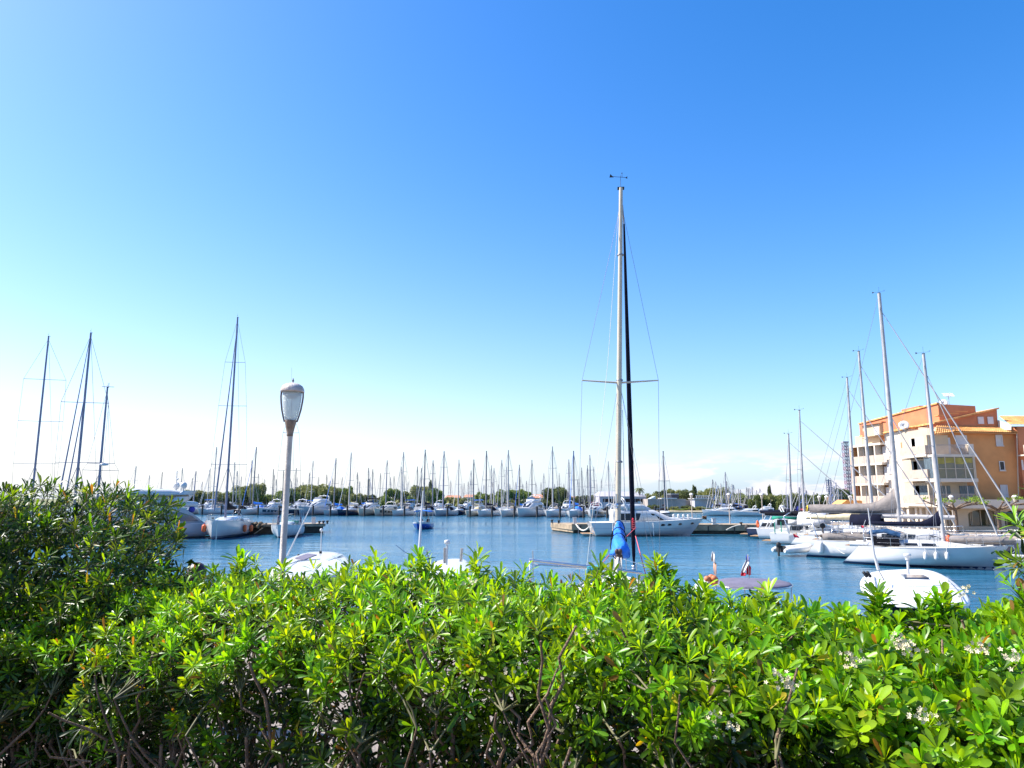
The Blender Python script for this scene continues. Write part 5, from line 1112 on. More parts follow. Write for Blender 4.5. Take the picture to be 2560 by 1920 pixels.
bx = thing('dark_cube_house', (XD(1688, 232), 232, .3), 0, 'black cube shaped rooftop room above the brownish concrete wall', 'building'); w_ = (XD(1698, 232) - XD(1678, 232)) / 2; z1_, z0_ = P(1688, 1236, 232).z - .3, P(1688, 1248, 232).z - .3
MB().box(-w_, w_, 0, 6, 0, z1_).build('wall', mat('dark_cladding', (.03, .03, .045), .4), bx); MB().box(-w_ * 1.03, w_ * 1.03, -.1, 6.1, z1_, z1_ + .25).build('roof_rim', GREY, bx)
bx = thing('clubhouse', (XD(1759, 222), 222, .3), 0, 'grey clubhouse with white flat roof and rooftop rail left of distant masts', 'building'); w_ = (XD(1780, 222) - XD(1737, 222)) / 2
za, zb_ = P(1759, 1248, 222).z - .3, P(1759, 1240, 222).z - .3
MB().box(-w_, w_, 0, 7, 0, za).build('wall', SHED, bx); MB().box(-w_ * 1.15, w_ * 1.02, -.8, 7, za, za + .3).build('roof', WHITE, bx)
m = MB()
for i in range(9): m.box(-w_ * .8 + i * w_ * .2, -w_ * .8 + i * w_ * .2 + .2, 0, .2, za + .3, zb_)
m.box(-w_ * .85, w_ * .85, 0, .2, zb_, zb_ + .2); m.build('roof_rail', WHITE, bx); MB().box(-w_ * .75, w_ * .75, .5, 3, za + .31, zb_ - .2).build('roof_room', GLASS, bx)
# ------------------------------------------------------------------ apartment building on the right
OR1 = mat('render_orange', (.62, .28, .10), .9, var=.14, vs=.45, bump=.15, bs=20)
OR2 = mat('render_terracotta', (.50, .185, .085), .9, var=.13, vs=.6, bump=.15, bs=20)
CRM = mat('render_cream', (.60, .52, .42), .9, var=.05, vs=.7, bump=.15, bs=20)
SANDR = mat('render_sand', (.56, .42, .27), .9, var=.06, vs=.7)
BEI = mat('render_beige', (.47, .39, .29), .9, var=.06, vs=.7)
TILE = mat('roof_tile_orange', (.72, .36, .12), .8, var=.3, vs=2.5)
SHUT = mat('shutter_white', (.6, .57, .55), .6, var=.04)
LGL = mat('loggia_glass', (.05, .055, .05), .08, var=.4, vs=.8, spec=.8, col2=(.16, .13, .05))
CURT = mat('curtain_glass', (.10, .14, .17), .12, var=.5, vs=5, stretch=(4, 4, .3))
RAILM = mat('balcony_panel', (.44, .35, .28), .6, var=.08)
ab = thing('apartment_building', (46, 76, .7), 0, 'orange and cream apartment building with balconies, tiled roofs and arcade on the right quay', 'building')
A0 = Vector((44.3, 94, 0)); A1 = Vector((46.9, 76, 0)); dl = (A1 - A0).normalized(); nl = Vector((dl.y, -dl.x, 0)) ; nl = nl if nl.x < 0 else -nl   # sunlit side, facing left
YF = 76.0
def onl(px, py, off=0):   # point on the left facade plane
    d = ray(px, py); o_ = Vector((0, 0, EYE)); A = A0 + nl * off; t = (A - o_).dot(nl) / d.dot(nl); return o_ + d * t
def onf(px, py, off=0): return P(px, py, YF - off)
OFFS = ab.location
def W2(v): return Vector(v) - Vector((46, 76, .7))
def lbox(name, px0, px1, y0, y1, m, th=.1, off=0., at=None, parent=None, zr=None):
    """box on the left facade; y0 top y1 bottom measured at px at"""
    a, b = onl(px0, y1, off), onl(px1, y1, off)
    c = at if at is not None else (px0 + px1) / 2
    zt, zb = (onl(c, y0, off).z, onl(c, y1, off).z) if zr is None else zr
    pts = [Vector((a.x, a.y, zb)), Vector((b.x, b.y, zb)), Vector((b.x, b.y, zt)), Vector((a.x, a.y, zt))]
    return MB().prism([W2(p) for p in pts], -nl * th).build(name, m, parent or ab)
def fbox(name, px0, px1, y0, y1, m, th=.1, off=0., parent=None):
    a, b = onf(px0, y0, off), onf(px1, y1, off); y = YF - off
    return MB().box(*[v - 46 for v in (a.x, b.x)], y - 76, y - 76 + th, b.z - .7, a.z - .7).build(name, m, parent or ab)
def zp(px, py, front=True): return (onf(px, py) if front else onl(px, py)).z
# main volumes -------------------------------------------------------
xe = 62.0
zs1 = P(2400, 1262, YF).z          # slab above the arcade
ze = P(2440, 1078, YF).z           # eaves of the front wing
zr_ = P(2300, 1068, 80).z
bl = [A0, A1, Vector((xe, 76, 0)), Vector((xe, 94, 0))]
def vol(name, pts, z0, z1, m): return MB().prism([W2((p.x, p.y, z0)) for p in pts], (0, 0, z1 - z0)).build(name, m, ab)
# split: far tower, white wall block, recess, front wing
q0, q1, q2, q3 = onl(2150, 1250), onl(2212, 1250), onl(2294, 1250), Vector((47.6, 77.2, 0))
ztl = onl(2160, 1062).z
inner = -nl
def blk(name, a, b, z0, z1a, z1b, m, depth=14, off=0):
    a = a + nl * off; b = b + nl * off
    a2, b2 = a + inner * depth, b + inner * depth
    v = [(a.x, a.y, z0), (b.x, b.y, z0), (b2.x, b2.y, z0), (a2.x, a2.y, z0), (a.x, a.y, z1a), (b.x, b.y, z1b), (b2.x, b2.y, z1b), (a2.x, a2.y, z1a)]
    return MB().add([W2(p) for p in v], [(0, 3, 2, 1), (4, 5, 6, 7), (0, 1, 5, 4), (1, 2, 6, 5), (2, 3, 7, 6), (3, 0, 4, 7)]).build(name, m, ab)
zA = onl(2135, 1092).z; zBt = onl(2210, 1086).z
blk('rear_wing_wall', q0, q1, zs1, zA, zBt, SANDR)
zW0, zW1 = onl(2215, 1085).z, onl(2293, 1071).z
blk('sunlit_wall', q1 + (q2 - q1) * .25, q2, zs1 - .0, zW0, zW1, CRM, 14, .35)
blk('corner_wall', q2 + (q2 - q1).normalized() * .01, onl(2335, 1250), zs1, onl(2300, 1066).z, onl(2335, 1060).z, BEI, 12, -.9)
# sunlit return of the front wing with stacked balconies
xq = onf(2337, 1200).x - 46; yr_ = onl(2294, 1200).y - 76
for (yt_, yb_), wm_ in zip(((1070, 1136), (1142, 1196), (1205, 1260)), (SHUT, CURT, CURT)):
    zt_, zb_ = onf(2340, yt_).z - .7, onf(2340, yb_).z - .7
    MB().box(xq - .06, xq - .003, 0, yr_ + 3, zb_ - .35, zt_).build('recess_wall', BEI, ab)
    MB().box(xq - 1.25, xq - .06, -.9, yr_, zb_ - .25, zb_).build('balcony_slab', CRM, ab)
    MB().box(xq - 1.24, xq - 1.2, -.88, yr_, zb_ + .05, zb_ + .95).build('balcony_railing', RAILM, ab); MB().box(xq - 1.22, xq - .06, -.88, -.84, zb_ + .05, zb_ + .95).build('balcony_railing', RAILM, ab)
    MB().box(xq - .1, xq - .065, 1.0, 3.6, zb_ + .02, zb_ + 2.0).build('patio_door', wm_, ab); MB().box(xq - .1, xq - .065, yr_ - 1.3, yr_ - .2, zb_ + .02, zb_ + 2.0).build('patio_door', wm_, ab)
# upper terracotta mass set back
b0, b1_ = onl(2148, 1060, -1.6), onl(2345, 1010, -1.6)
up = MB(); zf = zA - 1
tl = P(2150, 1061, b0.y).z; tm = onl(2338, 1011, -1.6).z
uu = [b0, b1_, Vector((P(2438, 1015, b1_.y).x, b1_.y, 0)), Vector((P(2438, 1015, b1_.y).x, b0.y, 0))]
v = [(uu[0].x, uu[0].y, zf), (uu[1].x, uu[1].y, zf), (uu[2].x, uu[2].y, zf), (uu[3].x, uu[3].y, zf), (uu[0].x, uu[0].y, tl), (uu[1].x, uu[1].y, tm), (uu[2].x, uu[2].y, P(2438, 1015, b1_.y).z), (uu[3].x, uu[3].y, tl + 1)]
up.add([W2(p) for p in v], [(0, 3, 2, 1), (4, 5, 6), (4, 6, 7), (0, 1, 5, 4), (1, 2, 6, 5), (2, 3, 7, 6), (3, 0, 4, 7)]); up.build('upper_wall', OR2, ab)
m = MB(); m.loft([[W2(Vector(p) + nl * .15 + Vector((0, 0, dz)) + nl * dn) for dz, dn in ((.0, 0), (.16, 0), (.16, -.4), (.02, -.4))] for p in (v[4], v[5])], sm=False); m.build('parapet_coping', TILE, ab)
m = MB(); t_ = P(2275, 1022, 88); m.box(t_.x - 46, t_.x - 43.4, 86 - 76, 90 - 76, t_.z - 2.5, t_.z - .55); m.build('lift_housing', OR2, ab, bevel=.05)
for i, (px, py, w_, h_) in enumerate(((2380, 1040, 1.0, .5), (2400, 1036, 1.2, .6), (2349, 1048, .4, .9))):
    t_ = P(px, py, 78.4); m = MB(); m.box(t_.x - 46 - w_ / 2, t_.x - 46 + w_ / 2, 2.2, 3.0, t_.z - 1.9, t_.z - .7 + h_ * .4); m.box(t_.x - 46 - w_ / 2 - .1, t_.x - 46 + w_ / 2 + .1, 2.1, 3.1, t_.z - .7 + h_ * .4, t_.z - .6 + h_ * .4); m.build('chimney', OR1, ab)
# front wing: orange wall with gable above and tiled lean-to roof
x0f = onf(2337, 1200).x; 
MB().box(x0f - 46, xe - 46, 0, 16, zs1 - .7, ze - .7).build('front_wall', OR1, ab)
g0, g1, g2 = P(2339, 1059, YF + 1.6), P(2492, 1022, YF + 1.6), P(2495, 1063, YF + 1.6)
m = MB(); m.prism([W2(p) for p in (P(2339, 1068, YF + 1.6), P(2495, 1068, YF + 1.6), g1, g0)], (0, 8, 0)); m.build('gable_wall', OR2, ab)
m = MB(); m.prism([W2(p + Vector((0, -.25, 0))) for p in (g0 + Vector((-.3, 0, -.05)), g1 + Vector((.1, 0, -.05)), g1 + Vector((.1, 0, .12)), g0 + Vector((-.3, 0, .12)))], (0, 8.5, 0)); m.build('gable_coping', TILE, ab)
def tiled(name, a, b, c, d, nb, rows=8, r=.09):
    """corrugated roof between eave a->b and ridge d->c (world)"""
    m = MB(); a, b, c, d = map(Vector, (a, b, c, d)); n = nb * 4; rw = []
    nrm = (b - a).cross(d - a).normalized(); nrm = nrm if nrm.z > 0 else -nrm
    for j in range(rows + 1):
        t = j / rows; p, q = a.lerp(d, t), b.lerp(c, t)
        for e_ in ((0, .0), (1, .05)) if j < rows else ((0, 0),):
            rw.append([W2(p.lerp(q, i / n) + nrm * (r * abs(math.sin(PI * i / 4)) + (e_[1] if e_[0] else 0))) + (d - a) * (.0) for i in range(n + 1)])
    m.loft(rw, closed=False, cap=False, sm=False); return m.build(name, TILE, ab)
eL, eR = P(2385, 1079, YF - .6), P(2545, 1082, YF - .6); rL, rR = P(2342, 1066, YF + 1.8), P(2500, 1068, YF + 1.8)
tiled('tile_roof', eL, eR, rR, P(2385, 1066, YF + 1.8), 34)
MB().prism([W2(p) for p in (eL + Vector((0, 0, -.12)), eR + Vector((0, 0, -.12)), eR + Vector((0, .6, -.12)), eL + Vector((0, .6, -.12)))], (0, 0, .1)).build('eaves', OR1, ab)
# left part of the lean-to above the top balcony
tl0, tl1 = P(2340, 1088, YF - 2.0), P(2385, 1080, YF - 2.0)
tiled('porch_roof', P(2336, 1086, YF - 2.2), P(2386, 1080, YF - .6), P(2386, 1066, YF + 1.8), P(2341, 1065, YF + .8), 9, 4)
m = MB(); m.prism([W2(p) for p in (P(2340, 1068, YF - .02), P(2388, 1068, YF - .02), P(2388, 1082, YF - .02), P(2340, 1088, YF - .02))], (0, .3, 0)); m.build('porch_gable', SANDR, ab)
# far right volume
xr0 = P(2527, 1070, YF + 2).x; zt_ = P(2540, 1058, YF + 2).z
m = MB(); m.box(P(2545, 1100, YF - .5).x - 46, xe - 46 + 8, -.55, -.01, zs1 - .7, P(2550, 1066, YF - .5).z - .7); m.build('right_wing_wall', OR2, ab)
tiled('right_tile_roof', P(2525, 1062, YF - 1), P(2600, 1063, YF - 1), P(2600, 1041, YF + 6), P(2498, 1041, YF + 6), 24)
m = MB(); m.prism([W2(p) for p in (P(2495, 1050, YF + 1.5), P(2528, 1062, YF - .9), P(2528, 1075, YF - .9), P(2495, 1075, YF + 1.5))], (.1, .2, 0)); m.build('side_gable', CRM, ab)
# windows on the orange wall
def shutter(px0, px1, y0, y1, glass=False):
    f = fbox('window', px0, px1, y0, y1, GLASS if glass else SHUT, .05, .03)
    fr = MB(); a, b = onf(px0 - 1, y0 - 1, .05), onf(px1 + 1, y1 + 1, .05); w_ = .07
    for bx_ in ((a.x, a.x + w_, b.z, a.z), (b.x - w_, b.x, b.z, a.z), (a.x + w_, b.x - w_, a.z - w_, a.z), (a.x + w_, b.x - w_, b.z, b.z + w_)): fr.box(bx_[0] - 46, bx_[1] - 46, -.09, -.035, bx_[2] - .7, bx_[3] - .7)
    fr.build('frame', SHUT if not glass else WHITE, f)
    s_ = MB(); s_.box(a.x - 46 - .05, b.x - 46 + .05, -.16, -.0, b.z - .8, b.z - .7); s_.build('sill', CRM, f)
    if not glass:
        s_ = MB(); hh_ = a.z - b.z
        for i in range(1, 12): s_.box(a.x - 46 + .08, b.x - 46 - .08, -.045, -.036, b.z - .7 + hh_ * i / 12, b.z - .7 + hh_ * i / 12 + .015)
        s_.build('slat', BEI, f)
shutter(2489, 2507, 1088, 1113); shutter(2498, 2512, 1154, 1175, True); shutter(2501, 2520, 1213, 1240)
for a_, b_ in ((2444, 2460), (2468, 2484)):
    p0, p1 = P(a_, 1042, YF + 1.55), P(b_, 1060, YF + 1.55); MB().box(p0.x - 46, p1.x - 46, 1.5, 1.59, p1.z - .7, p0.z - .7).build('window', SHUT, ab)
p0, p1 = P(2553, 1150, YF - .6), P(2560, 1175, YF - .6); MB().box(p0.x - 46, p1.x - 46, -.62, -.56, p1.z - .7, p0.z - .7).build('window', SHUT, ab)
m = MB(); p0, p1 = P(2551, 1113, YF - 1.2), P(2590, 1140, YF - 1.2); m.box(p0.x - 46, p1.x - 46, -1.7, -.56, p1.z - .7, p1.z - .55); m.box(p0.x - 46, p1.x - 46, -1.7, -1.6, p1.z - .55, p0.z - .7); m.build('balcony', CRM, ab)
MB().tube([W2(P(2542, 1085, YF - .7)), W2(P(2546, 1240, YF - .7))], .05, 6).build('downpipe', BEI, ab)
# balcony / loggia tower in front of the front wing (px 2345-2443)
LX0, LX1 = 2341, 2443; off = 1.9
def lz(py): return onf(2400, py, off).z - .7
xl0, xl1 = onf(LX0, 1200, off).x - 46, onf(LX1, 1200, off).x - 46; yb = -off
slabs = [(1260, 1268), (1196, 1205), (1136, 1142)]
for t_, b_ in slabs: MB().box(xl0 - .1, xl1 + .1, yb - .05, -.01, lz(b_), lz(t_)).build('balcony_slab', CRM, ab, bevel=.02)
def glaz(x0, x1, z0, z1, n, name='loggia_glazing'):
    f = MB(); f.box(x0, x1, yb + .06, yb + .1, z0, z1); g = f.build(name, LGL, ab); m = MB(); w_ = .05
    for i in range(n + 1):
        xx = x0 + (x1 - x0) * i / n; m.box(xx - w_, xx + w_, yb + .02, yb + .056, z0, z1)
    m.box(x0 + w_, x1 - w_, yb + .0, yb + .05, z0 + 1.0, z0 + 1.06); m.build('frame', BEI, g)
    return g
glaz(xl0 + .1, xl1 - .1, lz(1196), lz(1142), 4)
MB().box(xl0 + .1, xl1 - .1, -.3, -.05, lz(1196), lz(1142)).build('loggia_back_wall', SANDR, ab)
for i_ in range(4):
    w4 = (xl1 - xl0 - .2) / 4; MB().box(xl0 + .16 + i_ * w4, xl0 + .04 + (i_ + 1) * w4, yb + .045, yb + .058, lz(1160 - 3 * (i_ % 2)), lz(1145)).build('yellow_blind', mat('blind_yellow', (.36, .29, .06), .8, var=.25, vs=2), ab)
# side (sunlit) glazing of loggia
m = MB(); m.box(xl0 - .02, xl0 + .03, yb + .1, -.02, lz(1196), lz(1142)); m.build('side_glazing', CURT, ab)
MB().box(xl0 - .05, xl0 + .35, yb, yb + .35, lz(1300), lz(1136)).build('corner_post', CRM, ab)
MB().box(xl1 - .25, xl1, yb, yb + .25, lz(1260), lz(1142)).build('corner_post', BEI, ab)
# lower open balcony
MB().box(xl0 + .1, xl1, -.2, -.005, lz(1260), lz(1205)).build('balcony_back_wall', BEI, ab)
for a_, b_ in ((2352, 2378), (2398, 2440)):
    p0, p1 = onf(a_, 1218, .22), onf(b_, 1252, .22); f = MB().box(p0.x - 46, p1.x - 46, -.26, -.21, lz(1258), lz(1214)).build('patio_door', CURT, ab)
    m = MB(); m.box((p0.x + p1.x) / 2 - 46 - .04, (p0.x + p1.x) / 2 - 46 + .04, -.3, -.265, lz(1258), lz(1214)); m.build('frame', SHUT, f)
def railing(x0, x1, z0, hgt, y, name='balcony_railing', n=26, side=False, m_=None, panel=None):
    m = MB()
    for i in range(n + 1):
        xx = x0 + (x1 - x0) * i / n; m.box(xx - .018, xx + .018, y - .02, y + .02, z0, z0 + hgt)
    m.box(x0, x1, y - .03, y + .03, z0 + hgt, z0 + hgt + .05); return m.build(name, m_ or RAILM, ab)
railing(xl0 + .4, xl1 - .3, lz(1260), 1.0, yb + .1); railing(xl0 + .35, xl1 - .6, lz(1136), 1.0, yb + .1, n=30)
MB().box(xl1 - .55, xl1, yb, yb + .6, lz(1136), lz(1110)).build('balcony_pier', CRM, ab)
MB().box(xl1 - .2, xl1, yb + .6, -.01, lz(1136), lz(1118)).build('balcony_side_wall', CRM, ab)
fbox('window', 2354, 2379, 1094, 1135, SHUT, .05, .04); fbox('window', 2388, 2420, 1088, 1120, SHUT, .05, .04)
MB().box(xl0 + .1, xl0 + .2 + 2.2, -.7, -.06, lz(1136), lz(1085)).build('porch_wall', SANDR, ab)
# left facade: slabs, balconies, windows ------------------------------
rows = [(1106, 1120), (1158, 1166), (1207, 1214), (1256, 1264)]   # photo y of slabs near px 2165
zsl = [onl(2170, y_).z for y_ in (1112, 1160, 1209, 1259)]
def lslab(a, b, z, off, th=.25, name='balcony_slab', m=CRM):
    p, q = a + nl * off, b + nl * off; pts = [p, q, b, a]
    return MB().prism([W2((t.x, t.y, z - th)) for t in pts], (0, 0, th)).build(name, m, ab)
for z in zsl: lslab(q0, q1 + (q2 - q1) * .24, z, .95)
for z0, z1 in zip(zsl[1:], zsl[:-1]):
    for t in (0, .33, .66, 1.0):
        p = q0.lerp(q1, t); a, b = p, p + (q1 - q0).normalized() * .22
        pts = [a + nl * .92, b + nl * .92, b + nl * .02, a + nl * .02]; MB().prism([W2((t_.x, t_.y, z0)) for t_ in pts], (0, 0, z1 - z0 - .25)).build('balcony_divider', OR1 if t == 0 else CRM, ab)
    for k, t in enumerate((.06, .39, .72, 1.08)):
        a, b = q0.lerp(q1, t), q0.lerp(q1, t + .22); pts = [a + nl * .06, b + nl * .06, b + nl * .015, a + nl * .015]
        MB().prism([W2((t_.x, t_.y, z0 + .05)) for t_ in pts], (0, 0, 1.95)).build('window', CURT if (k % 2 == 0) else SHUT, ab)
        a, b = q0.lerp(q1, t - .03), q0.lerp(q1, t + .27); pts = [a + nl * .94, b + nl * .94, b + nl * .9, a + nl * .9]
        MB().prism([W2((t_.x, t_.y, z0)) for t_ in pts], (0, 0, .95)).build('balcony_railing', RAILM, ab)
p = q0; pts = [q0 + nl * .95, q1 + nl * .95, q1, q0]
MB().prism([W2((t.x, t.y, zs1)) for t in pts], (0, 0, zsl[3] - zs1 - .26)).build('lower_wall', CRM, ab)
lbox('upper_room_wall', 2158, 2201, 1058, 1090, SANDR, .5, 1.0, parent=ab); lbox('window', 2186, 2198, 1067, 1087, SHUT, .05, 1.06); lbox('window', 2157, 2163, 1078, 1092, OR2, .05, 1.06)
lbox('eaves', 2148, 2204, 1058, 1061, OR2, .6, 1.3)
# windows on the white wall
for a_, b_, y0, y1 in ((2252, 2258, 1106, 1122), (2281, 2286, 1155, 1177)): lbox('window', a_, b_, y0, y1, OR2, .06, .4); 
lbox('niche', 2279, 2284, 1097, 1122, BEI, .04, .4)
lbox('tile_edge', 2203, 2293, 1083, 1088, TILE, .5, .6, zr=(zW0 + .12, zW0)) if 0 else None
m = MB(); a_, b_ = q1 + (q2 - q1) * .2, q2; m.loft([[W2(Vector((p.x, p.y, z)) + nl * o_) for z, o_ in ((z_, .7), (z_ + .18, .7), (z_ + .3, -.6), (z_ + .1, -.6))] for p, z_ in ((q0 + (q1 - q0) * .4, zBt + .0), (a_, zW0), (b_, zW1))], sm=False); m.build('roof_edge', TILE, ab)
# arch window balconies left of the white wall
lbox('window', 2220, 2237, 1160, 1185, SHUT, .05, .42)
# satellite dishes and aerial
def dish(p, r, label):
    o = thing('satellite_dish', p, 0, label, 'satellite dish'); m = MB(); n = 20
    R_ = Matrix.Rotation(R(-60), 3, 'X') @ Matrix.Rotation(R(25), 3, 'Y'); R_ = Vector((-.55, -.8, .25)).to_track_quat('Z', 'Y').to_matrix()
    m.loft([[R_ @ Vector((rr_ * math.cos(2 * PI * i / n), rr_ * math.sin(2 * PI * i / n), .25 * rr_ * rr_ / r)) for i in range(n)] for rr_ in (.03, r * .5, r)], cap=False); so_ = m.build('reflector', WHITE, o); so_.modifiers.new('s', 'SOLIDIFY').thickness = .03
    m = MB(); m.tube([R_ @ Vector((0, -r * .9, .1)), R_ @ Vector((0, 0, r * .9))], .03, 5); m.ell(R_ @ Vector((0, 0, r * .9)), .08, .08, .08); m.build('feed_arm', GREY, o)
    MB().tube([(0, 0, -r * 1.2), R_ @ Vector((0, 0, -.05))], .06, 6).build('bracket', GREY, o)
dish(onl(2260, 1064, .6), .56, 'large white satellite dish on the terracotta wall above the cream wall')
dish(P(2359, 1008, 80), .45, 'white satellite dish on the roof top beside the aerial')
ar = thing('roof_aerial', P(2373, 1012, 80), 0, 'television aerial on top of the apartment building roof', 'aerial'); m = MB(); m.tube([(0, 0, -.5), (0, 0, 1.2)], .035, 5); m.build('pole', GREY, ar)
m = MB()
for k in (-.3, .35):
    m.tube([(k - .3, 0, 1.1), (k + .3, 0, 1.15)], .02, 4)
    for i in range(6): m.tube([(k - .28 + i * .11, -.2, .95), (k - .28 + i * .11, .2, 1.4)], .02, 4)
m.tube([(-.4, 0, .95), (.4, 0, .95)], .02, 4); m.build('antenna_grid', WHITE, ar)
# slab and arcade
MB().prism([W2((p.x, p.y, zs1 - .35)) for p in (q0 + nl * 1.0, Vector((A1.x, A1.y, 0)) + nl * 1.2 + Vector((0, -2.2, 0)), Vector((xe + 8, 73.6, 0)), Vector((xe + 8, 92, 0)), Vector((q0.x + 8, q0.y, 0)))], (0, 0, .34)).build('first_floor_slab', CRM, ab)
zb = P(2450, 1250, YF - 2.2).z
MB().box(P(2350, 1250, 73.8).x - 46, xe - 46 + 8, -2.38, -2.2, zs1 - .7, zb - .7 + .05).build('terrace_parapet', CRM, ab)
def arch_wall(x0, x1, zt, openings, y, th, name, m_):
    m = MB(); top = zt; xs = x0; n = 10
    for a, b, zsp, rise in openings:
        m.box(xs - 46, a - 46, y - 76, y - 76 + th, 0, top - .7)
        c, hw = (a + b) / 2, (b - a) / 2
        for i in range(n):
            q, r2_ = PI * i / n, PI * (i + 1) / n
            xa, xb = c - hw * math.cos(q), c - hw * math.cos(r2_); za, zb2 = zsp + rise * math.sin(q), zsp + rise * math.sin(r2_)
            m.prism([(xa - 46, y - 76, za - .7), (xb - 46, y - 76, zb2 - .7), (xb - 46, y - 76, top - .7), (xa - 46, y - 76, top - .7)], (0, th, 0))
        xs = b
    m.box(xs - 46, x1 - 46, y - 76, y - 76 + th, 0, top - .7); return m.build(name, m_, ab)
def X7(px): return P(px, 1300, YF - 1.2).x
arch_wall(X7(2362), xe + 8, zs1 - .35, [(X7(2367), X7(2388), 2.6, .35), (X7(2421), X7(2503), 2.45, .55), (X7(2512), X7(2575), 2.45, .5)], YF - 1.2, .4, 'arcade_wall', BEI)
MB().box(X7(2360) - 46, xe - 46 + 8, .6, .9, 0, zs1 - 1.06).build('shop_wall', BEI, ab)
MB().box(X7(2362) - 46, xe - 46 + 8, -1.15, -.9, 0, .55).build('arcade_low_wall', BEI, ab)
for a_, b_ in ((2367, 2390), (2425, 2452), (2456, 2500), (2515, 2570)):
    p = MB().box(X7(a_) - 46, X7(b_) - 46, .5, .58, .6, 2.2).build('shop_window', LGL, ab)
    m = MB(); w_ = X7(b_) - X7(a_)
    for i in range(3): m.box(X7(a_) - 46 + w_ * i / 2 - .04, X7(a_) - 46 + w_ * i / 2 + .04, .42, .49, .6, 2.2)
    m.build('frame', CRM, p)
# side arcade columns under the white wall
for px in (2262, 2278, 2298, 2310, 2326, 2344):
    p = onl(px, 1300, .8); MB().box(p.x - 46 - .3, p.x - 46 + .3, p.y - 76 - .22, p.y - 76 + .22, 0, zs1 - 1.05).build('arcade_column', CRM, ab)
a, b = onl(2135, 1300, -3), onl(2345, 1300, -3); MB().prism([W2((p.x, p.y, .7)) for p in (a, b, b - nl * .3, a - nl * .3)], (0, 0, zs1 - 1.06)).build('arcade_back_wall', BEI, ab)
a, b = onl(2152, 1300, .8), onl(2250, 1300, .8); MB().prism([W2((p.x, p.y, .7)) for p in (a, b, b - nl * .3, a - nl * .3)], (0, 0, zs1 - 1.06)).build('ground_floor_wall', CRM, ab)
aw = thing('orange_awning', onl(2130, 1262, 2.2), 0, 'orange awning at the far left foot of the apartment building', 'awning'); MB().prism([(-1.5, 0, 0), (1.5, 0, 0), (1.8, 0, .5), (-.6, 0, .6)], (.2, 3, 0)).build('cloth', mat('awning_orange', (.75, .35, .1), .8), aw); MB().tube([(-1.3, .1, 0), (-1.3, .1, -2.4)], .05, 6).build('post', GREY, aw)
# pollarded plane trees in front of the arcade
BARK = mat('bark', (.16, .115, .085), .95, var=.35, vs=8, bump=.8, bs=15)
def leafcloud(name, parent, pts, size, m, seed=1, flat=.0):
    rg_ = np.random.default_rng(seed); pts = np.array(pts, float); n = len(pts)
    a = rg_.normal(size=(n, 3)); a /= np.linalg.norm(a, axis=1)[:, None]; b = rg_.normal(size=(n, 3)); b -= a * (a * b).sum(1)[:, None]; b /= np.linalg.norm(b, axis=1)[:, None]
    s = (size * rg_.uniform(.6, 1.3, n))[:, None]
    vs = np.stack([pts - a * s, pts - b * s * .55, pts + a * s, pts + b * s * .55], 1).reshape(-1, 3)
    me = bpy.data.meshes.new(name); me.vertices.add(n * 4); me.vertices.foreach_set('co', vs.ravel()); me.loops.add(n * 4); me.loops.foreach_set('vertex_index', np.arange(n * 4)); me.polygons.add(n)
    me.polygons.foreach_set('loop_start', np.arange(0, n * 4, 4)); me.polygons.foreach_set('loop_total', np.full(n, 4)); me.update(calc_edges=True); me.materials.append(m)
    o = bpy.data.objects.new(name, me); C.objects.link(o); o.parent = parent; return o
def folmat(name, c1, c2, c3, vs=.35, tr=.3):
    m = bpy.data.materials.new(name); m.use_nodes = True; t = m.node_tree; b = t.nodes['Principled BSDF']; b.inputs['Roughness'].default_value = .55; b.inputs['Specular IOR Level'].default_value = .25
    co = N(t, 'ShaderNodeTexCoord'); n1 = N(t, 'ShaderNodeTexNoise'); n1.inputs['Scale'].default_value = vs; n1.inputs['Detail'].default_value = 8; n1.inputs['Roughness'].default_value = .7; t.links.new(co.outputs['Object'], n1.inputs['Vector'])
    r = N(t, 'ShaderNodeValToRGB'); r.color_ramp.elements[0].position = .35; r.color_ramp.elements[0].color = (*c1, 1); r.color_ramp.elements[1].position = .65; r.color_ramp.elements[1].color = (*c3, 1); e_ = r.color_ramp.elements.new(.5); e_.color = (*c2, 1)
    t.links.new(n1.outputs[0], r.inputs[0]); t.links.new(r.outputs[0], b.inputs['Base Color'])
    tl_ = N(t, 'ShaderNodeBsdfTranslucent'); ms = N(t, 'ShaderNodeMixShader'); ms.inputs[0].default_value = tr; t.links.new(r.outputs[0], tl_.inputs[0]); t.links.new(b.outputs[0], ms.inputs[1]); t.links.new(tl_.outputs[0], ms.inputs[2]); t.links.new(ms.outputs[0], t.nodes['Material Output'].inputs[0]); return m
FOLY = folmat('plane_leaves', (.12, .2, .02), (.2, .3, .03), (.3, .36, .05))
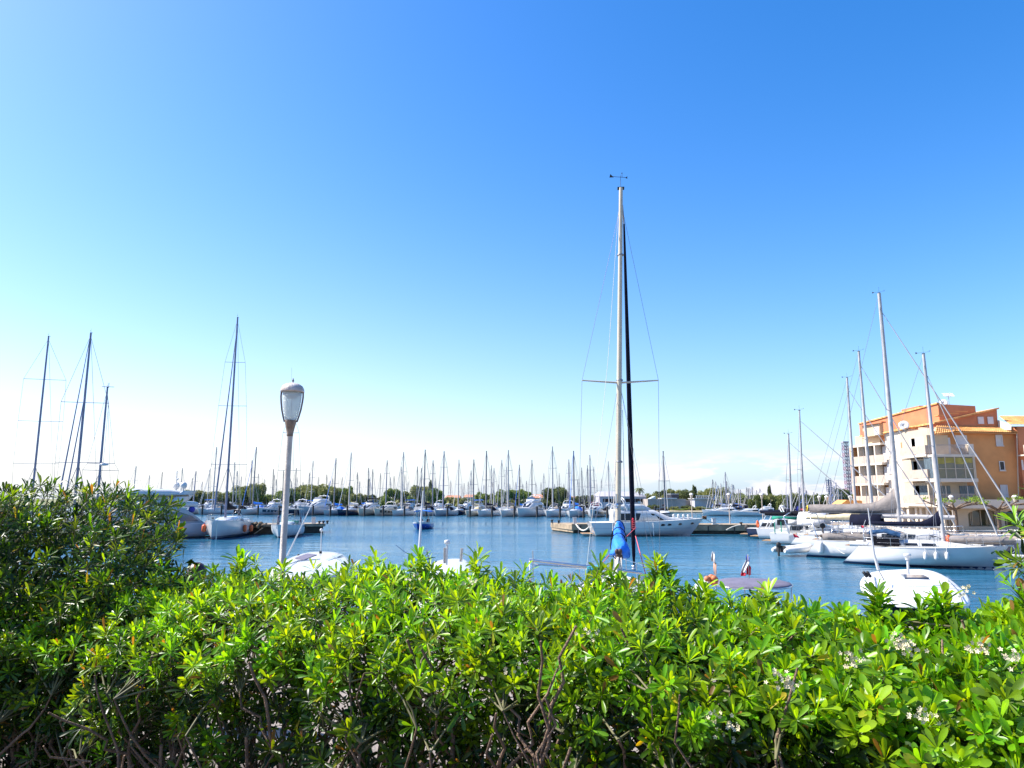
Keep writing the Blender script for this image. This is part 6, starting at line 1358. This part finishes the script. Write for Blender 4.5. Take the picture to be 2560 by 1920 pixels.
for i, (px, D, lb) in enumerate(((2392, 70, 'pollarded plane tree with knobbly arms left of the arcade arch'), (2500, 68, 'pollarded plane tree with sparse young leaves right, before the arcade arches'))):
    o = thing('plane_tree', (XD(px, D), D, .7), 0, lb, 'tree', 'pollarded trees along the arcade'); rr = random.Random(i)
    m = MB(); m.tube([(0, 0, 0), (.05, 0, 1.2), (0, 0, 2.5)], [.22, .17, .19], 8); m.build('trunk', BARK, o); m = MB(); pts = []
    for k in range(9):
        q = 2 * PI * k / 9 + rr.uniform(-.3, .3); L = rr.uniform(1.5, 3.0); e1 = (L * .5 * math.cos(q), L * .5 * math.sin(q), 2.75 + rr.uniform(-.1, .2)); e2 = (L * math.cos(q), L * math.sin(q), 3.0 + rr.uniform(-.2, .3))
        m.tube([(0, 0, 2.4), e1, e2], [.12, .08, .05], 5); m.ell(e2, .13, .13, .11)
        for _ in range(36): pts.append((e2[0] + rr.gauss(0, .25), e2[1] + rr.gauss(0, .25), e2[2] + .15 + abs(rr.gauss(0, .16))))
    m.build('limb', BARK, o); leafcloud('crown', o, pts, .11, FOLY, i)
# ------------------------------------------------------------------ distant trees
FOL1 = folmat('foliage_olive', (.16, .17, .065), (.26, .27, .09), (.36, .36, .12), .4)
FOL2 = folmat('foliage_green', (.12, .16, .045), (.2, .26, .06), (.29, .34, .09), .4)
FOL3 = folmat('foliage_dark', (.07, .09, .035), (.12, .145, .05), (.18, .2, .07), .35)
FOL4 = folmat('foliage_tamarisk', (.08, .10, .025), (.13, .16, .04), (.2, .22, .07), .25)
FM = dict(o=FOL1, g=FOL2, d=FOL3, t=FOL4)
TP = {}
def tree_proto(kind, mk):
    k = (kind, mk)
    if k in TP: return TP[k]
    o = thing('tree', (0, -600, 0), 0, 'x', 'tree'); rr = random.Random(sum(map(ord, kind)) % 97 + ord(mk)); m = MB(); pts = []
    # unit tree: width 2 (radius 1), height 1..; crown from .25 to 1
    if kind == 'round':
        m.tube([(0, 0, 0), (.02, 0, .3), (0, .02, .55)], [.07, .05, .035], 6)
        lobes = [((rr.uniform(-.6, .6), rr.uniform(-.6, .6), rr.uniform(.45, .78)), rr.uniform(.25, .42)) for _ in range(11)]
    elif kind == 'bush': 
        m.tube([(0, 0, 0), (.05, 0, .5)], [.05, .03], 5); lobes = [((rr.uniform(-.75, .75), rr.uniform(-.6, .6), rr.uniform(.2, .7)), rr.uniform(.25, .36)) for _ in range(13)]
    elif kind == 'column':
        m.tube([(0, 0, 0), (0, 0, .8)], [.1, .04], 5); lobes = [((rr.uniform(-.25, .25) * (1.1 - z), rr.uniform(-.2, .2), z), .5 * (1.1 - z) + .12) for z in (.2, .3, .4, .5, .6, .7, .8, .9)]
    elif kind == 'pine':
        m.tube([(0, 0, 0), (.03, 0, .4), (0, 0, .7)], [.06, .05, .03], 6); lobes = [((rr.uniform(-.7, .7), rr.uniform(-.6, .6), rr.uniform(.68, .85)), rr.uniform(.22, .34)) for _ in range(12)]
    for c, r in lobes:
        m.tube([(0, 0, .35), (c[0] * .6, c[1] * .6, (c[2] + .35) / 2), c], [.03, .02, .008], 4)
        n = int(1300 * r)
        for _ in range(n):
            v_ = Vector((rr.gauss(0, 1), rr.gauss(0, 1), rr.gauss(0, 1))).normalized() * r * rr.uniform(.55, 1.08)
            pts.append((c[0] + v_.x, c[1] + v_.y, max(.06, c[2] + v_.z * .75)))
    m.build('trunk', BARK, o); leafcloud('crown', o, pts, .062, FM[mk], ord(mk)); TP[k] = (o, [False]); return TP[k]
def tree(px, ytop, wpx, D, kind, mk, label, zb=.8, group=None):
    o, used = tree_proto(kind, mk)
    if not used[0]: used[0] = True; t = [o]
    else: t = copy_tree(o)
    r = t[0]; H = (P(px, ytop, D).z - zb) * (1.1 if kind in ('bush', 'round', 'pine') else 1); w_ = wpx / 2 / F * D * 1.2
    r.location = (XD(px, D), D, zb); r.scale = (w_, w_, H); r.rotation_euler = (0, 0, (px * 7.3) % 6.28); r['label'] = label
    if group: r['group'] = group
    return r
rr = random.Random(77)
L1 = 'trees along the far shore left of the round tower'; L2 = 'trees on the right far shore'; L3 = 'trees in the middle of the far shore'
ordl = ordn + ['fifteenth', 'sixteenth', 'seventeenth', 'eighteenth', 'nineteenth', 'twentieth']
for i, (px, yt, w_, kd, mk) in enumerate([(445,1231,44,'bush','o'),(482,1229,46,'round','o'),(518,1228,44,'bush','o'),(552,1229,40,'bush','o'),(582,1227,44,'round','g'),(612,1219,40,'round','o'),(634,1214,34,'round','o'),(658,1228,40,'bush','g'),(684,1227,40,'bush','g'),(712,1223,44,'round','g'),(744,1218,50,'bush','o'),(775,1216,54,'round','o'),(806,1217,50,'bush','o'),(838,1219,40,'round','g'),(859,1218,36,'round','g'),(880,1233,34,'bush','o'),(898,1236,30,'bush','o'),(928,1238,26,'round','d'),(948,1241,24,'bush','o')]):
    tree(px, yt, w_ * 1.25, 252 + (i % 3) * 7, kd, mk, 'shore tree behind the masts, %s from the left of the far shore' % ordl[i], group=L1)
for i, (px, yt, w_, kd, mk) in enumerate([(966,1232,28,'bush','g'),(986,1227,34,'pine','g'),(1005,1231,30,'round','o'),(1033,1236,26,'bush','g'),(1050,1219,42,'round','o'),(1075,1204,16,'column','d'),(1085,1222,44,'round','g'),(1100,1232,26,'bush','g'),(1125,1242,30,'bush','o'),(1150,1244,30,'bush','o'),(1178,1243,32,'bush','g'),(1212,1232,40,'round','g'),(1240,1237,34,'bush','g'),(1262,1229,34,'pine','g'),(1290,1229,40,'pine','g'),(1318,1234,30,'pine','g'),(1345,1247,40,'bush','d'),(1385,1220,50,'round','d'),(1408,1226,30,'round','d')]):
    tree(px, yt, w_ * 1.2, 250 + (i % 3) * 8, kd, mk, 'middle shore tree, %s counted from the pale round tower rightwards' % ordl[i], group=L3)
for i, (px, yt, w_, kd, mk) in enumerate([(1432,1243,30,'bush','d'),(1460,1243,30,'pine','d'),(1488,1242,30,'pine','d'),(1640,1233,36,'bush','o'),(1660,1228,34,'round','d'),(1684,1227,34,'round','o'),(1712,1226,34,'round','d'),(1738,1216,18,'column','d'),(1762,1226,40,'bush','o'),(1790,1224,44,'round','o'),(1808,1234,34,'round','d'),(1838,1229,44,'bush','o'),(1868,1233,44,'bush','g'),(1895,1234,40,'bush','g')]):
    tree(px, yt, w_ * 1.25, 240 + (i % 3) * 5, kd, mk, 'tree behind the boatyard buildings, %s from the left' % ordl[i], group=L2)
for i, px in enumerate(range(1900, 2150, 19)):
    tree(px, 1236 + rr.uniform(-5, 4) - (8 if px > 2080 else 0), 44, 180 + (i % 3) * 6, 'bush', 'tog'[i % 3] if px < 2085 else 'g', 'feathery shore bush right of the cabin cruisers, %s from the left' % ordl[i], group='feathery bushes on the right shore', zb=.0)
tree(1926, 1216, 20, 192, 'column', 'd', 'dark conical tree standing above the feathery shore bushes')
tree(2108, 1230, 44, 175, 'pine', 'd', 'dark umbrella pine at the foot of the lattice tower')
for i, (px, yt, w_) in enumerate([(1632,1262,26),(1680,1266,22),(1700,1270,30),(1720,1264,26),(1742,1266,26),(1760,1266,24),(1656,1272,22),(1780,1272,20)]):
    tree(px, yt, w_ * 1.2, 212 + i % 2 * 3, 'bush', 'dog'[i % 3], 'low shrub before the brownish concrete wall, %s listed from the left' % ordl[i], zb=.3, group='low shrubs on the sandy shore')
for c in [x for x in C.objects if x.name.startswith('tree')]:
    if c.get('label') == 'x': bpy.data.objects.remove(c)
# ground cover band behind the marina
pts = [(XD(px, D), D, .8 + rr.uniform(0, 4.2 if px < 880 else 2.6) * math.exp(-rr.uniform(0, .7))) for px, D in ((rr.uniform(470, 1500), rr.uniform(262, 275)) for _ in range(12000))]
tag(leafcloud('undergrowth', None, pts, .6, FOL1, 4), 'low tangled undergrowth along the far shore behind the marina', 'undergrowth', kind='stuff')
pts = [(XD(px, D), D, .8 + rr.uniform(0, 3.9)) for px, D in ((rr.uniform(1790, 2130), rr.uniform(214, 222)) for _ in range(7000))]
tag(leafcloud('undergrowth', None, pts, .45, FOL4, 5), 'low scrub along the right far shore under the bushes', 'undergrowth', kind='stuff')
# palm
o = thing('palm_tree', (XD(1599, 238), 238, .8), 0, 'lone tall palm above the grey boatyard shed', 'palm tree'); zt = P(1599, 1222, 238).z - .8
MB().tube([(0, 0, 0), (.2, 0, zt * .5), (.1, 0, zt)], [.3, .22, .2], 6).build('trunk', BARK, o)
m = MB()
for i in range(16):
    q = 2 * PI * i / 16; L = 1.9; up_ = .8 if i % 2 else .1
    a = [Vector((.1 + L * t * math.cos(q), L * t * math.sin(q), zt + up_ * t * 1.6 - 1.9 * t * t)) for t in (0, .3, .6, .85, 1)]; s_ = Vector((-math.sin(q), math.cos(q), 0))
    m.loft([[p - s_ * w_, p + Vector((0, 0, .08)), p + s_ * w_] for p, w_ in zip(a, (.05, .2, .24, .18, .04))], closed=False, cap=False)
m.build('frond', FOL3, o)
# ------------------------------------------------------------------ foreground shrubs
def leafmat():
    m = bpy.data.materials.new('pittosporum_leaf'); m.use_nodes = True; t = m.node_tree; b = t.nodes['Principled BSDF']
    b.inputs['Roughness'].default_value = .36; b.inputs['Specular IOR Level'].default_value = .38
    at = N(t, 'ShaderNodeAttribute'); at.attribute_name = 'tint'
    co = N(t, 'ShaderNodeTexCoord'); n1 = N(t, 'ShaderNodeTexNoise'); n1.inputs['Scale'].default_value = 60; n1.inputs['Detail'].default_value = 3; t.links.new(co.outputs['Object'], n1.inputs['Vector'])
    mr_ = N(t, 'ShaderNodeMapRange'); mr_.inputs[3].default_value = .8; mr_.inputs[4].default_value = 1.2; t.links.new(n1.outputs[0], mr_.inputs[0])
    mm = N(t, 'ShaderNodeVectorMath', operation='SCALE'); t.links.new(at.outputs['Color'], mm.inputs[0]); t.links.new(mr_.outputs[0], mm.inputs['Scale']); t.links.new(mm.outputs[0], b.inputs['Base Color'])
    tl_ = N(t, 'ShaderNodeBsdfTranslucent'); m2_ = N(t, 'ShaderNodeMix', data_type='RGBA', blend_type='MULTIPLY'); m2_.inputs[0].default_value = 1; m2_.inputs[7].default_value = (2.6, 1.95, .5, 1)
    t.links.new(mm.outputs[0], m2_.inputs[6]); t.links.new(m2_.outputs[2], tl_.inputs[0])
    ms = N(t, 'ShaderNodeMixShader'); ms.inputs[0].default_value = .42; t.links.new(b.outputs[0], ms.inputs[1]); t.links.new(tl_.outputs[0], ms.inputs[2]); t.links.new(ms.outputs[0], t.nodes['Material Output'].inputs[0])
    return m
LEAF = leafmat()
ROWS = [(0, .10), (.28, .42), (.55, .82), (.78, 1.0), (.93, .72), (1.0, .14)]
def build_leaves(name, parent, pos, dirs, nrm, Ls, Ws, curl, col):
    n = len(pos); side = np.cross(dirs, nrm); side /= np.linalg.norm(side, axis=1)[:, None]; nrm = np.cross(side, dirs)
    k = len(ROWS); V = np.zeros((n, k * 3, 3))
    for i, (s, w_) in enumerate(ROWS):
        c = pos + dirs * (s * Ls)[:, None] - nrm * (curl * s * s * Ls)[:, None]
        hw = (Ws * w_ * .5)[:, None]
        V[:, i * 3 + 0] = c - side * hw + nrm * hw * .22; V[:, i * 3 + 1] = c - nrm * hw * .12; V[:, i * 3 + 2] = c + side * hw + nrm * hw * .22
    F1 = []
    for i in range(k - 1):
        for j in range(2): F1.append((i * 3 + j, i * 3 + j + 1, (i + 1) * 3 + j + 1, (i + 1) * 3 + j))
    F1 = np.array(F1); FA = (F1[None] + (np.arange(n) * k * 3)[:, None, None]).reshape(-1)
    me = bpy.data.meshes.new(name); me.vertices.add(n * k * 3); me.vertices.foreach_set('co', V.ravel()); nf = n * len(F1)
    me.loops.add(nf * 4); me.loops.foreach_set('vertex_index', FA); me.polygons.add(nf); me.polygons.foreach_set('loop_start', np.arange(0, nf * 4, 4)); me.polygons.foreach_set('loop_total', np.full(nf, 4))
    me.polygons.foreach_set('use_smooth', np.ones(nf, bool)); me.update(calc_edges=True)
    ca = me.attributes.new('tint', 'FLOAT_COLOR', 'POINT'); ca.data.foreach_set('color', np.repeat(np.c_[col, np.ones(n)], k * 3, 0).ravel())
    me.materials.append(LEAF); o = bpy.data.objects.new(name, me); C.objects.link(o); o.parent = parent; return o
def rosettes(tips, axes, sizes, rng, young=.5, broad=None, dens=1.):  # young: leaf age, also used to paint lit and shaded sides
    P_, D_, N_, L_, W_, K_, C_ = [], [], [], [], [], [], []
    for ti, (tp_, ax, sz) in enumerate(zip(tips, axes, sizes)):
        n = int(rng.integers(11, 19) * dens); ax = ax / np.linalg.norm(ax); r = np.cross(ax, [0.3, .9, .1]); r /= np.linalg.norm(r); u = np.cross(ax, r)
        yg = np.clip(young + rng.normal(0, .28), 0, 1); hv_ = np.array([rng.uniform(.75, 1.35), 1, 1]) * rng.uniform(.8, 1.12); br = (broad[ti] if broad is not None else 0)
        for i in range(n):
            f = (i + .5) / n; th = R(12 + 78 * f ** .9) + rng.normal(0, .13); ph = i * 2.39996 + rng.normal(0, .25)
            d = ax * math.cos(th) + (r * math.cos(ph) + u * math.sin(ph)) * math.sin(th)
            nn = ax * math.sin(th) - (r * math.cos(ph) + u * math.sin(ph)) * math.cos(th)
            nn = nn + rng.normal(0, .18, 3)
            P_.append(tp_ - ax * sz * .5 * f + d * sz * .05); D_.append(d); N_.append(nn)
            L = sz * (.55 + .55 * math.sin(PI * (.25 + .6 * f))) * rng.uniform(.8, 1.15); L_.append(L); W_.append(L * (.215 + .18 * br) * rng.uniform(.85, 1.15)); K_.append(rng.uniform(-.05, .3) + .15 * f)
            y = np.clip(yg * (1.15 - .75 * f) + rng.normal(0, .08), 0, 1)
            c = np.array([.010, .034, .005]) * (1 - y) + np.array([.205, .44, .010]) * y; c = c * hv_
            q = rng.random()
            if q < .014 and f > .6: c = np.array([.42, .33, .015])
            elif q < .024 and f > .4: c = np.array([.30, .33, .02])
            elif q < .026: c = np.array([.2, .11, .03])
            C_.append(c)
    return [np.array(a) for a in (P_, D_, N_, L_, W_, K_, C_)]
STEM = mat('stem_bark', (.20, .125, .08), .85, var=.35, vs=25, bump=.6, bs=90)
TWIG = mat('green_twig', (.13, .12, .05), .7, var=.3, vs=20)
def curve_pts(a, b, rng, n=6, wob=.05):
    a, b = Vector(a), Vector(b); out = []
    for i in range(n + 1):
        t = i / n; w_ = wob * math.sin(PI * t) ** .5 if 0 < t < 1 else 0
        out.append(a.lerp(b, t) + Vector((rng.normal(0, w_), rng.normal(0, w_), rng.normal(0, w_ * .6))))
    return out
XS = [-60, 0, 200, 400, 500, 600, 660, 750, 850, 950, 1050, 1200, 1300, 1400, 1500, 1600, 1690, 1760, 1900, 2000, 2150, 2250, 2400, 2500, 2640]
YS = [1440, 1440, 1440, 1428, 1424, 1412, 1428, 1440, 1418, 1408, 1405, 1402, 1440, 1428, 1420, 1432, 1432, 1478, 1490, 1492, 1510, 1528, 1530, 1512, 1500]
def top_y(px): return float(np.interp(px, XS, YS))
def backD(px): return float(np.interp(px, [0, 1280, 2560], [3.9, 3.3, 2.75]))
THK = .85
def HT(px): return float(np.interp(px, [0, 900, 1300, 1620, 1700, 2000, 2560], [34, 34, 56, 58, 52, 50, 46]))
def hedge():
    rng = np.random.default_rng(11)
    o = thing('hedge', (0, 3.0, 2.7), 0, 'long green clipped pittosporum hedge with bare brown stems across the foreground', 'hedge')
    tips, axes, sizes, broad = [], [], [], []; young = []
    def surf(px, s):
        """s 0 back top .. .4 front top .. 1 bottom front"""
        Db = backD(px); zt = P(px, top_y(px) + HT(px), Db).z
        bump = .05 * math.sin(px * .021) + .04 * math.sin(px * .043 + 1)
        if s < .4: t = s / .4; D = Db - THK * t; z = zt - .16 * t ** 2.2 + bump * .5 * t; ax = np.array([0, -.25 - .5 * t, 1])
        else: t = (s - .4) / .6; D = Db - THK + .06 * math.sin(t * 9 + px * .01) + bump * .8 + .10 * t; z = zt - .16 - t * (zt - .16 - 2.8); ax = np.array([0, -.95, .55])
        return D, z, ax
    def put(px, s, sz=None, yg=None, jit=.035):
        D, z, ax = surf(px, s); k = D * math.cos(TH) + (z - EYE) * math.sin(TH); x = (px - 1280) / F * k
        p = np.array([x, D, z - 0]) + rng.normal(0, jit, 3); ax = ax + rng.normal(0, .35, 3)
        tips.append(p); axes.append(ax); f = px / 2560
        sizes.append((sz or rng.uniform(.042, .059)) * (.9 + .27 * f)); broad.append(max(0, min(1, (f - .55) * 2.2)) * rng.uniform(.3, 1)); young.append(yg)
    for _ in range(2300): put(rng.uniform(-80, 2640), rng.uniform(0, .42))
    for _ in range(620): put(rng.uniform(-80, 2640), rng.uniform(.4, .62))
    for _ in range(330):
        s = rng.uniform(.55, 1.0); px = rng.uniform(-80, 2640) if rng.random() < .5 else rng.uniform(1100, 2640)
        put(px, s, jit=.06)
    tips2 = []
    for px, dy in ((2360, 75), (2345, 60), (1640, 55), (1655, 40), (595, 40), (610, 30), (1050, 25), (1195, 20), (2190, 70), (2200, 50), (1310, 20), (1500, 25), (940, 20), (1760, 10), (2300, 28), (1920, 18), (2560, 30)):
        D = backD(px) - .12; p = P(px, top_y(px) - dy * .4, D); tips.append(np.array(p)); axes.append(np.array([rng.normal(0, .15), -.1, 1])); sizes.append(.066); broad.append(.8 if px > 1700 else 0)
        for q in (1, 2):
            p2 = P(px + rng.uniform(-8, 8), top_y(px) - dy * .4 + 24 * q, D); tips.append(np.array(p2)); axes.append(np.array([rng.normal(0, .3), -.3, 1])); sizes.append(.064); broad.append(.5)
    tips_, axes_, sizes_, broad_ = map(np.array, (tips, axes, sizes, broad))
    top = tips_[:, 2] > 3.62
    a = rosettes(tips_[top], axes_[top], sizes_[top], rng, .82, broad_[top]); b = rosettes(tips_[~top], axes_[~top], sizes_[~top], rng, .2, broad_[~top])  # sunlit top tinted pale, shaded front tinted dark
    arr = [np.concatenate([i, j]) for i, j in zip(a, b)]
    off = np.array([0, 3.0, 2.7]); arr[0] = arr[0] - off
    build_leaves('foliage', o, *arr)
    # inner single leaves
    n = 15500; px = rng.uniform(-80, 2640, n); s = rng.random(n); P0 = []
    for i in range(n):
        Db = backD(px[i]); D = Db - THK * rng.uniform(.0, .92); zt = P(px[i], top_y(px[i]) + 22, Db).z; z = 2.75 + (zt - .12 - 2.75) * rng.uniform(0, 1) ** .7
        k = D * math.cos(TH) + (z - EYE) * math.sin(TH); P0.append(((px[i] - 1280) / F * k, D - 3.0, z - 2.7))
    d = rng.normal(size=(n, 3)); d /= np.linalg.norm(d, axis=1)[:, None]; nn = rng.normal(size=(n, 3)); L = rng.uniform(.035, .065, n)
    y = rng.random(n)[:, None] ** 3; c = np.array([.008, .026, .005]) * (1 - y) + np.array([.05, .12, .010]) * y; dead = rng.random(n) < .05; c[dead] = [.3, .16, .05]  # shade inside the hedge put into the dark leaf tint
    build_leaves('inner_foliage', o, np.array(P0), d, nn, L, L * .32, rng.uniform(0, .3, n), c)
    # stems
    tw = MB(); st = MB(); bases = []
    for i in range(200):
        px = -60 + i * 13.5 + rng.uniform(-9, 9); Db = backD(px); D = Db - rng.uniform(.12, .98); z = 2.68; k = D * math.cos(TH) + (z - EYE) * math.sin(TH); x = (px - 1280) / F * k
        zt = P(px, top_y(px) + 30, Db).z - .22; a = Vector((x, D - 3, z - 2.7)); hgt = rng.uniform(.45, .8) * (zt - z); b = a + Vector((rng.normal(0, .10), rng.normal(0, .06), hgt))
        r0 = rng.uniform(.006, .0125); pts = curve_pts(a, b, rng, 7, .022); st.tube(pts, [r0 * (1.1 - .4 * j / 7) for j in range(8)], 6); bases.append(pts)
        for f in range(rng.integers(2, 5)):
            j = int(rng.integers(3, 8)); e_ = pts[j] + Vector((rng.normal(0, .16), rng.normal(-.05, .12), rng.uniform(.18, .45))); st.tube(curve_pts(pts[j], e_, rng, 5, .018), [r0 * .7 * (1 - .09 * q) for q in range(6)], 5); bases.append([pts[j], e_])
        if rng.random() < .5: e_ = pts[5] + Vector((rng.normal(0, .1), -.08, rng.uniform(.1, .2))); st.tube([pts[5], e_], [r0 * .6, r0 * .5], 5)
    st.build('stem', STEM, o)
    allp = np.array([list(q) for p in bases for q in p])
    for tp_, ax in zip(tips_, axes_):
        q = tp_ - off; dd = np.linalg.norm((allp - q) * [1, 1, .8], axis=1) + (allp[:, 2] > q[2] - .05) * 9; j = int(np.argmin(dd)); ax = ax / np.linalg.norm(ax)
        p1 = Vector(q - ax * .02); p2 = Vector(q - ax * .1); p3 = Vector(allp[j])
        if (p3 - p1).length > .28: p3 = p2 + Vector((rng.normal(0, .03), rng.normal(.02, .03), -rng.uniform(.08, .2)))
        tw.tube([p1, p2, p2.lerp(p3, .5) + Vector((rng.normal(0, .01), 0, .01)), p3], [.0022, .0028, .0035, .0045], 4, False)
    tw.build('twig', TWIG, o)
    # blossom clusters
    BL = mat('blossom_cream', (.68, .60, .38), .6, var=.06)
    def blossom(px, py, D, n=26, r=.017):
        m = MB(); c0 = P(px, py, D) - Vector(off)
        for i in range(n):
            c = c0 + Vector((rng.normal(0, r), rng.normal(0, r * .6) - .01, rng.normal(0, r * .7))); ax = Vector((rng.normal(0, .6), -1, rng.normal(.4, .5))).normalized(); u = ax.orthogonal().normalized(); w_ = ax.cross(u)
            for k in range(5):
                q = 2 * PI * k / 5; e1 = u * math.cos(q) + w_ * math.sin(q); e2 = u * math.cos(q + .5) + w_ * math.sin(q + .5); e0 = u * math.cos(q - .5) + w_ * math.sin(q - .5)
                m.add([c, c + e0 * .0045 + ax * .002, c + e1 * .007 + ax * .001, c + e2 * .0045 + ax * .002], [(0, 1, 2, 3)])
        m.build('blossom', BL, o)
    for px, py, D in ((2268, 1612, 1.98), (2242, 1604, 2.0), (1945, 1698, 2.08), (1965, 1712, 2.08), (2125, 1648, 2.05), (2442, 1610, 1.92), (2300, 1790, 2.0), (1465, 1585, 2.28), (1278, 1672, 2.4), (1772, 1792, 2.15), (1820, 1815, 2.15), (2520, 1640, 1.9), (2405, 1480, 2.5), (1030, 1440, 2.9), (1180, 1455, 2.85)): blossom(px, py, D, 18 if D < 2.2 else 9)
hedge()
def pix(p):
    k = p[1] * math.cos(TH) + (p[2] - EYE) * math.sin(TH); u_ = -p[1] * math.sin(TH) + (p[2] - EYE) * math.cos(TH)
    return 1280 + p[0] / k * F, 960 - u_ / k * F
def mound(label, name, cx, cy, cz, rx, ry, rz_, n, seed, zlo, size=(.04, .06), clipf=None, young=.45):
    rng = np.random.default_rng(seed); o = thing(name, (cx, cy, 2.7), 0, label, 'shrub'); tips, axes = [], []
    while len(tips) < n:
        v_ = rng.normal(size=3); v_ /= np.linalg.norm(v_)
        if v_[1] > .55 : continue
        k = 1 + .10 * math.sin(v_[0] * 9 + seed) * math.cos(v_[2] * 7) + .06 * math.sin(v_[0] * 21)
        p = np.array([cx + v_[0] * rx * k, cy + v_[1] * ry * k, cz + (abs(v_[2]) ** (.55 if n > 500 else .8) * (1 if v_[2] > 0 else -1)) * rz_ * k]); f = rng.uniform(.72, 1.0) if rng.random() < .45 else 1.
        p = np.array([cx, cy, cz]) + (p - [cx, cy, cz]) * f
        if p[2] < zlo or (clipf and clipf(p)): continue
        tips.append(p + rng.normal(0, .03, 3)); axes.append(v_ * [.9, .8, .6] + [0, -.1, .65] + rng.normal(0, .25, 3))
    tips, axes = np.array(tips), np.array(axes); sizes = rng.uniform(*size, len(tips)); off = np.array([cx, cy, 2.7])
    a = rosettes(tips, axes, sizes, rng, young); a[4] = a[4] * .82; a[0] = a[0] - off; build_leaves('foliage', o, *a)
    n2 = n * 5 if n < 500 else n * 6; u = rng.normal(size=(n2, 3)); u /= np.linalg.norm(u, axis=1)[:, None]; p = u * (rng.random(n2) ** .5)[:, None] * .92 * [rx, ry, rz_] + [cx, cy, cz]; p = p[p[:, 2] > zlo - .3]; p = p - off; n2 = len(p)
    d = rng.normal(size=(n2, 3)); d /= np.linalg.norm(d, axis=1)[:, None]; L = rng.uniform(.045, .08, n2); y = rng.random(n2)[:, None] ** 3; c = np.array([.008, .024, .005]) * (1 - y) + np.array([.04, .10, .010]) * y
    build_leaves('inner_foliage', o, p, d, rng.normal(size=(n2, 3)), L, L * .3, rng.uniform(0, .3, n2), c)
    st = MB(); tw = MB()
    for i in range(26):
        q = rng.uniform(0, 2 * PI); e_ = Vector((math.cos(q) * rx * .8 * rng.uniform(.2, 1), math.sin(q) * ry * .6, cz - 2.7 + rz_ * rng.uniform(-.1, .7))); st.tube(curve_pts((rng.normal(0, rx * .35), rng.normal(0, .12), 0), e_, rng, 7, .03), [.013 * (1.1 - .11 * j) for j in range(8)], 6)
    st.build('stem', STEM, o)
    cc = np.array([0, 0, cz - 2.7 - .15])
    for t_, ax in zip(tips - off, axes):
        ax = ax / np.linalg.norm(ax); p1 = Vector(t_); p2 = Vector(t_ - ax * .1); tw.tube([p1, p2, p2.lerp(Vector(cc), .05 if n > 500 else .6)], [.002, .0026, .0035], 4, False)
    tw.build('twig', TWIG, o)
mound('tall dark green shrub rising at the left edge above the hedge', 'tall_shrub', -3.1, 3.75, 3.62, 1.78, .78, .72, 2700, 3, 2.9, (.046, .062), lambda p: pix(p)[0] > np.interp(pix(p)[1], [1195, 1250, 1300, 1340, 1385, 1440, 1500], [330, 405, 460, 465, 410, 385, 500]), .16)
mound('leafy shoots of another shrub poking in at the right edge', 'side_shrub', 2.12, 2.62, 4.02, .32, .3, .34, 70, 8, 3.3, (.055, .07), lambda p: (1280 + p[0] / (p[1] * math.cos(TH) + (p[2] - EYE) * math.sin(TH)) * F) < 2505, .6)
# ------------------------------------------------------------------ tidy
for o in list(bpy.data.objects):
    if o.get('label') == 'x' and o.parent is None:
        for c in kids(o): bpy.data.objects.remove(c)
        bpy.data.objects.remove(o)
